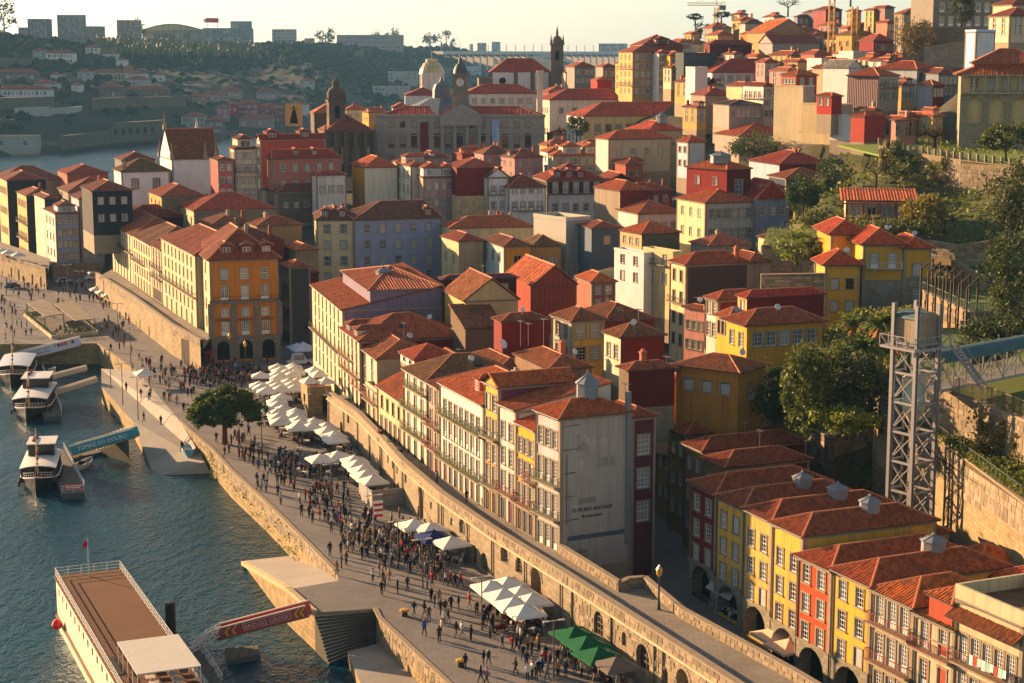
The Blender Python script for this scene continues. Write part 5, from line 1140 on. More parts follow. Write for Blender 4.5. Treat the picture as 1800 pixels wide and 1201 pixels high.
# ------------------------------------------------------------------ the cathedral hill: tall tenements and stepped roofs
GH='houses stepping up the cathedral hill'
def hh(label,C,D,lx,rx,by,yaw=14,**k):
    k.setdefault('group',GH);k.setdefault('moss',.15);return hs(label,C,D,lx,rx,by,yaw,**k)
W2=lambda n,m:WIN(n,m,1.2,1.7,'small')
for a in(
 ('tall tan tenement with glazed verandas on the hill edge',(1112,92),585,1083,1158,168,12,dict(wall='#c09a58',wallR='#a8835c',rc='#8f3d2c',wl=W2(3,5),wr=W2(4,5),ball=((1,0,1),(3,0,1)),chim=1)),
 ('slim white tenement with four dark window rows',(1158,94),580,None,1177,168,12,dict(b=10,wall='#d8d4cc',wallR='#d0ccc6',rc='#93402e',wr=W2(2,5))),
 ('yellow ochre tenement with stacked balconies',(1178,98),575,1174,1206,172,12,dict(b=10,wall='#c9992f',wallR='#b88a3a',rc='#a8452c',wr=W2(2,4),balr=((0,0,1),(1,0,1),(2,0,1)))),
 ('sunlit mustard house at the left end of the hill',(1098,112),600,1082,1118,160,14,dict(wall='#cda64c',wallR='#8f7448',rc='#a5502f',wl=W2(3,3))),
 ('brown-roofed houses below the bridge arch',(1060,118),640,1048,1083,160,10,dict(wall='#8d8578',wallR='#877e72',rc='#8a3c30',wr=W2(3,2))),
 ('grey mansard houses beside the bell tower',(1010,118),690,990,1046,150,10,dict(wall='#8a8278',wallR='#7f786e',rc='#93402f',wr=W2(4,2))),
 ('small stone houses right of the bell tower',(994,128),705,988,1010,150,10,dict(b=9,wall='#c9b89a',wallR='#a89a84',rc='#98452f',wr=W2(2,2))),
 ('red box house with an orange roof amid the convent roofs',(1050,142),620,1044,1075,165,14,dict(b=8,wall='#a82a1c',wallR='#9c2418',rc='#b0552f')),
 ('dark-roofed hill crown houses above the tenements',(1130,80),620,1108,1200,110,12,dict(wall='#8a6a4a',wallR='#7d4a3a',rc='#7d3026',dorm=(('r',.5,.5,5,1.8,'#b08a6a'),))),
 ('cream and white townhouse with terracotta hip on the left slope',(1262,62),640,1242,1290,100,14,dict(wall='#cf9f62',wallR='#b5916a',rc='#a5482e',wl=W2(3,2))),
 ('grey double-gabled house below the crane',(1310,42),680,1300,1345,75,14,dict(wall='#b8aa98',wallR='#a59a8c',rc='#6a4448',wr=W2(3,1))),
 ('orange box house in the middle of the slope',(1318,60),630,1303,1330,80,14,dict(b=9,wall='#c9761f',wallR='#a8602a',rc='#8f402e')),
 ('long crimson-roofed house with a blank wall on the slope',(1248,78),600,1238,1322,130,14,dict(wall='#6d2a24',wallR='#5d211f',rc='#7d2b26')),
 ('big house with a wide brown gable and an orange sunlit roof',(1346,58),610,1338,1425,90,14,dict(b=22,wall='#b08a58',wallR='#8f7358',roof='gable',axis='y',rc='#b8602c',pitch=.55,wr=W2(4,1))),
 ('low grey shed gable with a pale fascia',(1358,76),585,None,1440,95,14,dict(b=12,wall='#9a938a',wallR='#948d86',rc='#7c3a2e',roof='gable',axis='x')),
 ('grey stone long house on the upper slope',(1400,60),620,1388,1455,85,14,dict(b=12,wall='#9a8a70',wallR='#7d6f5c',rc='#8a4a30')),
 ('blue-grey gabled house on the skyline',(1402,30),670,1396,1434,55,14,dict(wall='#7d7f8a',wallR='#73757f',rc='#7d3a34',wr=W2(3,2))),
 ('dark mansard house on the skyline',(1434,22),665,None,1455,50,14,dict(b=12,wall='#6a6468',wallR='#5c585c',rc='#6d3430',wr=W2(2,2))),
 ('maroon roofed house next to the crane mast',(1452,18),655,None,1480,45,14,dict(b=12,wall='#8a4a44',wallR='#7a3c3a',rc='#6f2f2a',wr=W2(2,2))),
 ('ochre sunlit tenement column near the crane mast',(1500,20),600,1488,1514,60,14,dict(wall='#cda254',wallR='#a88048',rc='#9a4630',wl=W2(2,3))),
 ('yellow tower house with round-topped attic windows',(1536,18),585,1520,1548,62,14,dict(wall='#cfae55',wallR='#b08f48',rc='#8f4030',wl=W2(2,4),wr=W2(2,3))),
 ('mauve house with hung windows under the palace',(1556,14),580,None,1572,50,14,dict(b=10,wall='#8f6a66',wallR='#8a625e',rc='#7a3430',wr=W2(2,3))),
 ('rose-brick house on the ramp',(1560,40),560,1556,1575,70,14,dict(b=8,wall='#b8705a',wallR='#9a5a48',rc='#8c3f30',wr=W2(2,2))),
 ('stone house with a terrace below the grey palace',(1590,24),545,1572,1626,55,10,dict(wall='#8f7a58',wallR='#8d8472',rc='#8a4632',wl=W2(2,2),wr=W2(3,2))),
 ('small dark red house with a pyramid roof on the terrace edge',(1536,72),530,None,1570,95,14,dict(b=10,wall='#7a2420',wallR='#7d2a24',rc='#93412f',wr=W2(3,1),pitch=.6)),
 ('row of sunlit little attic houses with awnings',(1390,98),545,1346,1420,120,16,dict(wall='#c9a04a',wallR='#a8884e',rc='#8a3f2e',wl=W2(4,2),wr=W2(3,2),chim=2)),
 ('brown-roofed yellow houses in the middle slope',(1402,110),520,1370,1422,130,16,dict(wall='#c09a52',wallR='#a88a5a',rc='#8f4430',wl=W2(3,1),chim=1)),
 ('red-brown house with three small attic windows',(1432,96),520,1424,1460,120,14,dict(b=10,wall='#a85a48',wallR='#8a4a40',rc='#93402f',wr=W2(3,1))),
 ('white modern house with a grooved facade',(1444,105),500,None,1490,130,14,dict(b=10,wall='#c4c2bc',wallR=corrug('#b5b2aa',.7),rc='#9a948a',roof='flat')),
 ('pale blue-grey stepped rooftop volumes',(1500,92),520,1490,1532,115,14,dict(b=10,wall='#b5b8b8',wallR='#a9adb0',rc='#8f8c88',roof='flat')),
 ('long white row house with a wide red roof and dark windows',(1252,128),545,None,1392,165,8,dict(b=16,wall='#d2cec6',wallR='#c9c6c0',rc='#93352a',wr=W2(8,2),pitch=.5,chim=1)),
 ('dark teal gable wall behind the white row house',(1202,95),560,1198,1258,140,10,dict(b=10,wall='#3f4a48',wallR='#454c4a',rc='#6d3630',roof='flat')),
 ('scaffolded narrow white house',(1222,120),520,1216,1244,172,12,dict(b=9,wall='#cfc8bc',wallR=cloth('#bdb8b0'),rc='#8a4a38',roof='flat')),
 ('white stepped terrace house with three dark windows',(1342,152),470,1306,1364,210,22,dict(wall='#d8d0c0',wallR='#b5a898',rc='#93382b',wl=W2(4,2),wr=W2(2,3),ball=((1,0,1),))),
 ('cream gabled house left of the stepped house',(1305,152),490,1283,1330,190,22,dict(b=9,wall='#d2b88a',wallR='#a8947a',rc='#98402d')),
 ('grey workshop with a row of square windows',(1282,185),465,1262,1340,212,14,dict(b=12,wall='#9a8f80',wallR='#8d867c',rc='#3d3c44',wr=WIN(6,1,1.6,2.0,'small'),pitch=.25)),
 ('brown roofs in front of the white row house',(1240,168),500,1200,1290,195,14,dict(b=12,wall='#8f8070',rc='#8a3a2e',chim=2)),
 ('red-brown low roofs near the yellow institution',(1290,205),470,1240,1330,225,14,dict(b=10,wall='#8f8070',rc='#9a3d2e',chim=1)),
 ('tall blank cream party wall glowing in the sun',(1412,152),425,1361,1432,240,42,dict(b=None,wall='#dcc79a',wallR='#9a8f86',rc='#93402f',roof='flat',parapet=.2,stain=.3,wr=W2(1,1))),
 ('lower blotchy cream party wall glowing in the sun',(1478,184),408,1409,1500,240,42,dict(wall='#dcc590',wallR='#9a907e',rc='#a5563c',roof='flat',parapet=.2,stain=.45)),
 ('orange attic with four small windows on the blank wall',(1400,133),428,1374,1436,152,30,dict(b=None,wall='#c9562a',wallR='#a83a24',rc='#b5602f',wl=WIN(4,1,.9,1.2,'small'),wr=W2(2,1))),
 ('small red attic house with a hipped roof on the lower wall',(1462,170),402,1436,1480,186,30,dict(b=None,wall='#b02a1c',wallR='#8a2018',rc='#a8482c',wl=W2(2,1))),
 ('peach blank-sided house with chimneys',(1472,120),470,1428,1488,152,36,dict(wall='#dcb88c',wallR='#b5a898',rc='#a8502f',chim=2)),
 ('white steep-gabled house front behind the maroon wall',(1492,120),455,1484,1516,170,30,dict(b=10,wall='#d0ccc6',wallR='#b8b8bc',rc='#8f8a84',roof='gable',axis='y',pitch=.8)),
 ('maroon ribbed side wall with a grey windowed front',(1545,134),432,1490,1580,182,46,dict(wall=corrug('#6d3a34',.5),wallR='#a89c90',rc='#a5502f',wr=W2(4,2),balr=((1,0,1),))),
 ('pale side wall house with a maroon glazed front',(1612,122),448,1542,1648,175,40,dict(wall='#c9c8c2',wallR='#8f8a8c',rc='#a84a2e',wr=W2(3,2))),
 ('blue-grey house with white windows under the blue scaffold',(1650,130),440,1644,1685,170,14,dict(b=10,wall='#7a8088',wallR='#6d7480',rc='#7a3f36',wr=W2(4,2))),
 ('dark red house front with glazed maroon verandas',(1640,150),425,1612,1660,175,40,dict(b=None,wall='#8f9096',wallR='#6a2a30',rc='#7d4036',wr=W2(3,1))),
 ('red rendered gable with orange tiled slope and two cupolas',(1520,205),395,1496,1556,235,30,dict(wall='#a8402f',wallR='#8a3428',rc='#a84a2e')),
 ('white garage wall with an arched gate',(1496,205),400,1460,1500,232,36,dict(b=None,wall='#cfcdc8',wallR='#a8a49c',rc='#98958c',roof='flat')),
 ('orange hip-roofed cottage in front of the loggia house',(1640,170),520,1602,1670,190,20,dict(b=None,wall='#b08458',wallR='#8f6a50',rc='#b5602f')),
 ('low brown roofs with cupolas behind the bare garden tree',(1600,190),505,1560,1690,215,16,dict(b=10,wall='#8f7a62',rc='#98482f',chim=2)),
 ('brown tiled roofs along the garden edge',(1440,236),415,1420,1540,262,14,dict(b=11,wall='#7d6a52',rc='#8a4c34',moss=.5)),
 ('dim terracotta roofs behind the cream warehouse',(1545,222),480,1530,1660,245,14,dict(b=10,wall='#7d6a52',rc='#7f4630',moss=.5))):
    kw=a[7];kw.setdefault('band',False);kw.setdefault('surr',GRAN);hh(a[0],a[1],a[2],a[3],a[4],a[5],a[6],**kw)
# infill: smaller roofs that crowd the slope between the houses above
rr=random.Random(21);NEAR=('under the tenements','by the crane mast','below the palace terrace','beside the white row house','next to the blank cream wall','near the long crimson roof');names=('narrow','squat','tall','crooked','small','plain');ti=('rust-red','brown','orange','maroon','faded red')
tc={'rust-red':'#98402d','brown':'#7d4634','orange':'#b0552f','maroon':'#70302a','faded red':'#a85a44'};wc={'cream':'#cbb890','white':'#d0ccc4','grey':'#8f8980','ochre':'#b8934e','pink':'#b5837a'}
FI=[(1215,60,690),(1232,98,580),(1290,96,570),(1330,100,560),(1300,26,720),(1360,30,690),(1345,110,530),(1375,42,660),(1430,62,600),(1460,45,620),(1470,70,590),(1490,50,600),(1510,68,570),(1480,95,540),(1456,112,500),(1530,105,500),(1560,108,480),(1590,105,480),
      (1210,145,530),(1255,150,520),(1300,168,500),(1560,120,465),(1600,100,490),(1225,190,490),(1180,120,570),(1195,75,630),(1260,110,560),(1385,125,500),(1440,128,490),(1410,74,590),(1520,45,600),(1640,108,470),(1585,150,440),(1535,195,410),(1590,212,395),(1640,205,392)]
for i,(x,y,D)in enumerate(FI):
    w=rr.uniform(22,38);c1,c2,n1=rr.choice(list(wc)),rr.choice(ti),names[i%6]
    hh(f'{n1} {c1} house with a {c2} roof {("wedged in", "squeezed", "tucked")[i % 3]} {("above the tenements", "beside the long white row house", "below the crane masts", "under the palace terrace", "by the market hall", "behind the glowing cream walls", "near the brown gable house")[0 if x < 1240 and y < 130 else 4 if x < 1310 and y > 140 else 1 if x < 1310 else 6 if x < 1440 and y < 90 else 2 if y < 75 else 3 if y < 115 else 5]}',(x,y),D,x-w*.35,x+w*.65,y+26,rr.uniform(8,24),b=rr.uniform(7,11),dorm=(('r',rr.uniform(.3,.7),.5,1.5,1.2,tc[c2]),)if rr.random()<.5 else(),wall=wc[c1],rc=tc[c2],wl=W2(2,2),wr=W2(3,2),band=False,chim=rr.choice((0,1,1)))
# grey palace, its terrace and neighbours on top
hh('huge grey stone palace with tall windows on the hill top',(1642,-25),490,1628,1768,50,8,b=18,name='palace',cat='palace',group=None,wall=stone('#7d7566',joints=False),wallR=stone('#7d7566',joints=False),rc='#8a4632',wr=WIN(7,3,1.4,2.6,'french'))
hh('sunlit cream turret house by the palace terrace',(1775,28),430,1766,1830,60,14,b=10,group=None,wall='#d8c49a',wallR='#c2b090',rc='#8f4030',wl=W2(2,3),wr=W2(2,2))
hh('tall cream house right against the palace',(1780,8),455,1768,1830,60,14,b=10,group=None,wall='#c9b890',wallR='#b5a688',rc='#8a4030',wr=W2(3,2))
t=hh('white block covered in pale blue scaffold netting',(1716,55),415,1697,1750,110,20,b=None,group=None,wall=cloth('#a9c6da'),wallR='#c9cccd',rc='#a9a9a6',roof='flat')
t=hh('loggia mansion with tall stone arches, a wooden gallery and big tiled roof',(1690,132),375,None,1850,262,-12,b=16,group=None,name='mansion',cat='mansion',wall=stone('#9a8c74',joints=False),wallR='#c2a878',rc='#a34e2a',moss=.25,pitch=.4,ov=1.2,stain=.3,wr=[(5,1.5,2.5,'sash',14.2),(4,1.4,1.6,'plain',3.6)])
a_,b_,h_,zt_=t['_dims'];m=MB()
for k in range(8):
    x=.3+k*2.3;m.box(x-.16,-1.5,h_-3.6,x+.16,-1.2,h_)
m.box(0,-1.6,h_-3.9,a_,0,h_-3.6);m.box(0,-1.5,h_-2.75,a_,-1.4,h_-2.65);m.box(0,-1.55,h_-.2,a_,-.9,h_+.05)
for k in range(int(a_/.25)):m.box(k*.25,-1.48,h_-3.6,k*.25+.06,-1.42,h_-2.7)
put('gallery',m.mesh('gallery',[stone('#a0927a',joints=False)]),t)
m=MB();arch_wall(m,(0,-.9,0),(1,0,0),a_,0,h_-3.9,[(3+4.5*i,3.2,7.4,h_-4.6,.85)for i in range(max(1,int((a_-1)/4.5)))],(0,-1,0),0,0,.85,1);put('arcade',m.mesh('arcade',[stone('#93866e'),plaster('#c2a878',.3)]),t)
m=MB();hip_roof(m,2,a_-1,2,b_-2,h_+2.4,'x',.5,1,1,.5);m.box(2.6,2.6,h_,a_-1.6,b_-2.6,h_+2.4);put('upper_roof',m.mesh('upper_roof',[tile('#a04a2a',.3),RIDGE,GRAN]),t)
# cranes
def crane(label,px,py,D,mast,jib,cj,yaw,colr,group=None):
    p=Q(px,py,D);t=thing('tower_crane',label,'crane',p,math.radians(yaw),group);m=MB();s=.8
    for sx in(-s,s):
        for sy in(-s,s):m.beam((sx,sy,-mast),(sx,sy,0),.25)
    n=int(mast/2)
    for k in range(n):
        z=-mast+k*2
        for a,b in(((-s,-s),(s,-s)),((s,-s),(s,s)),((s,s),(-s,s)),((-s,s),(-s,-s))):m.beam((*a,z),(*b,z+2),.14)
    m.build('mast',[paint(colr,.5)],t)
    if jib:
        m=MB()
        for yy,zz in((-.5,.8),(.5,.8),(0,1.9)):m.beam((-jib,yy,zz),(cj,yy,zz),.22)
        for k in range(int((jib+cj)/1.6)):
            x=-jib+k*1.6;m.beam((x,-.5,.8),(x+.8,0,1.9),.12);m.beam((x+.8,0,1.9),(x+1.6,.5,.8),.12)
        m.beam((0,0,1),(0,0,5),.3);m.beam((0,0,5),(-jib*.75,0,1.9),.1);m.beam((0,0,5),(cj,0,1.9),.1);m.build('jib',[paint(colr,.5)],t)
        m=MB();m.box(cj-3,-.9,-1.2,cj,.9,.8);m.build('counterweight',[paint('#77706a')],t)
crane('slim yellow tower crane with a long jib on the skyline',1259,13,800,26,13,4.2,5,'#c9a055');crane('yellow crane mast rising between the hill houses',1463,-10,560,26,0,0,0,'#d2982a');crane('ochre steel hoist mast beside the tenements',1503,12,560,12,0,0,0,'#c08a2a')
# ------------------------------------------------------------------ terraces and walls of the garden hillside
GW=stone('#a18a64',moss=.45);GRASS=ground_mat('#5d6a26',grime=.5,name='grass');EARTH=ground_mat('#5a4a35',grime=.6,name='earth')
def wallrun(label,pts,h,th=.7,cap=0,seed=1,mat=None,name='retaining_wall',coping=True,course=.5):
    """wall whose crown runs through world points pts; h metres high"""
    t=thing(name,label,'stone wall');pts=[Vector(p)for p in pts]
    for i,(A_,B_)in enumerate(zip(pts[:-1],pts[1:])):
        d=(B_-A_);d.z=0;L=d.length;d.normalize();n=Vector((d.y,-d.x,0));n=-n if n.dot(Vector((0,0,0))-Vector((A_.x,A_.y,0)))<0 else n
        m=MB();zb=min(A_.z,B_.z)-h;a2,b2=A_-n*th,B_-n*th
        q=lambda p,z:(p.x,p.y,z)
        m.face([q(A_,zb),q(B_,zb),B_,A_],0,[(0,zb),(L,zb),(L,B_.z),(0,A_.z)]);m.face([b2,q(b2,zb),q(a2,zb),a2],0)
        m.face([A_,B_,b2,a2],0);m.face([q(A_,zb),A_,a2,q(a2,zb)],0);m.face([q(B_,zb),q(b2,zb),b2,B_],0);m.build('wall_face',[mat or GW],t)
        if coping:c=MB();c.beam(A_-n*th*.5+Vector((0,0,.05)),B_-n*th*.5+Vector((0,0,.05)),th+.2,.18);c.build('coping',[GRAN],t)
        if cap:blocks('stone',A_+n*.02 if d.x>0 else A_+n*.02,B_+n*.02,min(A_.z,B_.z)-.15,h,0,.6,1.5,t,blockmat(),cap,seed+i,course=course)
    return t
def railing(label,pts,h=1.1,step=.25,mat=None,post=2.0):
    t=thing('railing',label,'railing');pts=[Vector(p)for p in pts]
    for A_,B_ in zip(pts[:-1],pts[1:]):
        m=MB();L=(B_-A_).length;up=Vector((0,0,1))
        m.beam(A_+up*h,B_+up*h,.07);m.beam(A_+up*.12,B_+up*.12,.05)
        for k in range(int(L/step)+1):p=A_.lerp(B_,min(1,k*step/L));m.beam(p,p+up*h,.025)
        m.build('bars',[mat or IRON],t)
        for k in range(int(L/post)+1):p=A_.lerp(B_,min(1,k*post/L));m=MB();m.beam(p,p+up*(h+.1),.08);m.build('post',[mat or IRON],t)
    return t
def terrace(name,pts,mat,th=.6):
    m=MB();m.prism([(p[0],p[1])for p in pts],pts[0][2]-th,pts[0][2]);o=m.build(name,[mat]);tag(o,kind='structure');return o
# big wall behind the lift and the kitchen garden above it
w1=[P(1430,640,23),P(1537,690,22.5),P(1610,742,22),P(1693,805,21.5),P(1800,885,21),P(1900,960,21)]
wallrun('tall shadowed stone retaining wall behind the lift tower, overgrown with ivy',w1[1:],17.6,cap=70,seed=200,course=.7)
w2=[P(1600,668,26.5),P(1660,690,26.5),P(1740,715,26.5),P(1830,752,26.5)]
terrace('kitchen_garden_soil',[w1[1],w1[2],w1[3],w1[4],w1[5],P(1900,790,22)+Vector((0,0,0)),w2[3]+Vector((1,2,-4.5)),w2[2]+Vector((1,2,-4.5)),w2[1]+Vector((1,2,-4.5)),w2[0]+Vector((1,2,-4.5))]and[Vector((p.x,p.y,21.4))for p in(w1[1],w1[2],w1[3],w1[4],w1[5],w2[3],w2[2],w2[1],w2[0])],EARTH,1.5)
wallrun('sunlit stone wall above the kitchen garden beneath a brown slatted fence',w2,5.2,cap=80,seed=230,course=.55)
railing('brown slatted metal fence on the wall above the kitchen garden',[p+Vector((.3,.6,.1))for p in w2[1:]],1.7,.16,paint('#6b5534',.6),2.4)
railing('green mesh fence along the edge of the big retaining wall',[p+Vector((.2,.3,.1))for p in w1[1:5]],1.2,.3,paint('#3c4a34',.6),2.2)
terrace('upper_garden_ground',[Vector((p.x,p.y,26))for p in(w2[0]+Vector((0,.7,0)),w2[1]+Vector((0,.7,0)),w2[2]+Vector((0,.7,0)),w2[3]+Vector((0,.7,0)),Vector((90,190,0)),Vector((85,240,0)),Vector((52,232,0)))],GRASS,3)
# dark stone block with a grassy crown below the laurels
b0=[P(1424,752,17),P(1458,770,17),P(1542,738,17.5)]
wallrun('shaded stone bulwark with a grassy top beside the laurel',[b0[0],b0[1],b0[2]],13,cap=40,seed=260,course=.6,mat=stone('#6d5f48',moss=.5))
terrace('bulwark_grass',[Vector((p.x,p.y,17.05))for p in(b0[0],b0[1],b0[2],b0[2]+Vector((2,9,0)),b0[0]+Vector((1,12,0)))],GRASS,2)
# stacked walls with the pergola terrace
w4=[Q(1622,512,246),Q(1706,550,232)];w4b=[w4[1],Q(1770,548,250)]
wallrun('sunlit pergola terrace wall under the green railing',[w4[0],w4[1]],5.5,cap=60,seed=280)
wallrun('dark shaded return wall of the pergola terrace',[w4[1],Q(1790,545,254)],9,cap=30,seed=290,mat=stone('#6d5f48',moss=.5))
terrace('terrace_lawn',[Vector((p.x,p.y,w4[1].z-1.0))for p in(w4[0]+Vector((.3,.8,0)),w4[1]+Vector((.3,.8,0)),Q(1770,548,250),Q(1740,500,275),Q(1650,470,280))],GRASS,1)
w5=[Q(1672,458,272),Q(1753,506,258),Q(1800,500,268)]
wallrun('upper pergola wall of pale rubble stone',w5,6.5,cap=60,seed=300)
railing('green metal railing along the pergola terrace',[w4[0]+Vector((0,.2,.1)),w4[1]+Vector((0,.2,.1)),Q(1748,548,246)],1.2,.25,paint('#4a6248',.5),2)
railing('green metal railing on the upper pergola wall',[w5[0]+Vector((0,.2,.1)),w5[1]+Vector((0,.2,.1)),w5[2]+Vector((0,.2,.1))],1.3,.25,paint('#4a6248',.5),2)
pg=thing('pergola','rusty iron pergola of tall posts and rafters over the terrace','pergola');RUST=paint('#4a2c1c',.8)
for k in range(7):
    p=w4[0].lerp(w4[1],.02+k*.16)+Vector((-.5,-.3,-4.8));q=p+Vector((3.4,7.6,0));m=MB();m.beam(p,p+Vector((0,0,8.2)),.22);m.build('post',[RUST],pg);m=MB();m.beam(q,q+Vector((0,0,8.6)),.22);m.build('post',[RUST],pg)
    m=MB();m.beam(p+Vector((0,0,8.1)),q+Vector((0,0,8.5)),.16);m.build('rafter',[RUST],pg)
# garden terraces left of and above the villa
w6=[Q(1340,432,300),Q(1400,428,298),Q(1462,448,290)]
wallrun('low sunlit rubble wall under the vegetable lawn',w6,5,cap=50,seed=320)
terrace('vegetable_lawn',[Vector((p.x,p.y,w6[0].z-.4))for p in(w6[0],w6[1],w6[2],Q(1478,400,330),Q(1350,392,335))],GRASS,2)
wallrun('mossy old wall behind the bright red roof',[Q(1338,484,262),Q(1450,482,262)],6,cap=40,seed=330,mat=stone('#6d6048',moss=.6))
hut=building('open garden shed with brick posts and a bright tiled roof',(1487,352),312,None,1606,384,-8,b=6.5,name='shed',cat='shed',group=None,wall='#b0a080',rc='#b4562f',moss=.05,roof='shed',low='y0',rise=1.6,ov=.9,band=False,wr=[(4,1.6,1.7,'plain',2.3)])
m=MB()
for k in range(5):x=.1+k*hut['_dims'][0]*.24;m.box(x-.2,-2.2,1.2,x+.2,-1.8,hut['_dims'][2]-.35)
m.box(-.9,-2.3,hut['_dims'][2]-.5,hut['_dims'][0]+.4,-1.7,hut['_dims'][2]-.3);put('posts',m.mesh('post',[plaster('#8a4a34')]),hut)
w7=[Q(1545,256,352),Q(1600,268,344),Q(1690,282,330),Q(1800,296,318),Q(1860,300,312)]
wallrun('great ivy-hung stone wall below the mansion lawn',w7,9.5,cap=110,seed=350,course=.75)
terrace('mansion_lawn',[Vector((p.x,p.y,w7[2].z-.15))for p in(w7[0],w7[1],w7[2],w7[3],w7[4],Vector((150,330,0)),Vector((130,400,0)),Vector((72,392,0)))],ground_mat('#6a7a22',grime=.3,name='lawn'),.4)
bal=thing('stone_fence','row of short stone posts with rails along the lawn edge','fence');sp=MB()
for A_,B_ in zip(w7[:-1],w7[1:]):
    L=(B_-A_).length
    for k in range(int(L/1.9)+1):
        p=A_.lerp(B_,min(1,k*1.9/L))+Vector((.1,.3,.1));m=MB();m.box(-.22,-.22,0,.22,.22,1.25);m.box(-.28,-.28,1.25,.28,.28,1.38);m.build('post',[GRAN],bal,loc=p)
    m=MB()
    for h in(.45,.95):m.beam(A_+Vector((.1,.3,.1+h)),B_+Vector((.1,.3,.1+h)),.07)
    m.build('rail',[IRON],bal)
w8=[Q(1588,48,478),Q(1770,50,462)]
wallrun('massive grey terrace wall under the palace with hanging creeper',w8,11,mat=stone('#7a7060',moss=.45))
wallrun('pale stone ramp wall below the palace terrace',[Q(1625,84,455),Q(1700,72,452)],5,mat=stone('#8f8878',moss=.2))
wallrun('curved rubble terrace wall just below the garden shed',[Q(1440,398,318),Q(1500,408,306),Q(1585,404,302)],3.2,cap=30,seed=401)
wallrun('stepped stone wall across the middle of the garden slope',[Q(1398,372,345),Q(1450,362,348),Q(1490,348,350)],3.0,cap=24,seed=410)
wallrun('low garden wall between villa and shed gardens',[Q(1610,420,292),Q(1680,432,286),Q(1740,425,286)],3.4,cap=30,seed=420)
railing('thin iron railing on the garden path above the villa',[Q(1500,418,300),Q(1580,416,296),Q(1640,430,288)],1.1,.5)
for x,y,D in((1600,262,345),(1790,285,320),(1650,368,318),(1795,392,300),(1545,395,305),(1480,575,262),(1560,545,262),(1640,520,262),(1660,585,240),(1760,612,228),(1400,770,200),(1500,690,214),(1560,600,236),(1720,480,285),(1500,480,285),(1420,470,285),(1380,440,298),(1460,400,320),(1680,420,292),(1780,440,285),(1590,380,315),(1720,390,305),(1700,100,440),(1620,95,450),(1560,300,345)):
    p=Q(x,y,D);REC.append((p.x,p.y,p.z))
for x,y,z in((-110,620,6),(-70,650,10),(-100,800,3),(-60,900,6),(-130,900,3),(-40,720,18),(-90,560,10),(20,200,4.2),(30,180,4.2),(38,165,4.2),(45,180,4.2),(48,200,4.6),(40,215,9),(60,205,21),(75,190,24),(80,150,24),(60,150,4),(-60,560,12),(-120,560,8),(0,760,36),(60,800,48),(-80,800,14),(-150,700,3),(120,800,70),(200,700,85),(230,500,82),(200,420,70),(160,350,50),(-180,1100,3),(0,1100,30),(200,1200,70)):REC.append((x,y,z))
from mathutils.kdtree import KDTree
REC2=[r for r in REC if r[1]>100];kd=KDTree(len(REC2))
for i,r in enumerate(REC2):kd.insert((r[0],r[1],0),i)
kd.balance()
def gz(x,y):
    ws=wz=0
    for co,i,d in kd.find_n((x,y,0),9):w=1/(d*d+9);ws+=w;wz+=w*REC2[i][2]
    return wz/ws
# low houses that fill the courts and lanes between the houses above
rr=random.Random(77);NF=0;LL=[(255,-6),(340,-32),(400,-84),(520,-138),(570,-120),(600,-84),(720,-76)];RL=[(255,26),(300,34),(340,52),(420,88),(520,150),(720,190)]
fc={'cream':'#cbb890','white':'#cfccc6','grey':'#8f8980','ochre':'#b8934e','pink':'#b5837a','red':'#8a3a2a','yellow':'#c99a3a'};fr_={'rust':'#98402d','brown':'#7d4634','orange':'#b0552f','mossy':'#7a5a34','faded':'#a85a44'}
base=list(FOOT)
for jy in range(46):
    yy=258+jy*10
    for jx in range(40):
        xx=-140+jx*9.5;x,y=xx+rr.uniform(-2.5,2.5),yy+rr.uniform(-2.5,2.5);lo=-200
        def it(tab,q):return next((u+(v-u)*(q-a)/(b-a)for(a,u),(b,v)in zip(tab[:-1],tab[1:])if q<=b),tab[-1][1])
        if not it(LL,y)<x<it(RL,y):continue
        a,b=rr.uniform(7,10),rr.uniform(7,10);r=1.0;bad=False;near=None
        cx,cy_=x+a/2,y+b/2
        for(fx,fy,ca,sa,fa,fb_,fl,fz,fd)in FOOT:
            dx,dy=cx-fx,cy_-fy;u,v=dx*ca+dy*sa,-dx*sa+dy*ca;q=4.0
            if-q<u<fa+q and-q<v<fb_+q:bad=True;break
            dd=math.hypot(u-fa/2,v-fb_/2)
            if(near is None or dd<near[0])and 'filling' not in fl:near=(dd,fl)
        if bad:continue
        zb=gz(x,y)-1.0;eave=zb+rr.uniform(4.0,6.8);px,py=proj((x,y,eave));c1,c2=rr.choice(list(fc)),rr.choice(list(fr_));NF+=1
        w_=near[1].split();w_=w_[:6]
        while w_[-1]in('a','the','with','and','of','in','on','by','its','small','dark','at'):w_.pop()
        ry_=proj((cx,cy_,eave+2.2))[1];xl=min(proj((x+u,y+v,eave))[0]for u in(0,a)for v in(0,b));xr=max(proj((x+u,y+v,eave))[0]for u in(0,a)for v in(0,b))
        if any(xl<q[1]and xr>q[0]and ry_<q[3]-.42*(q[3]-q[2])and y<q[4]for q in VIS)or(x/y>.17 and 330<y<470):NF-=1;continue
        building(f'low {c1} house, {c2} roof, filling space by the '+' '.join(w_),(px,py),y,a=a,b=b,zb=zb,yaw=rr.uniform(10,26),wall=fc[c1],rc=fr_[c2],moss=rr.uniform(.05,.5),wl=(2,2 if eave-zb>5.5 else 1,1.0,1.5,'sash'),wr=(3,2 if eave-zb>5.5 else 1,1.0,1.5,'sash'),band=False,dorm=((rr.choice('lr'),rr.uniform(.3,.7),.4,1.5,1.2,fc[rr.choice(list(fc))]),)if rr.random()<.5 else(),chim=rr.choice((0,1,1,2)),pitch=rr.uniform(.38,.5),group='low houses between the taller ones')
print('infill',NF)
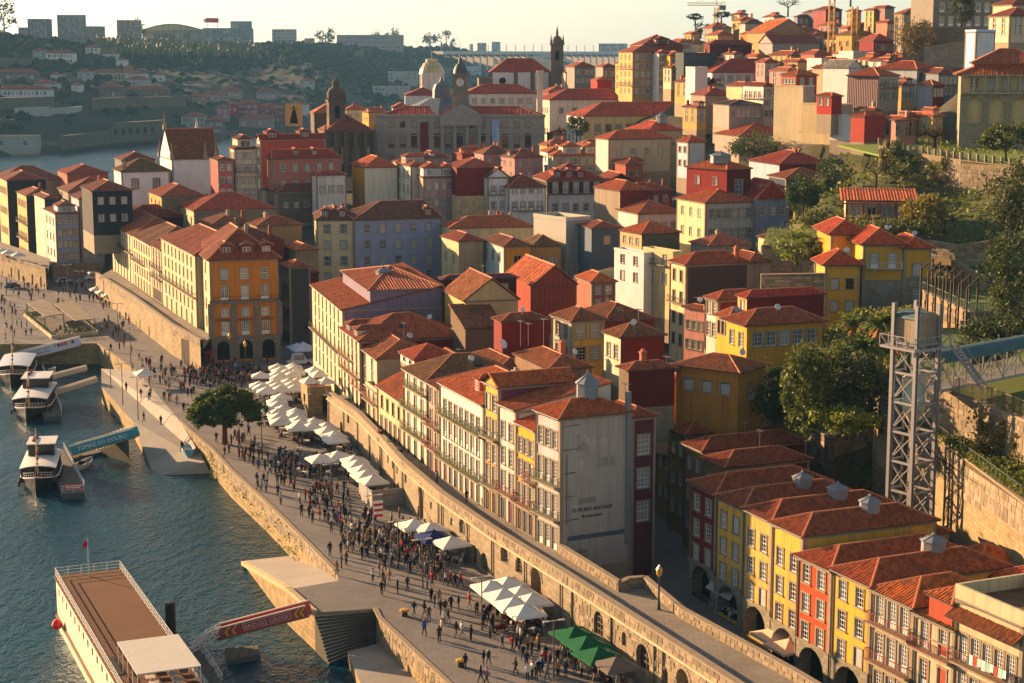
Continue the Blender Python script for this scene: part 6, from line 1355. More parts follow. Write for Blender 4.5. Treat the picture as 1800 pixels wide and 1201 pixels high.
# terrain under the town
def shore(y):
    for(y0,x0),(y1,x1)in zip([(100,12),(160,12),(260,-15),(340,-45),(520,-150),(560,-150),(600,-88),(1000,-84),(1600,-100)],[(160,12),(260,-15),(340,-45),(520,-150),(560,-150),(600,-88),(1000,-84),(1600,-100),(3000,-160)]):
        if y0<=y<y1:return x0+(x1-x0)*(y-y0)/(y1-y0)
    return 12
tm=MB();gx=[-260+4.0*i for i in range(140)];gy=[120+4.0*i for i in range(60)]+[360+7*i for i in range(60)]+[780+30*i for i in range(24)]
idx={}
for j,y in enumerate(gy):
    for i,x in enumerate(gx):
        sh=shore(y)
        if x<sh:continue
        z=gz(x,y)-.9-min(5,max(0,(y-330)*.05))
        if x-sh<14:z=min(z,2+(x-sh)*.35)
        if 120<y<345 and x<36:z=min(z,3.6)
        if y>520:z=z-.02*(y-520)*.2
        idx[(i,j)]=len(tm.v);tm.v.append((x,y,z))
for(i,j),k in list(idx.items()):
    q=[idx.get(c)for c in((i,j),(i+1,j),(i+1,j+1),(i,j+1))]
    if None not in q:tm.f.append(tuple(q));tm.m.append(0);tm.uv.extend([(0,0)]*4)
def terr_mat():
    b=NB('hillside_soil',.95,.1);tc=b.n('TexCoord');v=tc.outputs['Object']
    col=b.mix(b.ramp(b.noise(v,.12,6,.65),.42,.6),(.085,.072,.05),(.07,.07,.032));col=b.mix(b.math('MULTIPLY',b.ramp(b.noise(v,.6,5,.7),.5,.75),.5),col,(.16,.13,.07))
    xyz=b.n('SeparateXYZ',{0:v});gd=b.math('MULTIPLY',b.math('GREATER_THAN',b.math('DIVIDE',xyz.outputs[0],xyz.outputs[1]),b.math('ADD',.132,b.math('MULTIPLY',b.noise(v,.1,3),.02))),b.math('LESS_THAN',xyz.outputs[1],400.0))
    col=b.mix(b.math('MULTIPLY',gd,.85),col,b.mix(b.ramp(b.noise(v,.35,6,.7),.4,.62),(.075,.10,.02),(.12,.105,.045)))
    b.color(col);b.bump(b.noise(v,1.2,6,.7),.8,.3);return b.mat
tag(tm.build('terrain',[terr_mat()],smooth=True),kind='structure')

# ------------------------------------------------------------------ trees and plants
def crown(mb,c,rx,ry,rz,n,size,clumps=26,rnd=R,shell=.55,flat=0.0,m=0):
    c=Vector(c);cs=[]
    for k in range(clumps):
        d=Vector((rnd.gauss(0,1),rnd.gauss(0,1),rnd.gauss(0,1)));d.normalize()
        if flat and d.z<-flat:d.z*=-.3
        r=shell+(1-shell)*rnd.random()**.5;cs.append((c+Vector((d.x*rx*r,d.y*ry*r,d.z*rz*r)),rnd.uniform(.22,.42)))
    for i in range(n):
        p,s=rnd.choice(cs);o=Vector((rnd.gauss(0,.5)*rx*s,rnd.gauss(0,.5)*ry*s,rnd.gauss(0,.5)*rz*s*1.1))
        leafquad(mb,p+o,size,rnd,m)
def limbs(mb,base,top,rad,n,spread,rnd=R,m=0):
    base,top=Vector(base),Vector(top);mid=base.lerp(top,.5)+Vector((rnd.gauss(0,.15),rnd.gauss(0,.15),0));fork=base.lerp(top,.62)
    mb.tube([base-Vector((0,0,.6)),base+Vector((0,0,.2)),mid,fork,top],[rad*1.5,rad*1.1,rad*.9,rad*.75,rad*.3],8,m)
    for k in range(n):
        a0=2*math.pi*k/n+rnd.uniform(-.4,.4);s=base.lerp(top,rnd.uniform(.5,.85));e=top+Vector((math.cos(a0)*spread,math.sin(a0)*spread,rnd.uniform(-.2,.35)*spread))
        mb.tube([s,s.lerp(e,.5)+Vector((0,0,spread*.1)),e],[rad*.55,rad*.35,rad*.12],5,m)
def tree(label,p,h,rx,rz,n=1500,size=.4,col='#3c4a1c',trunk=.25,name='tree',ry=None,group=None,cz=None,flat=0,clumps=30,barkc='#4d3e2e'):
    p=Vector(p);t=thing(name,label,'tree',p,0,group);ry=ry or rx;cz=cz or h-rz*.9
    m=MB();limbs(m,(0,0,0),(0,0,cz),trunk,6,rx*.6);m.build('trunk',[bark(barkc)],t)
    m=MB();crown(m,(0,0,cz),rx,ry,rz,n,size,clumps,flat=flat);m.build('crown',[leaf(col)],t);return t
# the stone pine on the quay
sp_=P(395,781,QZ);t=thing('stone_pine','broad umbrella-shaped stone pine standing among the crowd on the quay','tree',sp_)
m=MB();limbs(m,(0,0,0),(.4,0,6.0),.42,9,4.0);m.build('trunk',[bark('#6b4a34')],t)
m=MB()
for k in range(170):
    a0=R.uniform(0,6.28);r=math.sqrt(R.random());x,y=math.cos(a0)*r*5.3,math.sin(a0)*r*5.3;z=5.2+3.4*math.sqrt(max(0,1-r*r))*R.uniform(.35,1)-(1.2*r)
    crown(m,(x+.3,y,z),1.3,1.3,.9,330,.34,6,shell=.3)
m.build('crown',[leaf('#3c4a18',.6)],t)
# big laurel and slope vegetation
for lab,px,py,D,h,rx,rz,n,c in(
  ('tall glossy laurel standing out in sunlight beside the ochre house',1412,748,196,8.6,2.4,4.2,2600,'#4a5420'),('big rounded laurel filling the slope below the palms',1450,722,203,8.6,4.0,4.0,3600,'#46501e'),
  ('shaded laurel bush against the ochre house',1372,738,207,6.5,3.0,3.2,2200,'#37421a'),('dense bush at the head of the laurel slope',1508,680,214,4.2,3.0,2.0,1500,'#3f4a1e'),('dark evergreen in the gap behind the bulwark',1500,745,196,8,3.2,3.8,1800,'#2c3618'),
  ('rounded evergreen on the right edge above the viaduct',1790,600,215,9,3.4,4.2,2400,'#39421c'),('second dark evergreen above the viaduct roof',1775,520,240,9,4.0,4.2,2200,'#38421a'),('large dark tree at the frame edge below the lawn wall',1790,400,290,12,6.0,5.6,2800,'#3a3f1a'),
  ('yellow-green shrub by the garden shed',1625,395,300,5,3.6,2.4,1300,'#6b6222'),('tall ivy curtain at the corner of the lawn wall',1566,315,346,8.5,2.0,4.0,1800,'#5c5c2c'),('pale creeper covering the lawn wall',1665,340,336,7.5,3.4,3.4,1700,'#6a6636'),
  ('bushy green tree by the navy house',1465,352,372,8.5,4.0,3.8,1300,'#3d471c'),('small dark tree next to the pond lawn',1412,385,330,7.5,3.0,2.8,1200,'#33401a'),('slender cypress-like shrub behind the shed',1440,375,345,6,2.0,2.6,700,'#56602a'),
  ('round green tree in the court behind the crimson block',1328,285,428,8,5.4,3.8,1700,'#3c4620'),('leafy tree at the court edge near the warehouse',1390,262,440,7,2.6,3.0,700,'#4a4c22'),('palm-like dark tree beside the yellow institution',1013,250,528,7.5,3.2,2.8,900,'#333d1c'),
  ('clipped green tree on the mansion lawn',1768,278,318,5.6,4.6,2.1,2400,'#4a5220'),('ivy-clad mass beside the palace windows',1690,44,452,6.5,3.2,3.0,800,'#2f3a1a'),('creeper on the palace terrace wall',1612,88,470,9,5.0,4.2,1200,'#5a4f2a'),
  ('vegetable-garden bush by the rubble wall',1400,460,288,4.4,3.6,2.0,1000,'#5f6a2a'),('bushes above the rubble wall left of the villa',1440,462,284,4.2,2.6,2.0,900,'#565f28'),('hedge plants above the villa roofs',1590,408,296,2.4,5.0,1.2,1300,'#4e5424'),('scrub on the bank beside the villa',1520,404,303,2.4,4.0,1.2,1000,'#5b5a26'),
  ('overgrown ivy bank falling from the villa',1535,585,238,2.8,4.6,1.5,1900,'#54601e'),('ivy bank above the lift platform',1580,568,236,2.2,3.6,1.1,1100,'#6a6a2a'),('mossy ivy crest along the bulwark',1480,752,192,2.4,3.8,1.2,1400,'#66701f'),
  ('ivy hanging down the big wall behind the lift',1750,868,176,8,2.6,4.6,2200,'#655c2c'),('second ivy curtain on the big wall near the frame edge',1792,900,172,8,2.0,4.0,1200,'#4c4a22'),('ivy curtain on the wall left of the lift legs',1552,760,198,7,1.8,3.8,1200,'#6a6030'),
  ('evergreen in front of the pergola return wall',1735,640,205,5.5,3.0,2.6,1400,'#333e1a')):
    p=Q(px,py,D);tree(lab,p,h,rx,rz,int(n*1.7),.5 if D<260 else .62,c,.2,'laurel_tree' if 'laurel' in lab else('ivy' if 'ivy' in lab or 'creeper' in lab else('shrub' if rz<2.7 else 'tree')),cz=rz*.95 if rz>.62*h*.75 else None,clumps=34)
for i in range(16):
    x,y=R.uniform(1390,1640),R.uniform(345,420);D=300+(420-y)*.75;p=Q(x,y,D);p.z=gz(p.x,p.y)-.9
    tree('low scrubby bush on the sunny garden slope around the shed',p,2.2,R.uniform(1.2,2.4),R.uniform(.8,1.4),420,.5,('#4a5420','#5c5c28','#3a441c')[i%3],.08,'shrub',group='garden slope bushes')
def palm(label,p,h,n,L,dry=0):
    t=thing('palm_tree',label,'palm',p);m=MB();m.tube([(0,0,-1),(0,0,h*.5),(.1,.1,h)],[.38,.32,.36],8);m.build('trunk',[bark('#5a4632')],t)
    for grp,cnt,cl,lo in(('fronds',n,'#4e5a22',.1),('dry_fronds',dry,'#8a5a22',-.9)):
        if not cnt:continue
        f=MB()
        for k in range(cnt):
            a0=2*math.pi*k/cnt*1.618*3;el=lo+R.random()*(1.1 if lo>0 else .5);d=Vector((math.cos(a0)*math.cos(el),math.sin(a0)*math.cos(el),math.sin(el)));p0=Vector((.1,.1,h));pr=p0
            for s in range(1,9):
                q=p0+d*(L*s/8)+Vector((0,0,-L*.55*(s/8)**2));side=d.cross(Vector((0,0,1))).normalized();w=L*.17*math.sin(math.pi*min(.95,s/8+.1))+.05;kk=R.random()*50
                for sg in(-1,1):
                    f.face([pr,q,q.lerp(pr,.3)+side*sg*w+Vector((0,0,-w*.45)),pr+side*sg*w*.7+Vector((0,0,-w*.4))],0,[(kk,kk)]*4)
                pr=q
        f.build(grp,[leaf(cl)],t)
palm('date palm with glowing rusty lower fronds above the laurels',Q(1512,672,206),4.2,36,3.8,16);palm('leaning palm with bright fronds left of the lift platform',Q(1548,610,214),3.0,30,3.2,12);palm('small palm by the villa bank',Q(1500,600,224),2.4,24,2.6,4)
palm('grey shaggy palm behind the pergola walls',Q(1690,470,288),3.4,26,3.6,10);palm('second brown palm above the pergola walls',Q(1725,455,292),3.0,22,3.0,12)
def bare(label,p,h,spread,n,seed,rad=.3,name='bare_tree'):
    rr=random.Random(seed);t=thing(name,label,'tree',p);m=MB();m.tube([(0,0,-.5),(0,0,h*.4)],[rad*1.3,rad],7);tips=[(Vector((0,0,h*.38)),rad*.7,0)]
    def grow(p0,d,L,r,dep):
        e=p0+d*L;m.tube([p0,p0.lerp(e,.5)+Vector((rr.gauss(0,.06),rr.gauss(0,.06),.05))*L,e],[r,r*.8,r*.55],4,cap=False)
        if dep<3:
            for _ in range(3 if dep else 4):
                v=(d+Vector((rr.gauss(0,.75),rr.gauss(0,.75),rr.gauss(.1,.45)))).normalized();grow(e,v,L*rr.uniform(.5,.8),r*.55,dep+1)
    for k in range(n):
        a0=2*math.pi*k/n+rr.uniform(-.3,.3);grow(Vector((0,0,h*.38)),Vector((math.cos(a0)*spread,math.sin(a0)*spread,.55)).normalized(),h*.32,rad*.55,0)
    m.build('branches',[bark('#4a392a')],t);return t
bare('wide leafless pollarded tree on the mansion lawn',Q(1642,258,345),4.6,1.3,8,5,.42);bare('bare winter tree at the wall corner below the lawn',Q(1540,330,335),6,.7,6,6,.2);bare('pale leafless tree on the hillside path',Q(1745,480,280),6,.6,5,8,.2);bare('brown leafless bush on the hillside by the garden wall',Q(1660,405,300),3.6,1.2,7,9,.2)
bare('bare trees on the skyline behind the brown gable house',Q(1385,28,720),8,.9,7,11,.3);bare('leafless tree beside the crane on the skyline',Q(1495,10,680),8,.9,7,12,.3)
for i,(x,y,c)in enumerate(((1222,52,'flat-topped dark pine on the skyline left of the crane'),(1268,48,'flat-topped pine under the crane jib'),(1232,66,'dense dark tree below the skyline pines'))):tree(c,Q(x,y,730),6 if i<2 else 6,3.2,1.1 if i<2 else 2.6,500,.8,'#2c3418',.3,'pine_tree',cz=5.2 if i<2 else 3.4)
# vegetables, tufts and ivy as ground cover
gc=MB()
def scatter(pts,n,s,hh=.4):
    for _ in range(n):
        a,b,c=R.sample(pts,3);u,v=R.random(),R.random()
        if u+v>1:u,v=1-u,1-v
        p=a+(b-a)*u+(c-a)*v;leafquad(gc,(p.x,p.y,p.z+R.uniform(.05,hh)),s)
scatter([Vector((p.x,p.y,21.5))for p in(w1[1],w1[2],w1[3],w1[4],w2[3],w2[2],w2[1])],5200,.4,.9)
scatter([Vector((p.x,p.y,w6[0].z-.4))for p in(w6[0],w6[1],w6[2],Q(1478,400,330),Q(1350,392,335))],1800,.4,.4)
scatter([b0[0],b0[1],b0[2],b0[2]+Vector((2,9,0)),b0[0]+Vector((1,12,0))],1500,.35,.5)
for _ in range(24000):
    x,y=R.uniform(38,112),R.uniform(205,385);z=gz(x,y)-.8
    pp=proj((x,y,z))
    if pp[0]<1330:continue
    leafquad(gc,(x,y,z+R.uniform(0,.7)),R.choice((.5,.8,1.0)))
tag(gc.build('ground_cover',[leaf('#566024')]),kind='stuff')
for i,(x,y)in enumerate(((1668,722),(1702,738),(1770,772))):tree(('round dark garden bush by the lift bridge','clipped round bush in the middle of the kitchen garden','small bush at the end of the kitchen garden')[i],P(x,y,21.4),1.8,1.0,.9,350,.3,'#3a4a20',.06,'shrub')
bn=thing('water_butt','green plastic water barrel in the kitchen garden','barrel',P(1705,742,21.4));m=MB();m.lathe([(.35,0),(.42,.5),(.42,1.0),(.38,1.1),(.001,1.1)],n=10);m.build('barrel_body',[paint('#1f4a34',.4)],bn)
sh=building('little pale blue tool shed behind the lift tower',(1566,672),196,None,1578,700,20,b=2.4,a=2.4,name='tool_shed',cat='shed',group=None,wall='#8fa5b5',rc='#50555a',moss=0,roof='gable',axis='y',band=False,wr=[(1,.7,.8,'plain',2.7)],zb=22)
# ------------------------------------------------------------------ the far bank, skyline, arched bridge, haze
import bisect
def interp(tab,x):
    if x<=tab[0][0]:return tab[0][1]
    for(a,u),(b,v)in zip(tab[:-1],tab[1:]):
        if x<=b:return u+(v-u)*(x-a)/(b-a)
    return tab[-1][1]
SHD=[(-300,1080),(0,1110),(100,1130),(200,1225),(330,1310),(520,1420),(700,1620),(900,2000)]
RDY=[(-300,50),(0,62),(60,70),(180,74),(250,73),(450,79),(560,76),(640,80),(720,84),(790,84),(845,96),(900,112)]
def fhill(px,t):
    """point of the far bank: px = image column of its bearing, t = 0 at the shore .. 1 on the crest"""
    D0=interp(SHD,px);D1=D0*1.62;zr=62+D1*(HY-interp(RDY,px))/F;D=D0+(D1-D0)*t
    pr=[(0,1.0),(.02,4.5),(.10,9),(.16,22),(.4,40),(.62,55),(1,1.0)]
    z=interp([(0,-1),(.004,5),(.07,7),(.10,.20*zr),(.24,.36*zr),(.30,.45*zr),(.55,.66*zr),(.8,.86*zr),(1,zr)],t)
    z+=2.2*math.sin(px*.031+t*7)*min(1,t*3)*(1-t*.7)
    return Vector(((px-CX)/F*(D*TC-(z-H)*TS),D,z))
def fh_at(px,py):
    best=None
    for k in range(201):
        p=fhill(px,k/200);y=proj(p)[1]
        if best is None or abs(y-py)<best[0]:best=(abs(y-py),p)
    return best[1]
m=MB();NX,NT=100,44
ts=[(k/NT)**1.2 for k in range(NT+1)]
for i in range(NX+1):
    for t in ts:m.v.append(tuple(fhill(-300+1200*i/NX,t)+Vector((0,0,R.gauss(0,.8)if t>.1 else 0))))
    p=fhill(-300+1200*i/NX,1);m.v.append((p.x*1.3,p.y*1.3,p.z-25))
n1=NT+2
for i in range(NX):
    for j in range(NT+1):q=(i*n1+j,(i+1)*n1+j,(i+1)*n1+j+1,i*n1+j+1);m.f.append(q);m.m.append(0);m.uv.extend([(0,0)]*4)
def fhmat():
    b=NB('far_hillside',.95,.1);tc=b.n('TexCoord');v=tc.outputs['Object']
    col=b.mix(b.ramp(b.noise(v,.008,7,.65),.42,.6),(.035,.042,.02),(.06,.055,.035));col=b.mix(b.math('MULTIPLY',b.ramp(b.noise(v,.05,5,.7),.5,.75),.6),col,(.03,.04,.018));b.color(col);return b.mat
tag(m.build('far_hills',[fhmat()],smooth=True),kind='structure')
# second, farther ridge behind the bridge
m=MB();pr=[(500,96),(780,97),(850,93),(900,97),(980,93),(1050,96),(1110,92),(1300,88),(1700,80),(2000,80)]
for i,(x,y)in enumerate(pr):
    for D,yy in((2900,128),(3100,108),(4000,y),(4300,y+4)):m.v.append(tuple(Q(x,yy,D)))
for i in range(len(pr)-1):
    for j in range(3):m.f.append((i*4+j,(i+1)*4+j,(i+1)*4+j+1,i*4+j+1));m.m.append(0);m.uv.extend([(0,0)]*4)
tag(m.build('distant_hills',[fhmat()]),kind='structure')
for lab,px,py,D,w,h in(('dark slab tower far beyond the bridge',829,92,3900,5,14),('pale pair of far towers near the bridge start',847,92,4000,16,16),('far tower block standing over the bridge deck',872,92,4000,15,18),('long far apartment towers right of the bridge crown',1064,90,3800,24,13),('second far apartment group at the bridge end',1090,90,3800,26,13)):
    building(lab,(px-w/2,py-h),D,rx=px+w/2,b=25,by=py+4,yaw=2,name='tower_block',cat='tower block',group='tower blocks far beyond the bridge',wall='#b9a994',wallR='#9c9088',rc='#8d8a86',roof='flat',band=False,stain=.1,wr=(max(2,int(w/4)),4,6,6,'plain'),surr=None)
# bridge
br=thing('arch_bridge','distant white concrete arch bridge with a flat deck on slender columns','bridge');WC=plaster('#cbbfae',.15)
A_,B_=Q(770,89,2560),Q(1110,89,2820);zt=66.0
m=MB();m.beam((A_.x,A_.y,zt),(B_.x,B_.y,zt),24,4.5);m.build('deck',[WC],br)
d=(B_-A_);Lb=d.length;d.normalize();c0=.42*Lb;a0,a1=seg_s(835,A_,B_,50),seg_s(1062,A_,B_,50)
for off in(-7,7):
    m=MB();nrm=Vector((-d.y,d.x,0));prev=None
    for k in range(25):
        u=k/24;s=a0+(a1-a0)*u;z=4+(zt-9)*(1-(2*u-1)**2);p=A_+d*s+nrm*off;p.z=z
        if prev is not None:m.beam(prev,p,6,5.5)
        prev=p
    m.build('arch_rib',[WC],br)
for k in range(30):
    s=Lb*(k+.5)/30;u=(s-a0)/(a1-a0);zb_=4+(zt-9)*(1-(2*u-1)**2)if 0<u<1 else-5
    if zt-zb_<6:continue
    p=A_+d*s;m=MB();m.box(-1.6,-9,zb_,1.6,9,zt-2);m.build('column',[WC],br,loc=(p.x,p.y,0),rz=math.atan2(d.y,d.x))
m=MB()
for k in range(22):p=A_+d*(Lb*(k+.3)/22);m.box(p.x-.4,p.y-.4,zt,p.x+.4,p.y+.4,zt+12)
m.build('lamp_mast',[STEEL],br)
# skyline and houses of the far bank
GS='blocks on the far skyline'
def sky_b(label,x0,x1,y0,y1,wall,wr=(5,5,2.2,2.0,'plain'),b=22,lx=None,wl=None,wallL=None,D=None,cat='apartment block',rc='#8d8a86',name='apartment_block',**k):
    p=fhill(x0,1);return building(label,(x0,y0),D or p.y*.995,lx=lx,rx=x1,by=y1+3,yaw=3,b=None if lx else b,name=name,cat=cat,group=GS,wall=wallL or wall,wallR=wall,rc=rc,roof=k.pop('roof','flat'),band=False,stain=.15,wr=wr,wl=wl,surr=None,**k)
sky_b('stepped grey towers at the left of the far skyline',48,84,34,62,'#7d7a78',(5,7,2,2,'plain'),20);sky_b('low pale block in front of the leftmost towers',32,48,49,66,'#9a938a',(3,3,2,2,'plain'))
sky_b('widest grey tower block on the far skyline',100,150,27,62,'#857d78',(9,9,1.6,2,'plain'),lx=90,wl=(2,8,2,2,'plain'));sky_b('low buildings between towers and sunlit office',150,178,47,72,'#827c78',(5,3,2,2,'plain'))
sky_b('office block with a glowing sunlit corner',205,248,36,70,'#8f7f68',(8,6,2,2,'plain'),lx=181,wl=(5,3,2.6,3,'plain'),wallL='#d9c08a')
t=sky_b('shopping centre with a long arched glass roof',250,354,52,72,'#8f8a74',(14,1,3,5,'plain'),40,cat='shopping centre',name='shopping_centre')
a_,b_,h_,zt_=t['_dims'];m=MB()
for k in range(20):
    u0,u1=k/20,(k+1)/20;z0,z1=[h_+(6.5+0)*math.sin(math.pi*u)-.5 for u in(u0,u1)]
    m.face([(u0*a_,-.6,z0),(u1*a_,-.6,z1),(u1*a_,b_,z1),(u0*a_,b_,z0)]);m.face([(u0*a_,-.6,h_-1),(u1*a_,-.6,h_-1),(u1*a_,-.6,z1),(u0*a_,-.6,z0)],1)
    if k%2:m.beam((u0*a_,-.8,h_-1),(u0*a_,-.8,z0),.5,m=0)
    m.beam((u0*a_,-.8,z0),(u1*a_,-.8,z1),.9)
put('arched_roof',m.mesh('arched_roof',[paint('#8d8a80',.5),paint('#b8a968',.3)]),t)
t=sky_b('stepped commercial centre under a red rooftop sign',356,440,50,72,'#7f8a86',(12,2,3,3,'plain'),40,cat='shopping centre',name='shopping_centre')
sky_b('upper green-grey block of the stepped centre',405,440,38,52,'#7d8f8a',(5,1,3,3,'plain'),20)
sg_=thing('billboard','bright red billboard on the rooftop of the far shopping centre','billboard',fhill(362,1)+Vector((0,-12,9.5)));p=Q(362,40,fhill(362,1).y*.99);sg_.location=p
m=MB();m.box(0,0,0,15,1,5.4);m.build('board',[paint('#c4122a',.5,var=0)],sg_);m=MB();m.box(1,.3,-6,1.6,.9,0);m.box(13,.3,-6,13.6,.9,0);m.build('post',[STEEL],sg_);m=MB();m.box(-2.6,0,.3,-.2,1,4.4);m.build('logo_panel',[WHITE],sg_)
sky_b('apartment block with white balconies on the crest',478,521,52,78,'#b5aea6',(6,5,3.4,2.2,'plain'),lx=458,wl=(5,4,2,2,'plain'),wallL='#cdb98a');sky_b('small houses on the crest between two blocks',535,552,68,80,'#a89880',(2,2,2,2,'plain'),14)
sky_b('long low apartment slab on the crest above the wooded slope',592,712,62,84,'#a09488',(20,3,2.4,2.2,'plain'),20)
GB='houses on the far wooded bank'
def fb(label,x0,x1,y0,y1,wall,rc='#8a4434',win=(5,2,1.6,2.4,'plain'),roof='hip',b=14,**k):
    p=fh_at((x0+x1)/2,y1);C=Q(x0,y0,p.y-4);return building(label,(x0,y0),C.y,rx=x1,b=b,by=y1+2,yaw=4,name='far_house',cat=k.pop('cat','house'),group=GB,wall=wall,wallR=wall,rc=rc,roof=roof,band=False,stain=.2,wr=win,pitch=.4,surr=None,tube_c=1.6,**k)
for a in(('white manor with a tall red roof and a grey annexe',80,130,94,110,'#d2d0c6',(8,2,2,2.6,'plain')),('grey annexe of the white manor',57,80,90,108,'#8d908c',(4,2,2,2.4,'plain')),('white cubic villa above the trees',150,173,84,98,'#c9c4b8',(3,2,2,2,'plain')),('low white houses beside the cubic villa',175,206,95,104,'#c2beb4',(4,1,2,2,'plain')),('white gable end catching the sun',204,222,106,118,'#d4d0c4',(1,1,2,2,'plain')),
          ('long row with pale arched fronts',160,222,128,140,'#b9aa8a',(9,1,3,5,'plain')),('pale blue house at the end of the arched row',136,160,127,141,'#9a9fa4',(3,2,2,2,'plain')),('small orange house above the arched row',217,231,118,127,'#b8602f',(2,1,2,2,'plain')),('white stepped houses right of the arched row',228,257,130,146,'#cdc9c0',(4,2,2,2,'plain')),('little white house among trees',268,287,132,144,'#bfbdb6',(2,1,2,2,'plain')),
          ('grey terrace row at the left edge',-8,64,128,141,'#6f6a60',(9,1,2,3,'plain')),('small white chapel-like house',88,108,132,139,'#c9c6be',(2,1,2,2,'plain')),('long white manor with two rows of windows',-8,88,158,179,'#c4c7c4',(12,2,2.2,3,'plain')),('white wing behind the long manor',60,102,148,158,'#b5b7b2',(5,1,2,2.4,'plain')),('white shed gable by the manor',125,142,150,158,'#cfcdc6',(1,1,2,2,'plain')),
          ('big ruined stone lodge',173,215,154,176,'#6f6350',(4,1,2,3,'plain')),('brown stone warehouses in a row',216,296,158,174,'#75684f',(6,1,2,2.4,'plain')),('white house on the warehouse roofs',222,262,140,152,'#a9a499',(5,1,2,2,'plain')),('tan house with a yellow dormer by the path',330,362,170,182,'#8f7a5c',(4,2,2,2,'plain')),('red-roofed cottages between trees',355,385,166,178,'#9a8478',(4,1,2,2,'plain')),('cream houses climbing above the pink row',384,424,160,172,'#8d8272',(5,1,2,2,'plain')),
          ('crimson warehouse with white windows',416,454,182,200,'#9a2c3a',(6,2,2,2.4,'plain')),('pink house beside the crimson warehouse',380,402,190,208,'#b06a80',(2,2,2,2.6,'plain')),('deep red house left of the crimson warehouse',398,418,184,200,'#862c34',(2,1,2,2,'plain')),('orange row houses on the river slope',458,486,187,202,'#a8523a',(4,1,2,2,'plain')),('red brick row above the church roof',476,500,192,215,'#8a3a32',(3,2,2,2,'plain')),
          ('pale pink warehouse front',420,480,208,224,'#a07a70',(7,1,2,2.6,'plain')),('mixed white and grey waterfront houses',318,360,205,224,'#9a968e',(6,2,2,2.2,'plain')),('dark red waterfront roofs',360,392,212,236,'#7d625a',(5,2,2,2.2,'plain')),('white gabled warehouse with a blue roof side',512,542,184,196,'#c4c0b4',(1,1,2,2,'plain')),('white row house on the right bank slope',527,552,142,156,'#a9a8a2',(4,2,2,2,'plain')),('grey stone villa on the right bank slope',450,486,162,176,'#8a8478',(5,1,2,2.4,'plain')),
          ('long flat terminal by the water beyond the palace',655,722,152,170,'#a8a396',(10,2,4,2,'plain')),('tall white flats beyond the palace',682,735,126,148,'#a9a298',(9,3,2,2,'plain')),('pale box hall beyond the glass pavilion',812,846,117,132,'#a9b2b8',(6,1,3,2,'plain')),('white ruin with square openings by the water',-8,64,240,262,'#9c9a90',(6,1,3,3,'plain'))):
    flat='flat' if any(w in a[0]for w in('ruin ','terminal','flats','box hall','white ruin'))else 'hip'
    fb(a[0]+' on the far bank',*a[1:6],win=a[6],roof=flat)
def fwall(label,pts,h,mat,win=False):
    t=thing('river_wall',label,'stone wall');pts=[fh_at(x,y)for x,y in pts]
    for A_,B_ in zip(pts[:-1],pts[1:]):
        m=MB();L=(B_-A_).xy.length;dd=(B_-A_);dd.z=0;dd.normalize()
        arch_wall(m,(A_.x,A_.y-6,0),dd,L,A_.z-3,A_.z+h,[(5+9*k,4,A_.z+h*.25,A_.z+h*.68,1)for k in range(int((L-6)/9))]if win else[],Vector((dd.y,-dd.x,0)),0,0,1,1,3)
        m.face([(A_.x,A_.y-6,A_.z+h),(B_.x,B_.y-6,A_.z+h),(B_.x,B_.y+10,A_.z+h),(A_.x,A_.y+10,A_.z+h)]);m.build('wall_face',[mat,DARK],t)
FS=stone('#6f6452',moss=.5,scale=.4)
fwall('roofless stone warehouse with a row of openings along the far shore',[(200,252),(290,244)],11,FS,True);fwall('long stone quay wall of the far shore',[(110,258),(200,254)],6,FS);fwall('pale far quay wall continuing behind the church',[(290,247),(420,238)],6,FS,True)
fwall('tall terrace wall across the middle of the far slope',[(165,192),(250,190),(330,187)],8,FS);fwall('stone terrace wall under the long manor',[(-10,193),(100,191)],8,FS);fwall('whitewashed wall along the far hillside road',[(30,200),(90,200),(148,194)],4,plaster('#a9a69c',.5));fwall('upper terrace wall at the left of the far slope',[(-10,118),(60,116)],7,FS)
# far woods: one mass of crowns, with the trees one can tell apart kept single
def crown_blob(mb,p,w,h,n=26,rr=R):
    i0=len(mb.v);f0=len(mb.uv);mb.lathe([(.1,0),(.42,.25),(.5,.55),(.3,.85),(.001,1)],n=6);k=rr.random()*50
    for i in range(i0,len(mb.v)):v=mb.v[i];j=rr.uniform(.6,1.3);mb.v[i]=(p.x+v[0]*w*j,p.y+v[1]*w*j,p.z+v[2]*h*rr.uniform(.85,1.15))
    for i in range(f0,len(mb.uv)):mb.uv[i]=(k,k)
def fwm():
    b=NB('far_canopy',1,0);tc=b.n('TexCoord');wn=b.n('TexWhiteNoise',{'Vector':b.n('VectorMath',{0:tc.outputs['UV']},operation='FLOOR').outputs[0]}).outputs[0]
    b.color(b.mix(wn,(.018,.026,.012),(.04,.048,.02)));return b.mat
fw=MB();rr=random.Random(5)
for _ in range(9500):
    px=rr.uniform(-60,850);t=rr.random()**.8
    dens=math.sin(px*.017+1)*math.sin(px*.041+t*9)+.9*t
    if px<540 and .05<t<.52 and rr.random()<.86:continue
    if rr.random()>.45+.5*dens or t<.09:continue
    p=fhill(px,t);s=rr.uniform(3.5,7);crown_blob(fw,p+Vector((0,0,-s*.35)),s*1.5,s*rr.uniform(.7,1.1),13,rr)
tag(fw.build('far_woods',[fwm()],smooth=True),kind='stuff')
fr=MB()
for _ in range(900):
    px=rr.uniform(170,460);u=(px-170)/290;py=92+8*u+rr.uniform(-8,7);p=fh_at(px,py);s=rr.uniform(3.5,5.5);crown_blob(fr,p,s,s*2.4,12,rr)
tag(fr.build('far_poplar_plantation',[leaf('#5a5a2c',.35,.1)]),kind='stuff')
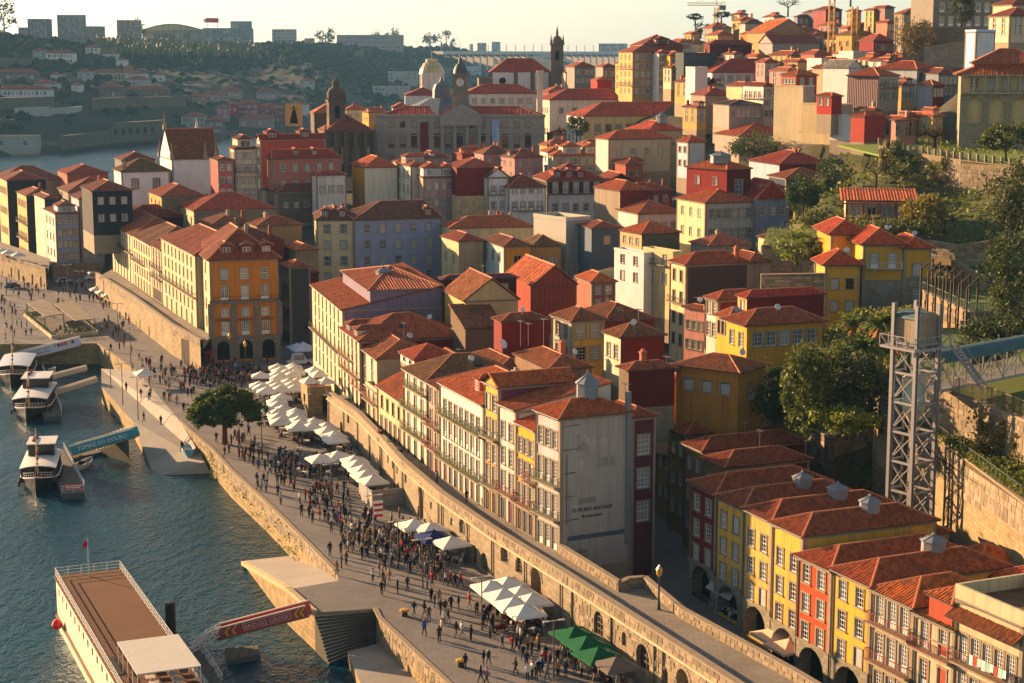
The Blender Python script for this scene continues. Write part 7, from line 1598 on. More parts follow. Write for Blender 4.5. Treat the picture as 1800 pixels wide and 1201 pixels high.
for i,(px,py,h,w,c)in enumerate(((8,66,34,26,'broad dark pine on the far skyline at the left edge'),(238,66,22,20,'round tree in front of the sunlit office'),(660,86,20,20,'dark tree beside the long apartment slab'),(572,80,20,24,'grove tree right of the balcony block'),(690,84,26,18,'tall umbrella tree over the apartment slab'),(755,88,24,22,'first rounded tree on the wooded headland'),(785,88,28,26,'highest rounded tree on the wooded headland'),(345,118,20,14,'cypress standing on the far slope'),(501,124,22,13,'pale poplar pair on the far slope'),(467,112,20,14,'dark single pine on the far slope'))):
    p=fh_at(px,py);t=thing('far_tree',c,'tree',p);m=MB();m.tube([(0,0,-3),(0,0,h*.6)],[1,.5],5);m.build('trunk',[bark()],t);m=MB();crown(m,(0,0,h*.6),w/2,w/2,h*.45,420,3.2,16);m.build('crown',[leaf('#34402a')],t)
# air
hz=MB();hz.box(-2400,-45,-30,2000,4400,150);ho=hz.mesh('haze',[]);mt=bpy.data.materials.new('haze');mt.use_nodes=True;t_=mt.node_tree;t_.nodes.remove(t_.nodes['Principled BSDF'])
pv_=t_.nodes.new('ShaderNodeVolumePrincipled');pv_.inputs['Color'].default_value=(.28,.62,1.0,1);pv_.inputs['Density'].default_value=.000065;pv_.inputs['Anisotropy'].default_value=0.0;t_.links.new(pv_.outputs[0],t_.nodes['Material Output'].inputs['Volume'])
ho.materials.append(mt);tag(put('haze',ho),kind='stuff')
# ------------------------------------------------------------------ the lift tower and its viaduct
LC=Q(1612,545,181);LX,LY=LC.x,LC.y;SGAL=paint('#928e8b',.45,.2);TEAL=corrug('#3b5a5c',.5,.7)
lt=thing('lift_tower','free-standing grey steel lattice lift tower with a glass cabin and railed top platform','lift',(LX,LY,5),math.radians(34))
hq=1.62;ZT=LC.z-5;cor=[(-hq,-hq),(hq,-hq),(hq,hq),(-hq,hq)]
for x,y in cor:
    m=MB();m.box(x-.2,y-.2,-4,x-.1,y+.2,ZT+.7);m.box(x+.1,y-.2,-4,x+.2,y+.2,ZT+.7);m.box(x-.1,y-.06,-4,x+.1,y+.06,ZT+.7);m.build('leg',[SGAL],lt)
lev=[0.0]+[ZT-3.4-3.15*k for k in range(9)if ZT-3.4-3.15*k>1];lev=sorted(lev)
for i,z in enumerate(lev):
    m=MB()
    for k in range(4):a,b=cor[k],cor[(k+1)%4];m.beam((*a,z),(*b,z),.2,.24)
    m.build('ring_beam',[SGAL],lt)
    if i+1<len(lev):
        m=MB()
        for k in range(4):
            a,b=cor[k],cor[(k+1)%4];m.beam((*a,z),(*b,lev[i+1]),.11);m.beam((*b,z),(*a,lev[i+1]),.11)
        m.build('cross_brace',[SGAL],lt)
zp=ZT-3.7;m=MB();m.box(-2.7,-2.4,zp-.25,2.5,2.5,zp);m.build('platform',[SGAL],lt)
m=MB()
for(x0,y0),(x1,y1)in(((-2.7,-2.4),(2.5,-2.4)),((2.5,-2.4),(2.5,2.5)),((2.5,2.5),(-2.7,2.5)),((-2.7,2.5),(-2.7,-2.4))):
    A_,B_=Vector((x0,y0,zp)),Vector((x1,y1,zp));m.beam(A_+Vector((0,0,1.15)),B_+Vector((0,0,1.15)),.08);n=4
    for k in range(n):
        p,q=A_.lerp(B_,k/n),A_.lerp(B_,(k+1)/n);m.beam(p,p+Vector((0,0,1.15)),.08);m.beam(p,q+Vector((0,0,1.15)),.05)if k%2 else m.beam(p+Vector((0,0,1.15)),q,.05)
m.build('railing',[SGAL],lt)
m=MB();m.box(-1.45,-1.45,zp,1.45,1.45,zp+2.9);m.build('machine_room',[planks('#a18f74',.5)],lt)
m=MB();n=8
for k in range(n):
    a0,a1=math.pi*k/n,math.pi*(k+1)/n;p,q=(-1.6*math.cos(a0),.75*math.sin(a0)),(-1.6*math.cos(a1),.75*math.sin(a1))
    m.face([(p[0],-1.6,zp+2.9+p[1]),(p[0],1.6,zp+2.9+p[1]),(q[0],1.6,zp+2.9+q[1]),(q[0],-1.6,zp+2.9+q[1])],0,[(p[0],0),(p[0],3),(q[0],3),(q[0],0)])
    for y in(-1.6,1.6):m.face([(p[0],y,zp+2.9),(p[0],y,zp+2.9+p[1]),(q[0],y,zp+2.9+q[1]),(q[0],y,zp+2.9)],1)
m.build('vaulted_roof',[TEAL,planks('#a18f74',.5)],lt)
cg=MB();zc=zp-6.6;cg.lathe([(.001,-1.6),(.5,-1.5),(1.15,-.3),(1.2,0)],(0,0,zc),12,1);cg.lathe([(1.2,0),(1.2,2.6)],(0,0,zc),12,0);cg.lathe([(1.25,2.6),(1.25,3.2),(.5,3.6),(.001,3.6)],(0,0,zc),12,1)
cg.build('lift_cabin',[paint('#a9b8a4',.1,var=.3),paint('#b0a690',.5)],lt);m=MB();m.box(-.25,.9,0,.25,1.3,zp);m.build('guide_rail',[IRON],lt)
m=MB();A_=Vector((3.1,-1.9,zp));B_=Vector((5.2,-4.6,zp-4.6))-Vector((0,0,0))
for dx in(0,.9):m.beam(A_+Vector((dx,0,0)),B_+Vector((dx,0,0)),.1,.3);m.beam(A_+Vector((dx,0,1.1)),B_+Vector((dx,0,1.1)),.06)
for k in range(14):p=A_.lerp(B_,(k+.5)/14);m.box(p.x,p.y-.14,p.z,p.x+.9,p.y+.14,p.z+.05);m.beam(p,p+Vector((0,0,1.1)),.04)
m.build('access_stair',[SGAL],lt)
vz=5+zp-4.9;V0=P(1652,686,vz);V1=P(1800,656,vz);vd=(V1-V0).normalized();VL=32
va=thing('viaduct','covered steel footbridge with a blue-green vaulted roof leading from the lift tower to the hillside','footbridge',V0,math.atan2(vd.y,vd.x))
m=MB();m.box(0,0,-.3,VL,2.6,0);m.build('deck',[SGAL],va)
for y in(0,2.6):
    m=MB();m.beam((0,y,2.9),(VL,y,2.9),.2,.25);m.beam((0,y,-.1),(VL,y,-.1),.2,.3)
    for k in range(15):
        x=k*VL/14;m.beam((x,y,0),(x,y,2.9),.14)
        if k<14:(m.beam((x,y,0),(x+VL/14,y,2.9),.1)if k%2 else m.beam((x,y,2.9),(x+VL/14,y,0),.1))
    m.build('truss',[SGAL],va);m=MB();m.beam((0,y,1.15),(VL,y,1.15),.06)
    for k in range(int(VL/.16)):m.beam((k*.16,y,.05),(k*.16,y,1.15),.025)
    m.build('balustrade',[paint('#b5aa92',.5)],va)
m=MB();n=10
for k in range(n):
    a0,a1=math.pi*k/n,math.pi*(k+1)/n;p,q=(1.3-1.75*math.cos(a0),1.0*math.sin(a0)),(1.3-1.75*math.cos(a1),1.0*math.sin(a1))
    m.face([(.2,p[0],2.9+p[1]),(VL,p[0],2.9+p[1]),(VL,q[0],2.9+q[1]),(.2,q[0],2.9+q[1])],0,[(0,0),(VL,0),(VL,1),(0,1)])
m.build('vaulted_roof',[TEAL],va)

# ------------------------------------------------------------------ boats and gangways
HULL=paint('#17120f',.35,var=.1);DECKW=planks('#7a5230',.2,.6);BWH=paint('#cfc8ba',.45);BWIN=paint('#14110f',.15)
def hull(mb,L,Wd,d,sheer,n=14,m0=0,bow=1.4,m1=1):
    """hull from stern (x=0) to bow (x=L): sections keel, chine, gunwale"""
    rows=[]
    for i in range(n+1):
        u=i/n;w=Wd/2*(1-max(0,(u-.55)/.45)**2.2)*(.86+.14*min(1,u*5));w=max(w,.06);z=d+sheer*max(0,(u-.5)*2)**2+sheer*.25*max(0,(.25-u)*4)**2;x=L*u+bow*max(0,(u-.8)*5)*.3
        rows.append([(x,-w,z),(x-.0,-w*.86,z*.35),(x,-w*.4,-.4),(x,w*.4,-.4),(x,w*.86,z*.35),(x,w,z)])
    for a,b in zip(rows[:-1],rows[1:]):
        for k in range(5):mb.face([a[k],a[k+1],b[k+1],b[k]][::-1],m0)
        mb.face([a[0],b[0],b[5],a[5]][::-1]if False else[(a[0][0],a[0][1],a[0][2]-.35),(b[0][0],b[0][1],b[0][2]-.35),(b[5][0],b[5][1],b[5][2]-.35),(a[5][0],a[5][1],a[5][2]-.35)],m1)
        for k,s in((0,1),(5,-1)):mb.beam(a[k],b[k],.16,.2,2)
    mb.face(rows[0],m0)
def tour_boat(label,bow_px,L,Wd,ang,roofc='#d2cec6',red=False,mastc='#c9b28a',upper=True):
    p=P(*bow_px,0);a0=math.radians(ang);base=Vector((p.x-math.cos(a0)*L,p.y-math.sin(a0)*L,0))
    t=thing('tour_boat',label,'boat',base,a0,'river tour boats moored at the pontoons');m=MB();hull(m,L,Wd,1.5,1.3);m.build('hull',[HULL,DECKW,BWH],t)
    x0,x1,w=L*.06,L*.76,Wd*.43;m=MB();m.box(x0,-w,1.1,x1,w,3.3);m.build('cabin',[BWIN],t)
    m=MB()
    for k in range(9):
        x=x0+(x1-x0)*k/8
        for y in(-w-.03,w+.03):m.box(x-.07,y-.05,1.1,x+.07,y+.05,3.3)
    for y in(-w-.03,w+.03):m.box(x0,y-.06,1.1,x1,y+.06,1.75)
    for k in range(5):y=-w+2*w*k/4;m.box(x1-.02,y-.08,1.1,x1+.06,y+.08,3.3)
    m.build('cabin_frame',[planks('#5f3a20',.4)],t)
    m=MB();n=8
    for k in range(n):
        u0,u1=k/n*2-1,(k+1)/n*2-1;f=lambda u:3.3+.35*(1-u*u)
        m.hexa([(x0-.3,u0*(w+.25),f(u0)-.12),(x1+.5,u0*(w+.25),f(u0)-.12),(x1+.5,u1*(w+.25),f(u1)-.12),(x0-.3,u1*(w+.25),f(u1)-.12),(x0-.3,u0*(w+.25),f(u0)),(x1+.5,u0*(w+.25),f(u0)),(x1+.5,u1*(w+.25),f(u1)),(x0-.3,u1*(w+.25),f(u1))])
    ro=m.build('cabin_roof',[paint(roofc,.5)],t)
    if upper:
        m=MB();m.box(x0,-w*.82,3.55,x0+(x1-x0)*.42,w*.82,5.3);m.build('wheelhouse',[BWIN],t);m=MB();m.box(x0-.3,-w*.9,5.3,x0+(x1-x0)*.46,w*.9,5.45);m.build('wheelhouse_roof',[paint(roofc,.5)],t)
        m=MB()
        for k in range(6):m=MB();m.lathe([(.001,0),(.28,.05),(.3,.22),(.1,.34),(.001,.34)],n=6);m.build('life_jacket',[cloth('#a8583a')],t,loc=(x0+.3+(k%8)*(x1-x0)*.055,(-.5 if k<8 else .5)*w,5.45))
    m=MB();hx=L*.92
    m.tube([(L*.8,0,1),(L*.8,0,9.2)],[.11,.06],6);m.tube([(L*1.03,0,2.6),(L*.8,0,8.8)],.02,4);m.tube([(0,0,5),(L*.8,0,8.8)],.02,4)
    m.build('mast',[paint(mastc,.6)],t)
    for k in range(8):f=MB();q=Vector((L*1.03,0,2.6)).lerp(Vector((L*.8,0,8.8)),(k+1)/9);f.face([(q.x,q.y,q.z),(q.x-.1,q.y+.5,q.z-.1),(q.x-.05,q.y+.25,q.z-.6)]);f.build('pennant',[cloth(('#b3262a','#c9a32a','#d8d4c8','#2a5a9a')[k%4])],t)
    m=MB()
    for s in(-1,1):
        for k in range(6):
            u=.78+.2*k/5;ww=Wd/2*(1-max(0,(u-.55)/.45)**2.2);z=1.5+1.3*((u-.5)*2)**2;q=(L*u,s*ww,z);m.beam(q,(q[0],q[1],z+.7),.05)
            if k:m.beam(pq,(q[0],q[1],z+.7),.06);m.beam((pq[0],pq[1],pq[2]-.35),(q[0],q[1],z+.35),.04)
            pq=(q[0],q[1],z+.7)
    m.build('bow_rail',[BWH],t)
    m=MB()
    for k in range(5):
        for s in(-1,1):m.lathe([(.001,-.5),(.2,-.35),(.2,.35),(.001,.5)],(L*(.15+.14*k),s*(Wd/2+.12),.8),7)
    m.build('fenders',[paint('#2c2a2a',.6)],t);return t
tour_boat('white-roofed wooden tour boat with a raised wheelhouse, moored at the middle pontoon',(47,744),21,6.4,-82);tour_boat('tour boat with a rounded grey roof half hidden behind the middle boat',(20,682),20,6.6,-80,'#b9bfc4',upper=False)
tour_boat('smaller tour boat with a cream canopy and red bow stripe by the teal gangway',(64,872),16,5.4,-80,'#d8d0c0');tour_boat('distant tour boat with flags at the far pontoon',(8,640),18,6,-80,'#cfcac0',upper=False)
sk=thing('motorboat','small open motorboat behind the pontoon','boat',P(66,662,0),math.radians(60));m=MB();hull(m,4.5,1.8,.7,.4);m.build('hull',[BWH,DECKW,BWH],sk);m=MB();m.box(1.5,-.5,.5,2.3,.5,1.3);m.build('console',[BWIN],sk)
sk=thing('motorboat','white dinghy tied beside the lower pontoon','boat',P(137,826,0),math.radians(75));m=MB();hull(m,4.0,1.7,.7,.4);m.build('hull',[BWH,DECKW,BWH],sk);m=MB();m.box(1.2,-.5,.4,1.8,.5,1.0);m.build('console',[BWIN],sk)
def pontoon(label,pts,z=.9,rails=((0,1),)):
    p=[P(x,y,z)for x,y in pts];t=thing('pontoon',label,'pontoon');m=MB();m.prism([(q.x,q.y)for q in p],-.3,z,0,1);m.build('float',[paint('#4a4a48',.6),planks('#6b5f50',.2)],t)
    for a,b in rails:
        m=MB();A_,B_=p[a],p[b];L=(B_-A_).length
        for h in(.55,1.05):m.beam(A_+Vector((0,0,h)),B_+Vector((0,0,h)),.06)
        for k in range(int(L/1.5)+1):q=A_.lerp(B_,min(1,k*1.5/L));m.beam(q,q+Vector((0,0,1.05)),.06)
        m.build('railing',[BWH],t)
    return t
pontoon('long floating pontoon beside the two big tour boats',[(60,652),(75,650),(108,722),(108,731),(76,733)],rails=((1,2),(2,3)))
pontoon('lower floating pontoon with a red banner on its end rail',[(82,792),(112,790),(148,858),(148,866),(108,868)],rails=((1,2),(2,3),(3,4)))
bn=thing('banner','red and white banner hung on the end of the lower pontoon','banner',P(112,862,1.3),math.atan2((P(146,860,1)-P(112,862,1)).y,(P(146,860,1)-P(112,862,1)).x));m=MB();m.box(0,-.12,0,2.6,-.06,.7);m.build('cloth',[cloth('#b8342a')],bn);m=MB();m.box(.3,-.15,.25,2.3,-.125,.45);m.build('print',[WHITE],bn)
pontoon('small float under the red gangway',[(395,1140),(452,1134),(458,1150),(400,1160)],.6,());pontoon('dark pontoon alongside the cruise boat',[(322,1150),(352,1142),(392,1205),(360,1240),(330,1210)],.9,((1,2),));pontoon('float below the teal gangway',[(122,796),(175,786),(180,794),(128,806)],.5,())
def gangway(label,lo,zlo,hi,zhi,w=1.9,side=1.25,col='#cfc3b0',text=None,tcol='#e0dccf',tsize=.7,roofed=False,chev=False,flags=False,under=None):
    A_,B_=P(*lo,zlo),P(*hi,zhi);d=B_-A_;L=d.length;rz=math.atan2(d.y,d.x);tilt=math.asin(d.z/L);t=thing('gangway',label,'gangway',A_,0)
    t.rotation_euler=(0,-tilt,rz);m=MB();m.box(0,-w/2,-.18,L,w/2,0);m.build('deck',[planks('#9a7a58',.3)],t)
    for s in(-1,1):
        m=MB();m.box(0,s*w/2-.05,0,L,s*w/2+.05,side);po=m.build('side_panel',[paint(col,.5,var=.06)],t);m=MB();m.beam((0,s*w/2,side),(L,s*w/2,side),.14);m.build('handrail',[paint('#d8cbb4',.5)],t)
        if s==-1:
            if text:lettering(po,text,(L*.5,-w/2-.07,side*.5-tsize*.36),0,tsize,paint(tcol,.5,var=0),.006)
            if chev:
                for k,x in enumerate((.12,.2,.88,.94)):
                    c=MB();x*=L;h=side*.42;q=-1 if k<2 else-1
                    for dz in(0,1):c.hexa([(x+(0 if dz==0 else .45*1),-w/2-.08,side*.5+(dz*2-1)*h*(1-0)),(x+.25+(0 if dz==0 else .45),-w/2-.08,side*.5+(dz*2-1)*h),(x+.25-.2,-w/2-.08,side*.5),(x-.2,-w/2-.08,side*.5)]+[(x+(0 if dz==0 else .45),-w/2-.06,side*.5+(dz*2-1)*h),(x+.25+(0 if dz==0 else .45),-w/2-.06,side*.5+(dz*2-1)*h),(x+.05,-w/2-.06,side*.5),(x-.2,-w/2-.06,side*.5)])
                    c.build('chevron',[paint('#d8a83a',.5,var=0)],po)
            if flags:
                for k,cc in enumerate(('#d8a020','#2a4a9a','#c0282a','#b02a5a','#e0c030','#2a3a8a')):
                    f=MB();x=L*(.6+.055*k);f.box(x,-w/2-.075,side*.5,x+.55,-w/2-.055,side*.85);f.build('flag',[paint(cc,.5,var=0)],po)
        elif roofed:pass
    return t
TD=gangway('teal gangway with white boat company lettering',(131,797),.9,(242,766),4.0,2.0,1.35,'#2a8a96','TOMAZ DO DOURO','#d8e4e0',.9)
BC=gangway('red gangway with yellow chevrons and cream lettering',(385,1120),1.4,(545,1078),4.3,1.8,1.15,'#a84540',None,chev=True)
for o in BC.children:
    if o.name.startswith('side_panel')and not o.children:pass
so_=[o for o in BC.children if o.name.startswith('side_panel')and o.children]
if so_:
    L_=(P(545,1078,4.3)-P(385,1120,1.4)).length;lettering(so_[0],'BRIDGES CRUISE',(L_*.56,-.97,.36),0,.6,paint('#d9b8a0',.5,var=0),.006,spacing=1.1)
    m=MB();y=-.96
    for a in(.31,.82):m.box(L_*a,y-.01,.2,L_*a+.06,y+.01,.95)
    for z in(.2,.92):m.box(L_*.31,y-.01,z,L_*.82,y+.01,z+.04)
    m.build('printed_frame',[paint('#d9b8a0',.5,var=0)],so_[0])
QK=gangway('white gangway with blue and red lettering and signal flags',(32,634),1.2,(143,606),4.2,2.0,1.7,'#b9c2cc',None,flags=True)
so_=[o for o in QK.children if o.name.startswith('side_panel')and o.children]
if so_:lettering(so_[0],'THE QUICKEST WAY',(4.2,-1.07,1.0),0,.58,paint('#23407a',.5,var=0),.005);lettering(so_[0],'ACROSS THE RIVER',(4.2,-1.07,.35),0,.58,paint('#a82a30',.5,var=0),.005)
gangway('upper plain wooden gangway to the middle pontoon',(68,672),1.0,(153,650),3.2,1.6,.8,'#c4ae90');gangway('lower plain wooden gangway to the middle pontoon',(84,698),1.0,(172,670),3.4,1.6,.8,'#c4ae90')
rp=thing('boarding_ramp','white tubular boarding ramp between the red gangway and the cruise boat','ramp');m=MB();A_,B_=P(332,1150,1.6),P(386,1118,2.2)
for k in range(2):
    o=Vector((0,1.2*k,0));n=6
    for h in(0,.6,1.1):m.beam(A_+o+Vector((0,0,h)),B_+o+Vector((0,0,h)),.08)
    for j in range(n):a,b=A_.lerp(B_,j/n)+o,A_.lerp(B_,(j+1)/n)+o;m.beam(a,a+Vector((0,0,1.1)),.06);m.beam(a,b+Vector((0,0,1.1)),.05)
m.build('rails',[BWH],rp);m=MB();m.hexa([A_-Vector((0,0,.1)),B_-Vector((0,0,.1)),B_+Vector((0,1.2,-.1)),A_+Vector((0,1.2,-.1)),A_,B_,B_+Vector((0,1.2,0)),A_+Vector((0,1.2,0))]);m.build('deck',[DECKW],rp)
pl=MB();q=P(301,1132,0);pl.lathe([(.55,-2),(.55,4.6),(.001,4.7)],n=12);tag(pl.build('mooring_pile',[paint('#1a1816',.5)],loc=(q.x,q.y,0)),'thick black mooring pile beside the cruise boat','mooring post')
# the big cruise boat
ZD=5.6;b0,b1=P(100,1020,ZD),P(211,1003,ZD);rgt=P(331,1172,ZD);ax=(rgt-b1);ax.z=0;ax.normalize();wv=Vector((ax.y,-ax.x,0));wv=wv if wv.dot(b0-b1)>0 else-wv
CW=(b0-b1).dot(wv);CL=42.0
cb=thing('cruise_boat','large cream cruise boat with brown sun deck, white railings and a canvas awning','boat',(b1.x,b1.y,0),math.atan2(ax.y,ax.x))
sy=1 if Vector((-ax.y,ax.x,0)).dot(wv)>0 else-1     # local y of the far (left) side
Y=lambda u:sy*CW*u
def cbx(mb,x0,u0,z0,x1,u1,z1,m=0):ya,yb=sorted((Y(u0),Y(u1)));mb.box(x0,ya,z0,x1,yb,z1,m)
m=MB();pts=[(0.4,Y(.0)),(CL,Y(0)),(CL,Y(1)),(.4,Y(1)),(-1.6,Y(.85)),(-2.2,Y(.5)),(-1.6,Y(.15))];m.prism(pts,-.5,2.2,0,1);m.build('hull',[paint('#c9bfa8',.45),DECKW],cb)
m=MB();wx=[]
for side,nr in((1.0,1),(0.0,-1)):
    y=Y(side);L=CL-.5;rects=[(1.5+2.6*k,2.3+2.6*k,1.9,2.7)for k in range(15)]
    org=(L+.3,y,2.2)if(nr*sy)>0 else(.3,y,2.2);sd=(-1,0,0)if(nr*sy)>0 else(1,0,0);wall_sheet(m,org,sd,L,ZD-2.2,[(a,b,c,d)for a,b,c,d in rects],(0,nr*sy,0),0,0,.12)
cbx(m,.3,.02,2.2,CL,.98,ZD-.02,1);m.build('superstructure',[paint('#d3c8b0',.45),BWIN],cb)
m=MB();cbx(m,-.1,-.02,ZD-.02,CL,1.02,ZD+.14);m.build('sun_deck',[ground_mat('#6b4526',k=1.0,grime=.4,name='deck_felt')],cb)
m=MB();cbx(m,.3,1.0,1.3,CL,1.03,1.6);m.build('rubbing_strake',[paint('#6a4a2a',.6)],cb)
for u in(0.0,1.0):
    r=MB();y=Y(u)
    for h in(.4,.75,1.1):r.beam((0,y,ZD+h),(CL,y,ZD+h),.06)
    for k in range(29):r.beam((k*1.5,y,ZD),(k*1.5,y,ZD+1.1),.06)
    r.build('railing',[BWH],cb)
r=MB()
for h in(.4,.75,1.1):r.beam((0,Y(0),ZD+h),(0,Y(1),ZD+h),.05)
for k in range(6):r.beam((0,Y(k/5),ZD),(0,Y(k/5),ZD+1.1),.06)
r.build('bow_railing',[BWH],cb)
m=MB();m.tube([(1.4,Y(.52),ZD),(1.4,Y(.52),ZD+4.4)],[.09,.05],6);fm=m.build('flag_mast',[BWH],cb);f=MB();f.face([(1.4,Y(.52),ZD+4.2),(1.9,Y(.6),ZD+4.1),(1.85,Y(.6),ZD+3.5),(1.4,Y(.52),ZD+3.6)]);f.build('flag',[cloth('#b3202a')],fm)
x0=(P(190,1135,ZD+2.2)-b1).dot(ax)-.3;m=MB();cbx(m,x0,.04,ZD+2.25,x0+9.5,.86,ZD+2.35);ao=m.build('awning',[cloth('#c2bcae')],cb);m=MB()
for k in range(5):
    for u in(.05,.85):m.beam((x0+.2+k*2.3,Y(u),ZD),(x0+.2+k*2.3,Y(u),ZD+2.3),.07)
m.build('awning_frame',[BWH],cb)
m=MB();cbx(m,x0-3.4,.28,ZD+.1,x0-1.9,.5,ZD+.9);m.build('hatch',[BWH],cb);m=MB();cbx(m,x0-2.2,.98,ZD+.1,x0+3,.86,ZD+.2);m.build('stairwell',[DARK],cb)
m=MB();m.lathe([(.001,-.6),(.4,-.45),(.6,0),(.4,.45),(.1,.62),(.001,.64)],n=12);bu=m.build('fender_buoy',[paint('#d3201c',.4,var=0)],cb);bu.location=((P(92,1102,1.6)-b1).dot(ax),Y(1.1),1.8)
for k in range(10):
    m=MB();xx=x0+1+(k%5)*1.7;u=.25+.3*(k//5);cbx(m,xx,u,ZD+.85,xx+.9,u+.12,ZD+.92);cbx(m,xx+.4,u+.05,ZD+.1,xx+.5,u+.07,ZD+.85);m.build('deck_table',[BWH],cb)
# ------------------------------------------------------------------ parasols, tables, lamps
def canopy(s,h,col,val=.25):
    m=MB();k=s/2;n=4;q=[(-k,-k),(k,-k),(k,k),(-k,k)]
    for i in range(4):
        a,b=q[i],q[(i+1)%4];mid=((a[0]+b[0])/2*.985,(a[1]+b[1])/2*.985)
        for u,v in((a,mid),(mid,b)):
            A_=[(u[0]*t,u[1]*t,h*(1-t)**1.15)for t in(1,.5,.06)];B_=[(v[0]*t,v[1]*t,h*(1-t)**1.15-(.03 if t==.5 else 0))for t in(1,.5,.06)]
            m.face([A_[0],B_[0],B_[1],A_[1]]if u is a else[A_[0],B_[0],B_[1],A_[1]]);m.face([A_[1],B_[1],B_[2],A_[2]]);m.face([(u[0],u[1],-val),(v[0],v[1],-val),B_[0],A_[0]])
    m.lathe([(.12,h*.93),(.1,h+.1),(.001,h+.12)],n=6);return m.mesh('canopy',[cloth(col)])
_PAR={}
def parasol(label,px,py,z=QZ,s=3.3,col='#dcd6c8',yaw=24,group='cafe parasols',eave=2.25,xyz=None):
    key=(s,col);p=xyz or P(px,py,z+eave+.8);p=Vector((p.x,p.y,z))
    if key not in _PAR:
        t=thing('parasol',label,'parasol',p,math.radians(yaw),group);o=put('canopy',canopy(s,.8,col),t,(0,0,eave))
        m=MB();m.tube([(0,0,.06),(0,0,eave+.8)],.035,6);m.build('pole',[paint('#b5ada0',.5)],t);m=MB();m.box(-.4,-.4,0,.4,.4,.1);m.build('base',[paint('#5a564e',.7)],t);_PAR[key]=t
    else:
        t=copy_tree(_PAR[key],p,math.radians(yaw+R.uniform(-3,3)));t['label']=label;t['group']=group
    return p
SEATS=[]
def zone_par(label,pts,group,seat=True,**k):
    for x,y in pts:
        p=parasol(label,x,y,group=group,**k)
        if seat:SEATS.append((p,label))
zone_par('white parasol packed in the block nearest the orange arcaded house',[(488,639),(515,638),(493,645),(517,642),(505,648),(520,648),(458,653),(487,652),(490,657),(512,653),(455,670),(482,667),(507,665),(522,664),(460,674),(487,672),(513,670),(468,680),(493,677),(517,676)],'parasols on the square',yaw=8)
zone_par('white parasol in the double line between the pine and the bastion',[(495,691),(487,698),(488,705),(497,712),(470,713),(487,718),(490,725),(493,733),(520,717),(518,723),(525,731),(528,737),(523,743),(552,734),(548,742)],'parasols below the bastion',yaw=14)
zone_par('white parasol in the short row against the start of the arcaded wall',[(573,742),(575,749),(587,757),(590,764)],'parasols along the arcaded wall')
zone_par('white parasol in the row before the grey stall enclosure',[(563,797),(593,792),(623,800),(628,808),(638,817),(643,826),(655,835)],'parasols before the stall',s=3.5)
zone_par('white parasol over tables beside the navy parasol',[(727,912),(757,918),(793,942)],'parasols by the fan windows',s=3.6)
zone_par('half navy and white parasol by the wall windows',[(763,932)],'parasols by the fan windows',s=3.7,col='#1d2f63')
zone_par('white parasol in the cluster of seven before the open vaults',[(893,1013),(863,1020),(915,1030),(883,1035),(935,1043),(902,1050),(922,1062)],'cluster of seven parasols',s=3.5,yaw=22)
for i,(x,y)in enumerate(((1010,1101),(1032,1117),(1052,1137))):p=parasol(('green parasol farthest up the wall','middle one of the three green parasols','green parasol next to the taupe one')[i],x,y,s=3.8,col='#0f5a34',yaw=26,group='green parasols');SEATS.append((p,'the green parasols'))
zone_par('taupe grey parasol at the end of the green ones',[(1083,1154)],'green parasols',s=3.4,col='#6f6258')
zone_par('cream parasol in the dark square by the orange-red house',[(1363,1102),(1388,1122)],'parasols in the shaded square',z=4.25,s=3.6,col='#d8bc98')
zone_par('white parasol under the second river wall',[(170,503),(181,508),(192,513)],'parasols under the second wall');zone_par('white parasol in the alley beside the cream corner house',[(522,603),(533,601),(528,607),(543,606)],'parasols in the alley',col='#c5cede')
zone_par('lone white parasol on the lower landing next to a red pennant',[(253,648)],'lone parasol',seat=False)
zone_par('small white parasol on the bastion terrace',[(553,643),(560,650),(544,661),(573,662)],'terrace parasols',z=WZ-.1,s=2.6);zone_par('white parasol on the far wall terrace',[(3,436),(14,439),(32,443)],'far terrace parasols',z=8.6,seat=False)
tb=MB();tb.box(-.45,-.45,.7,.45,.45,.75);tb.box(-.46,-.46,.5,.46,-.44,.72);tb.box(-.46,.44,.5,.46,.46,.72);tm_=tb.mesh('table_top',[cloth('#cfcac0')]);lg=MB();lg.box(-.05,-.05,0,.05,.05,.7);lg.box(-.3,-.3,0,.3,.3,.04);lm_=lg.mesh('leg',[IRON])
chm=MB();chm.box(-.22,-.22,.43,.22,.22,.48);chm.box(-.22,.19,.48,.22,.24,.9)
for x in(-.2,.17):
    for y in(-.2,.17):chm.box(x,y,0,x+.04,y+.04,.43)
CHM=[chm.mesh('chair',[paint(c,.5)])for c in('#b5aea2','#5a3a26','#2a2a2c')];SIT=[]
def table_set(p,where,k=4):
    t=thing('cafe_table','square cafe table '+where,'table',p,R.uniform(0,1.5),'cafe tables');put('table_top',tm_,t);put('leg',lm_,t);r0=R.uniform(0,6)
    for i in range(k):
        a0=r0+i*6.283/k+R.uniform(-.2,.2);q=Vector((p.x+.82*math.cos(a0),p.y+.82*math.sin(a0),p.z));c=put('chair',CHM[R.randrange(3)],None,q,a0-math.pi/2);tag(c,'cafe chair at a table '+where,'chair','cafe chairs');SIT.append((q,a0+math.pi/2,where))
for p,lab in SEATS:
    wh='under the green parasols' if 'green' in lab else 'under parasols '+(lab.split('parasol ',1)[1]if 'parasol ' in lab else 'on the quay').replace('packed in the block ','').replace('in the double line ','').replace('in the short row ','')
    if len(SIT)<200:table_set(p+Vector((R.uniform(-.3,.3)+.9,R.uniform(-.3,.3)-.9,0)),wh,3)
for k in range(26):q=P(R.uniform(520,632),R.uniform(768,838),QZ);table_set(Vector((q.x,q.y,QZ)),'in the open seating area below the pine',3)if proj(q)[0]<600+(proj(q)[1]-768)*.5 else None
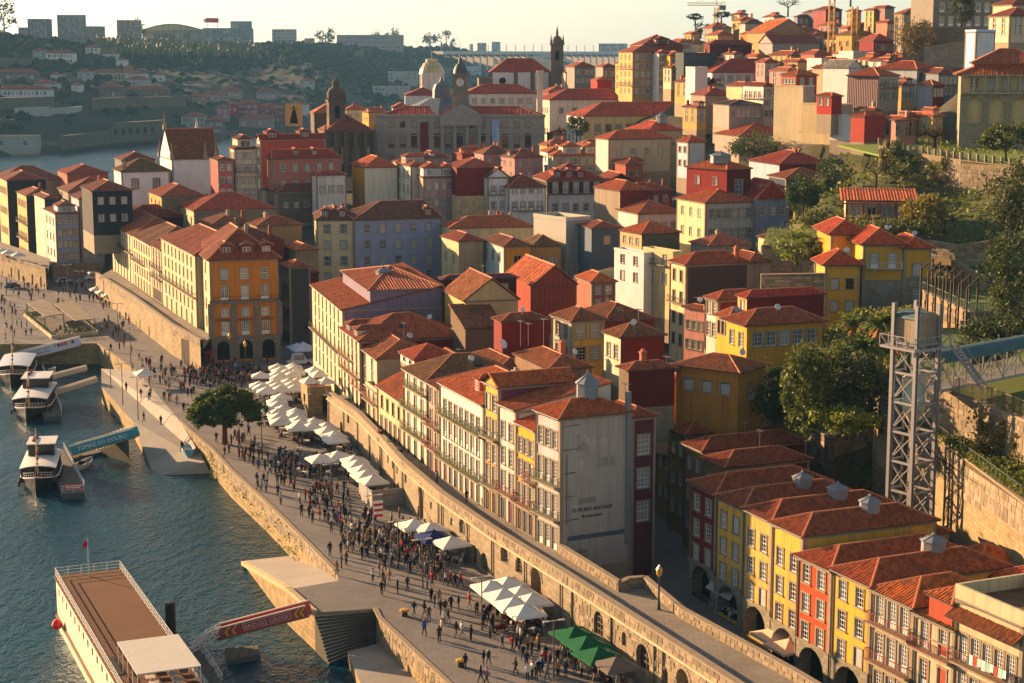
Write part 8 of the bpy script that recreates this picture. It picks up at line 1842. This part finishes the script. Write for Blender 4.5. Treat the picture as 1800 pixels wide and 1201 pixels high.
for x,y in((1262,1072),(1272,1077),(1283,1082),(1294,1088)):q=P(x,y,4.25);table_set(q,'covered with a grey cloth under the white awning',2)
def lamp(label,px,py,h=5.6,ang=0,ornate=False,z=QZ,D=None):
    p=P(px,py,z);t=thing('street_lamp',label,'street lamp',p,ang,'tall slim lamp posts on the quay' if not ornate else 'ornate lamps');m=MB()
    m.tube([(0,0,0),(0,0,1),(0,0,h)],[.11,.08,.06]if not ornate else[.2,.11,.09],6);m.build('post',[paint('#4a4238',.5)if not ornate else paint('#3a4a3c',.5)],t);m=MB()
    if not ornate:m.beam((-.9,0,h),(.9,0,h),.08);m.box(-1.1,-.14,h-.06,-.5,.14,h+.06);m.box(.5,-.14,h-.06,1.1,.14,h+.06);m.build('lamp_heads',[paint('#a9a294',.4)],t)
    else:m.lathe([(.1,h),(.26,h+.25),(.32,h+.75),(.2,h+.95),(.05,h+1.2),(.001,h+1.22)],n=8);m.build('lantern',[paint('#c9972f',.3)],t)
NL='near the musicians|by the seven white parasols|by the green parasols|in the middle of the dense crowd|beside the red and white sign|in front of the stall enclosure|under the pine canopy edge|at the open seating|by the landing steps|on the slipway|above the twin gangways|beside the white gangway|by the pergola restaurant|at the far quay edge|near the parked car|before the second wall|under the striped wall|by the lone parasol'.split('|')
for i,(x,y)in enumerate(((743,1035),(847,1108),(973,1192),(700,1000),(658,950),(583,890),(461,808),(518,860),(243,738),(216,712),(195,683),(23,600),(208,592),(8,575),(120,515),(142,528),(183,540),(230,640))):lamp('slim dark lamp post '+NL[i],x,y,5.6 if y>760 else 7,.4)
lamp('ornate green lamp with a golden lantern in front of the orange house',405,657,6.4,0,True);lamp('second golden-lantern lamp beside the white parasol block',432,664,5.6,0,True);lamp('lone lamp with a glowing yellow globe on the upper walkway',1158,1072,3.3,0,True,WZ)
def simple(name,label,cat,p,parts,rz=0,group=None):
    t=thing(name,label,cat,p,rz,group)
    for nm,fn,mt in parts:m=MB();fn(m);m.build(nm,mt if isinstance(mt,list)else[mt],t)
    return t
for i,(x,y)in enumerate(((711,1083),(810,1172),(1,1))):
    if i<2:simple('bollard',('squat mooring bollard with a yellow cap beside the stairs','squat mooring bollard with a yellow cap by a lone man')[i],'bollard',P(x,y,QZ),[('post',lambda m:m.lathe([(.36,0),(.3,.5),(.3,.55)],n=10),paint('#3a2c22',.6)),('cap',lambda m:m.lathe([(.3,.5),(.5,.56),(.46,.74),(.001,.78)],n=10),paint('#b88a1f',.5))])
simple('phone_box','red telephone box at the corner of the orange house','phone box',P(367,640,QZ),[('body',lambda m:(m.box(-.5,-.5,0,.5,.5,2.2),m.box(-.56,-.56,2.2,.56,.56,2.5)),paint('#b01818',.4)),('panes',lambda m:[m.box(x,-.52,z,x+.22,-.49,z+.26)for x in(-.36,-.1,.16)for z in(.5,.8,1.1,1.4,1.7)],GLASS)])
def car(label,p,rz,colr,L=4.2,hh=1.5,cat='car'):
    def body(m):m.box(-L/2,-.85,.3,L/2,.85,.85);m.hexa([(-L*.36,-.8,.85),(L*.3,-.8,.85),(L*.3,.8,.85),(-L*.36,.8,.85),(-L*.28,-.68,hh),(L*.12,-.68,hh),(L*.12,.68,hh),(-L*.28,.68,hh)])
    t=simple('parked_'+cat,label,cat,p,[('body',body,paint(colr,.3)),('windscreen',lambda m:m.hexa([(L*.14,-.66,hh-.06),(L*.3,-.74,.9),(L*.3,.74,.9),(L*.14,.66,hh-.06),(L*.15,-.66,hh-.03),(L*.315,-.74,.92),(L*.315,.74,.92),(L*.15,.66,hh-.03)]),GLASS),('side_window',lambda m:[m.box(-L*.26,s*.77-.02,.92,L*.16,s*.77+.02,hh-.14)for s in(-1,1)],GLASS)],rz)
    for x in(-L*.31,L*.31):
        for s in(-.8,.8):m=MB();m.tube([(x,s-.1,.32),(x,s+.1,.32)],.32,10);m.build('wheel',[DARK],t)
car('pale blue hatchback parked by the far wall',P(112,498,QZ),.5,'#a9bccb');car('dark car parked at the far left of the quay',P(22,507,QZ),1.2,'#3a4a58');car('white van half hidden behind the parasols by the alley',P(527,641,QZ),.3,'#c9ccd0',4.8,2.1,'van');car('white delivery van at the foot of the second wall',P(165,492,QZ),.6,'#cfcfcc',4.8,2.1,'van')
def bike(label,p,rz):
    t=thing('motorbike',label,'motorbike',p,rz)
    for x in(-.65,.65):m=MB();m.lathe([(.2,-.06),(.32,-.06),(.32,.06),(.2,.06),(.2,-.06)],n=12);o=m.build('wheel',[DARK],t,loc=(x,0,.32));o.rotation_euler=(math.pi/2,0,0)
    m=MB();m.hexa([(-.5,-.16,.35),(.35,-.16,.35),(.35,.16,.35),(-.5,.16,.35),(-.8,-.14,.75),(.4,-.14,.9),(.4,.14,.9),(-.8,.14,.75)]);m.beam((.65,0,.32),(.4,0,1.05),.1);m.beam((.42,-.35,1.05),(.42,.35,1.05),.05);m.build('body',[paint('#5a1618',.3)],t)
bike('dark motorbike parked beside a lamp post',P(880,1112,QZ),.3);bike('second motorbike parked near the green parasols',P(905,1095,QZ),.8);bike('red scooter standing at the lower edge of the quay',P(1078,1198,QZ),.5)
kq=P(655,892,QZ);ks=thing('stall_enclosure','grey panelled stall enclosure with red graffiti beside the arches','enclosure',kq,math.radians(24))
for nm,a,b in(('front_panel',(0,0),(4.6,0)),('side_panel',(0,0),(0,5.2)),('inner_panel',(0,5.2),(3.4,5.2))):m=MB();m.beam((*a,1.1),(*b,1.1),.1,2.2);m.build(nm,[paint('#8f897e',.7)],ks)
m=MB();[m.beam((1.4+.3*k,-.07,1.3+.25*(k%2)),(1.7+.3*k,-.07,1.3+.25*((k+1)%2)),.1,.02,up=(0,1,0))for k in range(5)];m.build('graffiti',[paint('#a82030',.6)],ks)
simple('sign_pole','pole with a red and white striped sign beside the crowd','sign',P(657,955,QZ),[('post',lambda m:m.tube([(0,0,0),(0,0,5.2)],.07,6),STEEL),('board',lambda m:[m.box(.1,-.03,3.2+.33*k,1.2,.03,3.53+.33*k,k%2)for k in range(6)],[paint('#a8202a',.5),WHITE])],.4)
def pergola_cafe():
    c=[P(43,556,QZ),P(92,596,QZ),P(172,588,QZ),P(112,540,QZ)];t=thing('pergola_restaurant','low wooden pergola restaurant with two slatted roofs and planters on the quay','restaurant');m=MB()
    for a,b in zip(c,c[1:]+c[:1]):m.beam(a+Vector((0,0,.35)),b+Vector((0,0,.35)),.35,.7)
    m.build('planter_wall',[plaster('#b5a585')],t)
    for u0,u1 in((.04,.47),(.53,.96)):
        m=MB();f=lambda u,v:c[0].lerp(c[3],v).lerp(c[1].lerp(c[2],v),u)
        q=[f(.3,u0),f(.98,u0),f(.98,u1),f(.3,u1)]if u0>.3 else[f(.05,u0),f(.7,u0),f(.7,u1),f(.05,u1)];q=[Vector((p.x,p.y,QZ+3.1))for p in q];m.hexa(q+[p+Vector((0,0,.16))for p in q]);m.build('roof',[planks('#8c7c62',.4)],t)
        m=MB();[m.beam(p,(p.x,p.y,QZ),.16)for p in q];m.build('post',[planks('#6b5a44')],t)
    m=MB()
    for k in range(420):p=c[k%4].lerp(c[(k+1)%4],R.random());leafquad(m,p+Vector((R.gauss(0,.4),R.gauss(0,.4),R.uniform(.7,1.9))),.5)
    tag(m.build('planting',[leaf('#4a5424')],t),kind='stuff')
    for k in range(14):p=c[0].lerp(c[3],R.uniform(.1,.9)).lerp(c[1].lerp(c[2],R.uniform(.1,.9)),R.uniform(.7,.95));SIT.append((Vector((p.x,p.y,QZ)),R.uniform(0,6),'at the pergola restaurant'))
pergola_cafe()
aw=thing('awning','white sloping awning on the shaded mustard house','awning',P(1245,1030,4.6+3));q=[P(1266,1005,7.4),P(1305,1028,7.2),P(1282,1056,6.4),P(1240,1033,6.6)];m=MB();m.hexa([p-aw.location for p in q]+[p-aw.location+Vector((0,0,.06))for p in q]);m.build('canvas',[cloth('#b5aca8')],aw)
bt=thing('rowing_boat','blue and white rowing boat lying on the slipway','boat',P(333,800,1.9),1.9);m=MB();hull(m,4.2,1.7,.75,.3);m.build('hull',[paint('#5fa5b8',.5),paint('#cfd0ca',.5),BWH],bt)
# ------------------------------------------------------------------ people: one continuous body per pose, hair as a child
def body(pose):
    me=bpy.data.meshes.new('b');J={'pel':(0,0,.93,.15),'waist':(0,0,1.1,.135),'chest':(0,-.01,1.32,.165),'neck':(0,0,1.49,.06),'head':(0,-.02,1.6,.1),'top':(0,-.01,1.70,.085)};E_=[('pel','waist'),('waist','chest'),('chest','neck'),('neck','head'),('head','top')];sw={'stand':0,'walk':.17,'sit':0,'fold':0}[pose]
    for s,n in((-1,'l'),(1,'r')):
        f=sw*s
        if pose=='sit':K,A_,T=(.1*s,-.42,.5+.4),(.11*s,-.45,.06+.4),(.11*s,-.6,.03+.4)
        else:K,A_,T=(.1*s,-f*.7-.02,.5),(.11*s,-f*1.4+(.1 if f<0 else 0),.08+(.06 if f<0 else 0)),(.12*s,-f*1.4-.13,.04)
        J['hip'+n]=(.09*s,0,.88,.105);J['k'+n]=(*K,.072);J['a'+n]=(*A_,.048);J['t'+n]=(*T,.038);E_+=[('pel','hip'+n),('hip'+n,'k'+n),('k'+n,'a'+n),('a'+n,'t'+n)]
        el,ha=((.25*s,.03+f*.5,1.12),(.25*s,-.1+f,.88))if pose in('stand','walk')else(((.27*s,-.02,1.14),(.1*s,-.26,1.2))if pose=='fold' else((.25*s,-.05,1.12),(.16*s,-.3,1.05)))
        J['s'+n]=(.17*s,0,1.41,.085);J['e'+n]=(*el,.055);J['h'+n]=(*ha,.042);E_+=[('chest','s'+n),('s'+n,'e'+n),('e'+n,'h'+n)]
    ks=list(J);me.from_pydata([J[k][:3]for k in ks],[(ks.index(a),ks.index(b))for a,b in E_],[]);o=bpy.data.objects.new('b',me);COL.objects.link(o);md=o.modifiers.new('s','SKIN');md.use_smooth_shade=True
    for i,k in enumerate(ks):v=me.skin_vertices[0].data[i];v.radius=(J[k][3],J[k][3]);v.use_root=i==0
    o.modifiers.new('d','SUBSURF').levels=1;dg=bpy.context.evaluated_depsgraph_get();r=bpy.data.meshes.new_from_object(o.evaluated_get(dg));bpy.data.objects.remove(o)
    if pose=='sit':
        for v in r.vertices:v.co.z-=.4
    dz=.4 if pose=='sit' else 0
    for p in r.polygons:
        z,x,y=p.center.z+dz,abs(p.center.x),p.center.y;hand=(z<.97 and x>.21)if pose in('stand','walk')else(y<-.2 and z>1.0)
        p.material_index=0 if(z>1.5 or hand)else(1 if z>.9 and y>-.3 and not(pose=='sit' and z<.98)else(3 if z-dz<.07 or(pose=='sit' and z<.48)else 2))
    return r
SKIN=paint('#b88468',.6);SHOE=paint('#1c1816',.6);BOD={};TRO={'black':paint('#131315',.9),'blue jeans and':paint('#2f4058',.9),'beige':paint('#8f7c60',.9)}
for po in('stand','walk','fold','sit'):
    r=body(po);MI=[p.material_index for p in r.polygons];r.materials.clear()
    for tn,tmx in TRO.items():
        q=r.copy();q.name='person'
        for mt in(SKIN,objcol(),tmx,SHOE):q.materials.append(mt)
        q.polygons.foreach_set('material_index',MI)
        BOD[(po,tn)]=q
hm=MB();hm.lathe([(.001,.1),(.07,.085),(.108,.03),(.112,-.05),(.09,-.1)],n=8);HAIR=[hm.mesh('hair',[paint(c,.8)],True)for c in('#1a120c','#3a2516','#7a5a34','#8a857c')]
TOPS=[('black','#171719',7),('navy','#222c48',5),('charcoal','#3a393a',4),('dark brown','#4a3222',4),('grey','#8a8884',4),('camel','#a87a4a',3),('red','#b02226',2),('white','#d5d1c8',4),('blue','#2f5aa0',1),('olive','#4a4a2c',2),('pink','#b0708a',1),('orange','#b5561f',1)];TW=[t for t in TOPS for _ in range(t[2])]
WHERE=[(395,770,'under the stone pine'),(480,835,'on the promenade near the open seating'),(560,880,'in front of the stall enclosure'),(620,940,'in the dense crowd along the promenade'),(700,980,'in the thick of the crowd by the wall windows'),(780,1060,'near the musicians'),(860,1110,'by the parked motorbikes'),(920,1080,'by the cluster of seven parasols'),(960,1160,'before the green parasols'),(1050,1180,'beside the taupe parasol'),(590,1010,'at the head of the slipway'),(660,1030,'in the open part of the quay'),(800,1180,'by the quay edge'),(300,700,'on the pale quay before the pine'),(260,640,'by the lone parasol'),(350,660,'on the square by the orange house'),(200,570,'on the quay below the second wall'),(60,590,'by the pergola restaurant'),(30,510,'at the far end of the quay'),(130,510,'near the parked hatchback'),(800,850,'on the upper walkway'),(640,720,'on the upper walkway')]
NP=[0];POSE={'stand':'standing','walk':'walking','fold':'standing with folded arms','sit':'sitting'};stuffc=MB()
def person(p,pose=None,rz=None,where=None,col=None):
    pose=pose or R.choice(('stand','stand','walk','walk','walk','fold'));tn=R.choice(('black','black','blue jeans and','beige'));cn,ch,_=col or R.choice(TW);NP[0]+=1;x,y=proj(p)
    if where is None:where=min(WHERE,key=lambda w:(w[0]-x)**2+((w[1]-y)*1.3)**2)[2]
    o=put('person',BOD[(pose,tn)],None,p,R.uniform(0,6.28)if rz is None else rz);s=R.uniform(.93,1.06);o.scale=(s,s,s);o.color=(*lin(ch),1)
    tag(o,' '.join(f'person in {cn} jacket and {"jeans" if "jeans" in tn else tn + " trousers"} {POSE[pose]} {where}'.split()[:16]),'person','people '+where);put('hair',HAIR[R.randrange(4)],o,(0,.01,1.63-(.4 if pose=='sit' else 0)))
C_=lambda n:next(t for t in TOPS if t[0]==n)
for x,y,c in((580,978,'black'),(592,1012,'camel'),(671,1047,'black'),(699,1044,'black'),(716,1038,'black'),(673,1028,'olive'),(684,1026,'camel'),(746,1085,'black'),(781,1100,'white'),(788,1098,'black'),(802,1120,'black'),(812,1120,'white'),(828,1126,'black'),(818,1177,'black'),(850,1172,'black'),(859,1170,'charcoal'),(900,1145,'red'),(908,1146,'black'),(915,1144,'navy'),(935,1152,'black'),(946,1146,'camel'),(772,1130,'dark brown'),(746,1118,'blue'),(810,1032,'red'),(800,1034,'black'),(792,1030,'red'),(845,1200,'black'),(855,1203,'pink'),(253,742,'black'),(283,748,'black'),(300,705,'grey'),(323,725,'black'),(248,700,'black'),(262,705,'navy'),(265,698,'grey'),(289,705,'charcoal'),(297,706,'red'),(311,712,'grey'),(222,688,'black'),(320,795,'black'),(264,668,'red'),(195,618,'black'),(210,615,'navy'),(218,612,'red'),(232,622,'black'),(245,635,'black'),(46,592,'navy'),(55,590,'charcoal'),(38,577,'blue'),(47,575,'white'),(30,575,'black'),(204,586,'black'),(209,583,'navy'),(184,572,'black'),(180,583,'white'),(26,545,'grey'),(18,543,'blue')):person(P(x,y,QZ),col=C_(c))
for x,y,c in((628,727,'black'),(634,727,'black'),(666,775,'red'),(671,777,'black'),(682,790,'white'),(701,806,'grey'),(705,808,'black'),(768,850,'grey'),(820,884,'black')):person(P(x,y,WZ),col=C_(c))
EDGEX=[(px,py)for px,py in EDGE[:16]]
def onquay(x,y):
    ex=interp(sorted((b,a)for a,b in EDGE[6:14]),y)if y<1010 else interp([(1010,600),(1070,665),(1086,672),(1201,795),(1260,860)],y);wx=interp([(680,560),(733,585),(800,660),(850,735),(905,815),(960,880),(1000,900),(1060,960),(1110,1010),(1160,1065),(1210,1120)],y)
    return ex+6<x<wx-8
CL_=[(702,968,62,38,70),(628,938,46,40,40),(556,878,50,38,34),(490,835,46,34,30),(425,795,46,26,22),(770,1012,26,22,14),(780,1072,40,22,8),(862,1100,26,26,10),(905,1125,40,18,6),(985,1170,40,26,16),(1050,1190,30,12,8),(940,1190,30,14,6),(340,672,60,24,34),(270,655,36,22,14),(420,668,40,12,12),(200,575,40,26,10),(45,512,60,26,30),(120,530,60,22,14),(140,505,40,10,10),(20,560,40,30,8)]
cand=[]
for cx,cy,rx,ry,n in CL_:
    k=0
    for _ in range(n*8):
        if k>=n*1.35:break
        x,y=R.gauss(cx,rx*.55),R.gauss(cy,ry*.55)
        if y>690 and not onquay(x,y):continue
        if y<625 and(x>235 or y>604 or(45<x<172 and 535<y<598)):continue
        p=P(x,y,QZ)
        if any((p-q).length<.5 for q in cand):continue
        cand.append(p);k+=1
cand.sort(key=lambda p:p.y)
sits=[s for s in SIT if R.random()<.55];sits.sort(key=lambda s:s[0].y)
for p in cand[:230]:person(p)
for q,a,wh in sits[:max(0,299-NP[0])]:person(q,'sit',a+math.pi/2+math.pi,wh)
RAW={po:([tuple(v.co)for v in BOD[(po,'black')].vertices],[tuple(q.vertices)for q in BOD[(po,'black')].polygons],[q.material_index for q in BOD[(po,'black')].polygons])for po in('stand','walk','fold','sit')}
def lump(p,sit=False):
    v,f,mi=RAW['sit' if sit else R.choice(('stand','walk','fold'))];a=R.uniform(0,6.28);ca,sa=math.cos(a),math.sin(a);i0=len(stuffc.v);t=R.choice((1,1,1,2,2,3,4,5,6));q=R.choice((1,1,4));mp_=(0,t,q,1)
    stuffc.v+=[(p.x+x*ca-y*sa,p.y+x*sa+y*ca,p.z+z)for x,y,z in v];stuffc.f+=[tuple(i0+k for k in g)for g in f];stuffc.m+=[mp_[k]for k in mi];stuffc.uv+=[(0,0)]*sum(len(g)for g in f)
    stuffc.lathe([(.001,.1),(.1,.06),(.11,-.05)],(p.x,p.y,p.z+(1.23 if sit else 1.63)),6,1)
for p in cand[230:]:lump(p)
for q,a,wh in sits[max(0,299-NP[0])+0:]:lump(q,True)
for _ in range(170):lump(P(R.gauss(395,42),R.gauss(663,9),QZ),R.random()<.5)
tag(stuffc.build('seated_crowd',[SKIN,cloth('#1b1a1c'),cloth('#262d42'),cloth('#6a4c34'),cloth('#4a5262'),cloth('#b0aaa0'),cloth('#8a2a2a')]),kind='stuff')
print('people',NP[0],'objects',len(bpy.data.objects))
# low infill houses that nothing shows are left out
DEAD=[]
KID={}
for c in bpy.data.objects:KID.setdefault(c.parent,[]).append(c)
def kill(o):
    DEAD.append(o)
    for c in KID.get(o,()):kill(c)
from mathutils.bvhtree import BVHTree
bpy.context.view_layer.update();bv,bp=[],[];eye=Vector((0,0,H));nk=0
for o in bpy.data.objects:
    if '_dims' in o:
        a,b,h,zt=o['_dims'];i=len(bv);q=min(a,b)*.42;bv+=[o.matrix_world@Vector(p)for p in((0,0,0),(a,0,0),(a,b,0),(0,b,0),(0,0,h),(a,0,h),(a,b,h),(0,b,h),(q if a>b else a/2,q if b>=a else b/2,zt),(a-q if a>b else a/2,b-q if b>=a else b/2,zt))]
        bp+=[[i+k for k in f]for f in((0,1,5,4),(1,2,6,5),(2,3,7,6),(3,0,4,7))]+[[i+k for k in f]for f in(((4,5,9,8),(5,6,9),(6,7,8,9),(7,4,8))if a>b else((4,5,8),(5,6,9,8),(6,7,9),(7,4,8,9)))]
bvh=BVHTree.FromPolygons(bv,bp)
for o in[o for o in bpy.data.objects if o.get('group')=='low houses between the taller ones']:
    a,b,h,zt=o['_dims'];vis=0
    for u in(0,.15,.35,.5,.65,.85):
        for v in(0,.15,.35,.5,.65,.85):
            for z in((h-2,h-.5)if u==0 or v==0 else(h+min(min(u,1-u)*a,min(v,1-v)*b)*.42,)):
                p=o.matrix_world@Vector((u*a,v*b,z));d=p-eye;L=d.length;hit=bvh.ray_cast(eye,d/L)
                if hit[0]is None or hit[3]>L-.8:vis+=1
    if vis<14:nk+=1;kill(o)
bpy.data.batch_remove(DEAD);print('culled',nk)
dg=bpy.context.evaluated_depsgraph_get()
for o in[o for o in bpy.data.objects if o.type=='FONT']:
    me=bpy.data.meshes.new_from_object(o.evaluated_get(dg));n=bpy.data.objects.new('lettering_mesh',me);COL.objects.link(n);n.parent=o.parent;n.location=o.location;n.rotation_euler=o.rotation_euler;bpy.data.objects.remove(o);n.name='lettering'
for o in bpy.data.objects:
    if '_dims' in o:del o['_dims']
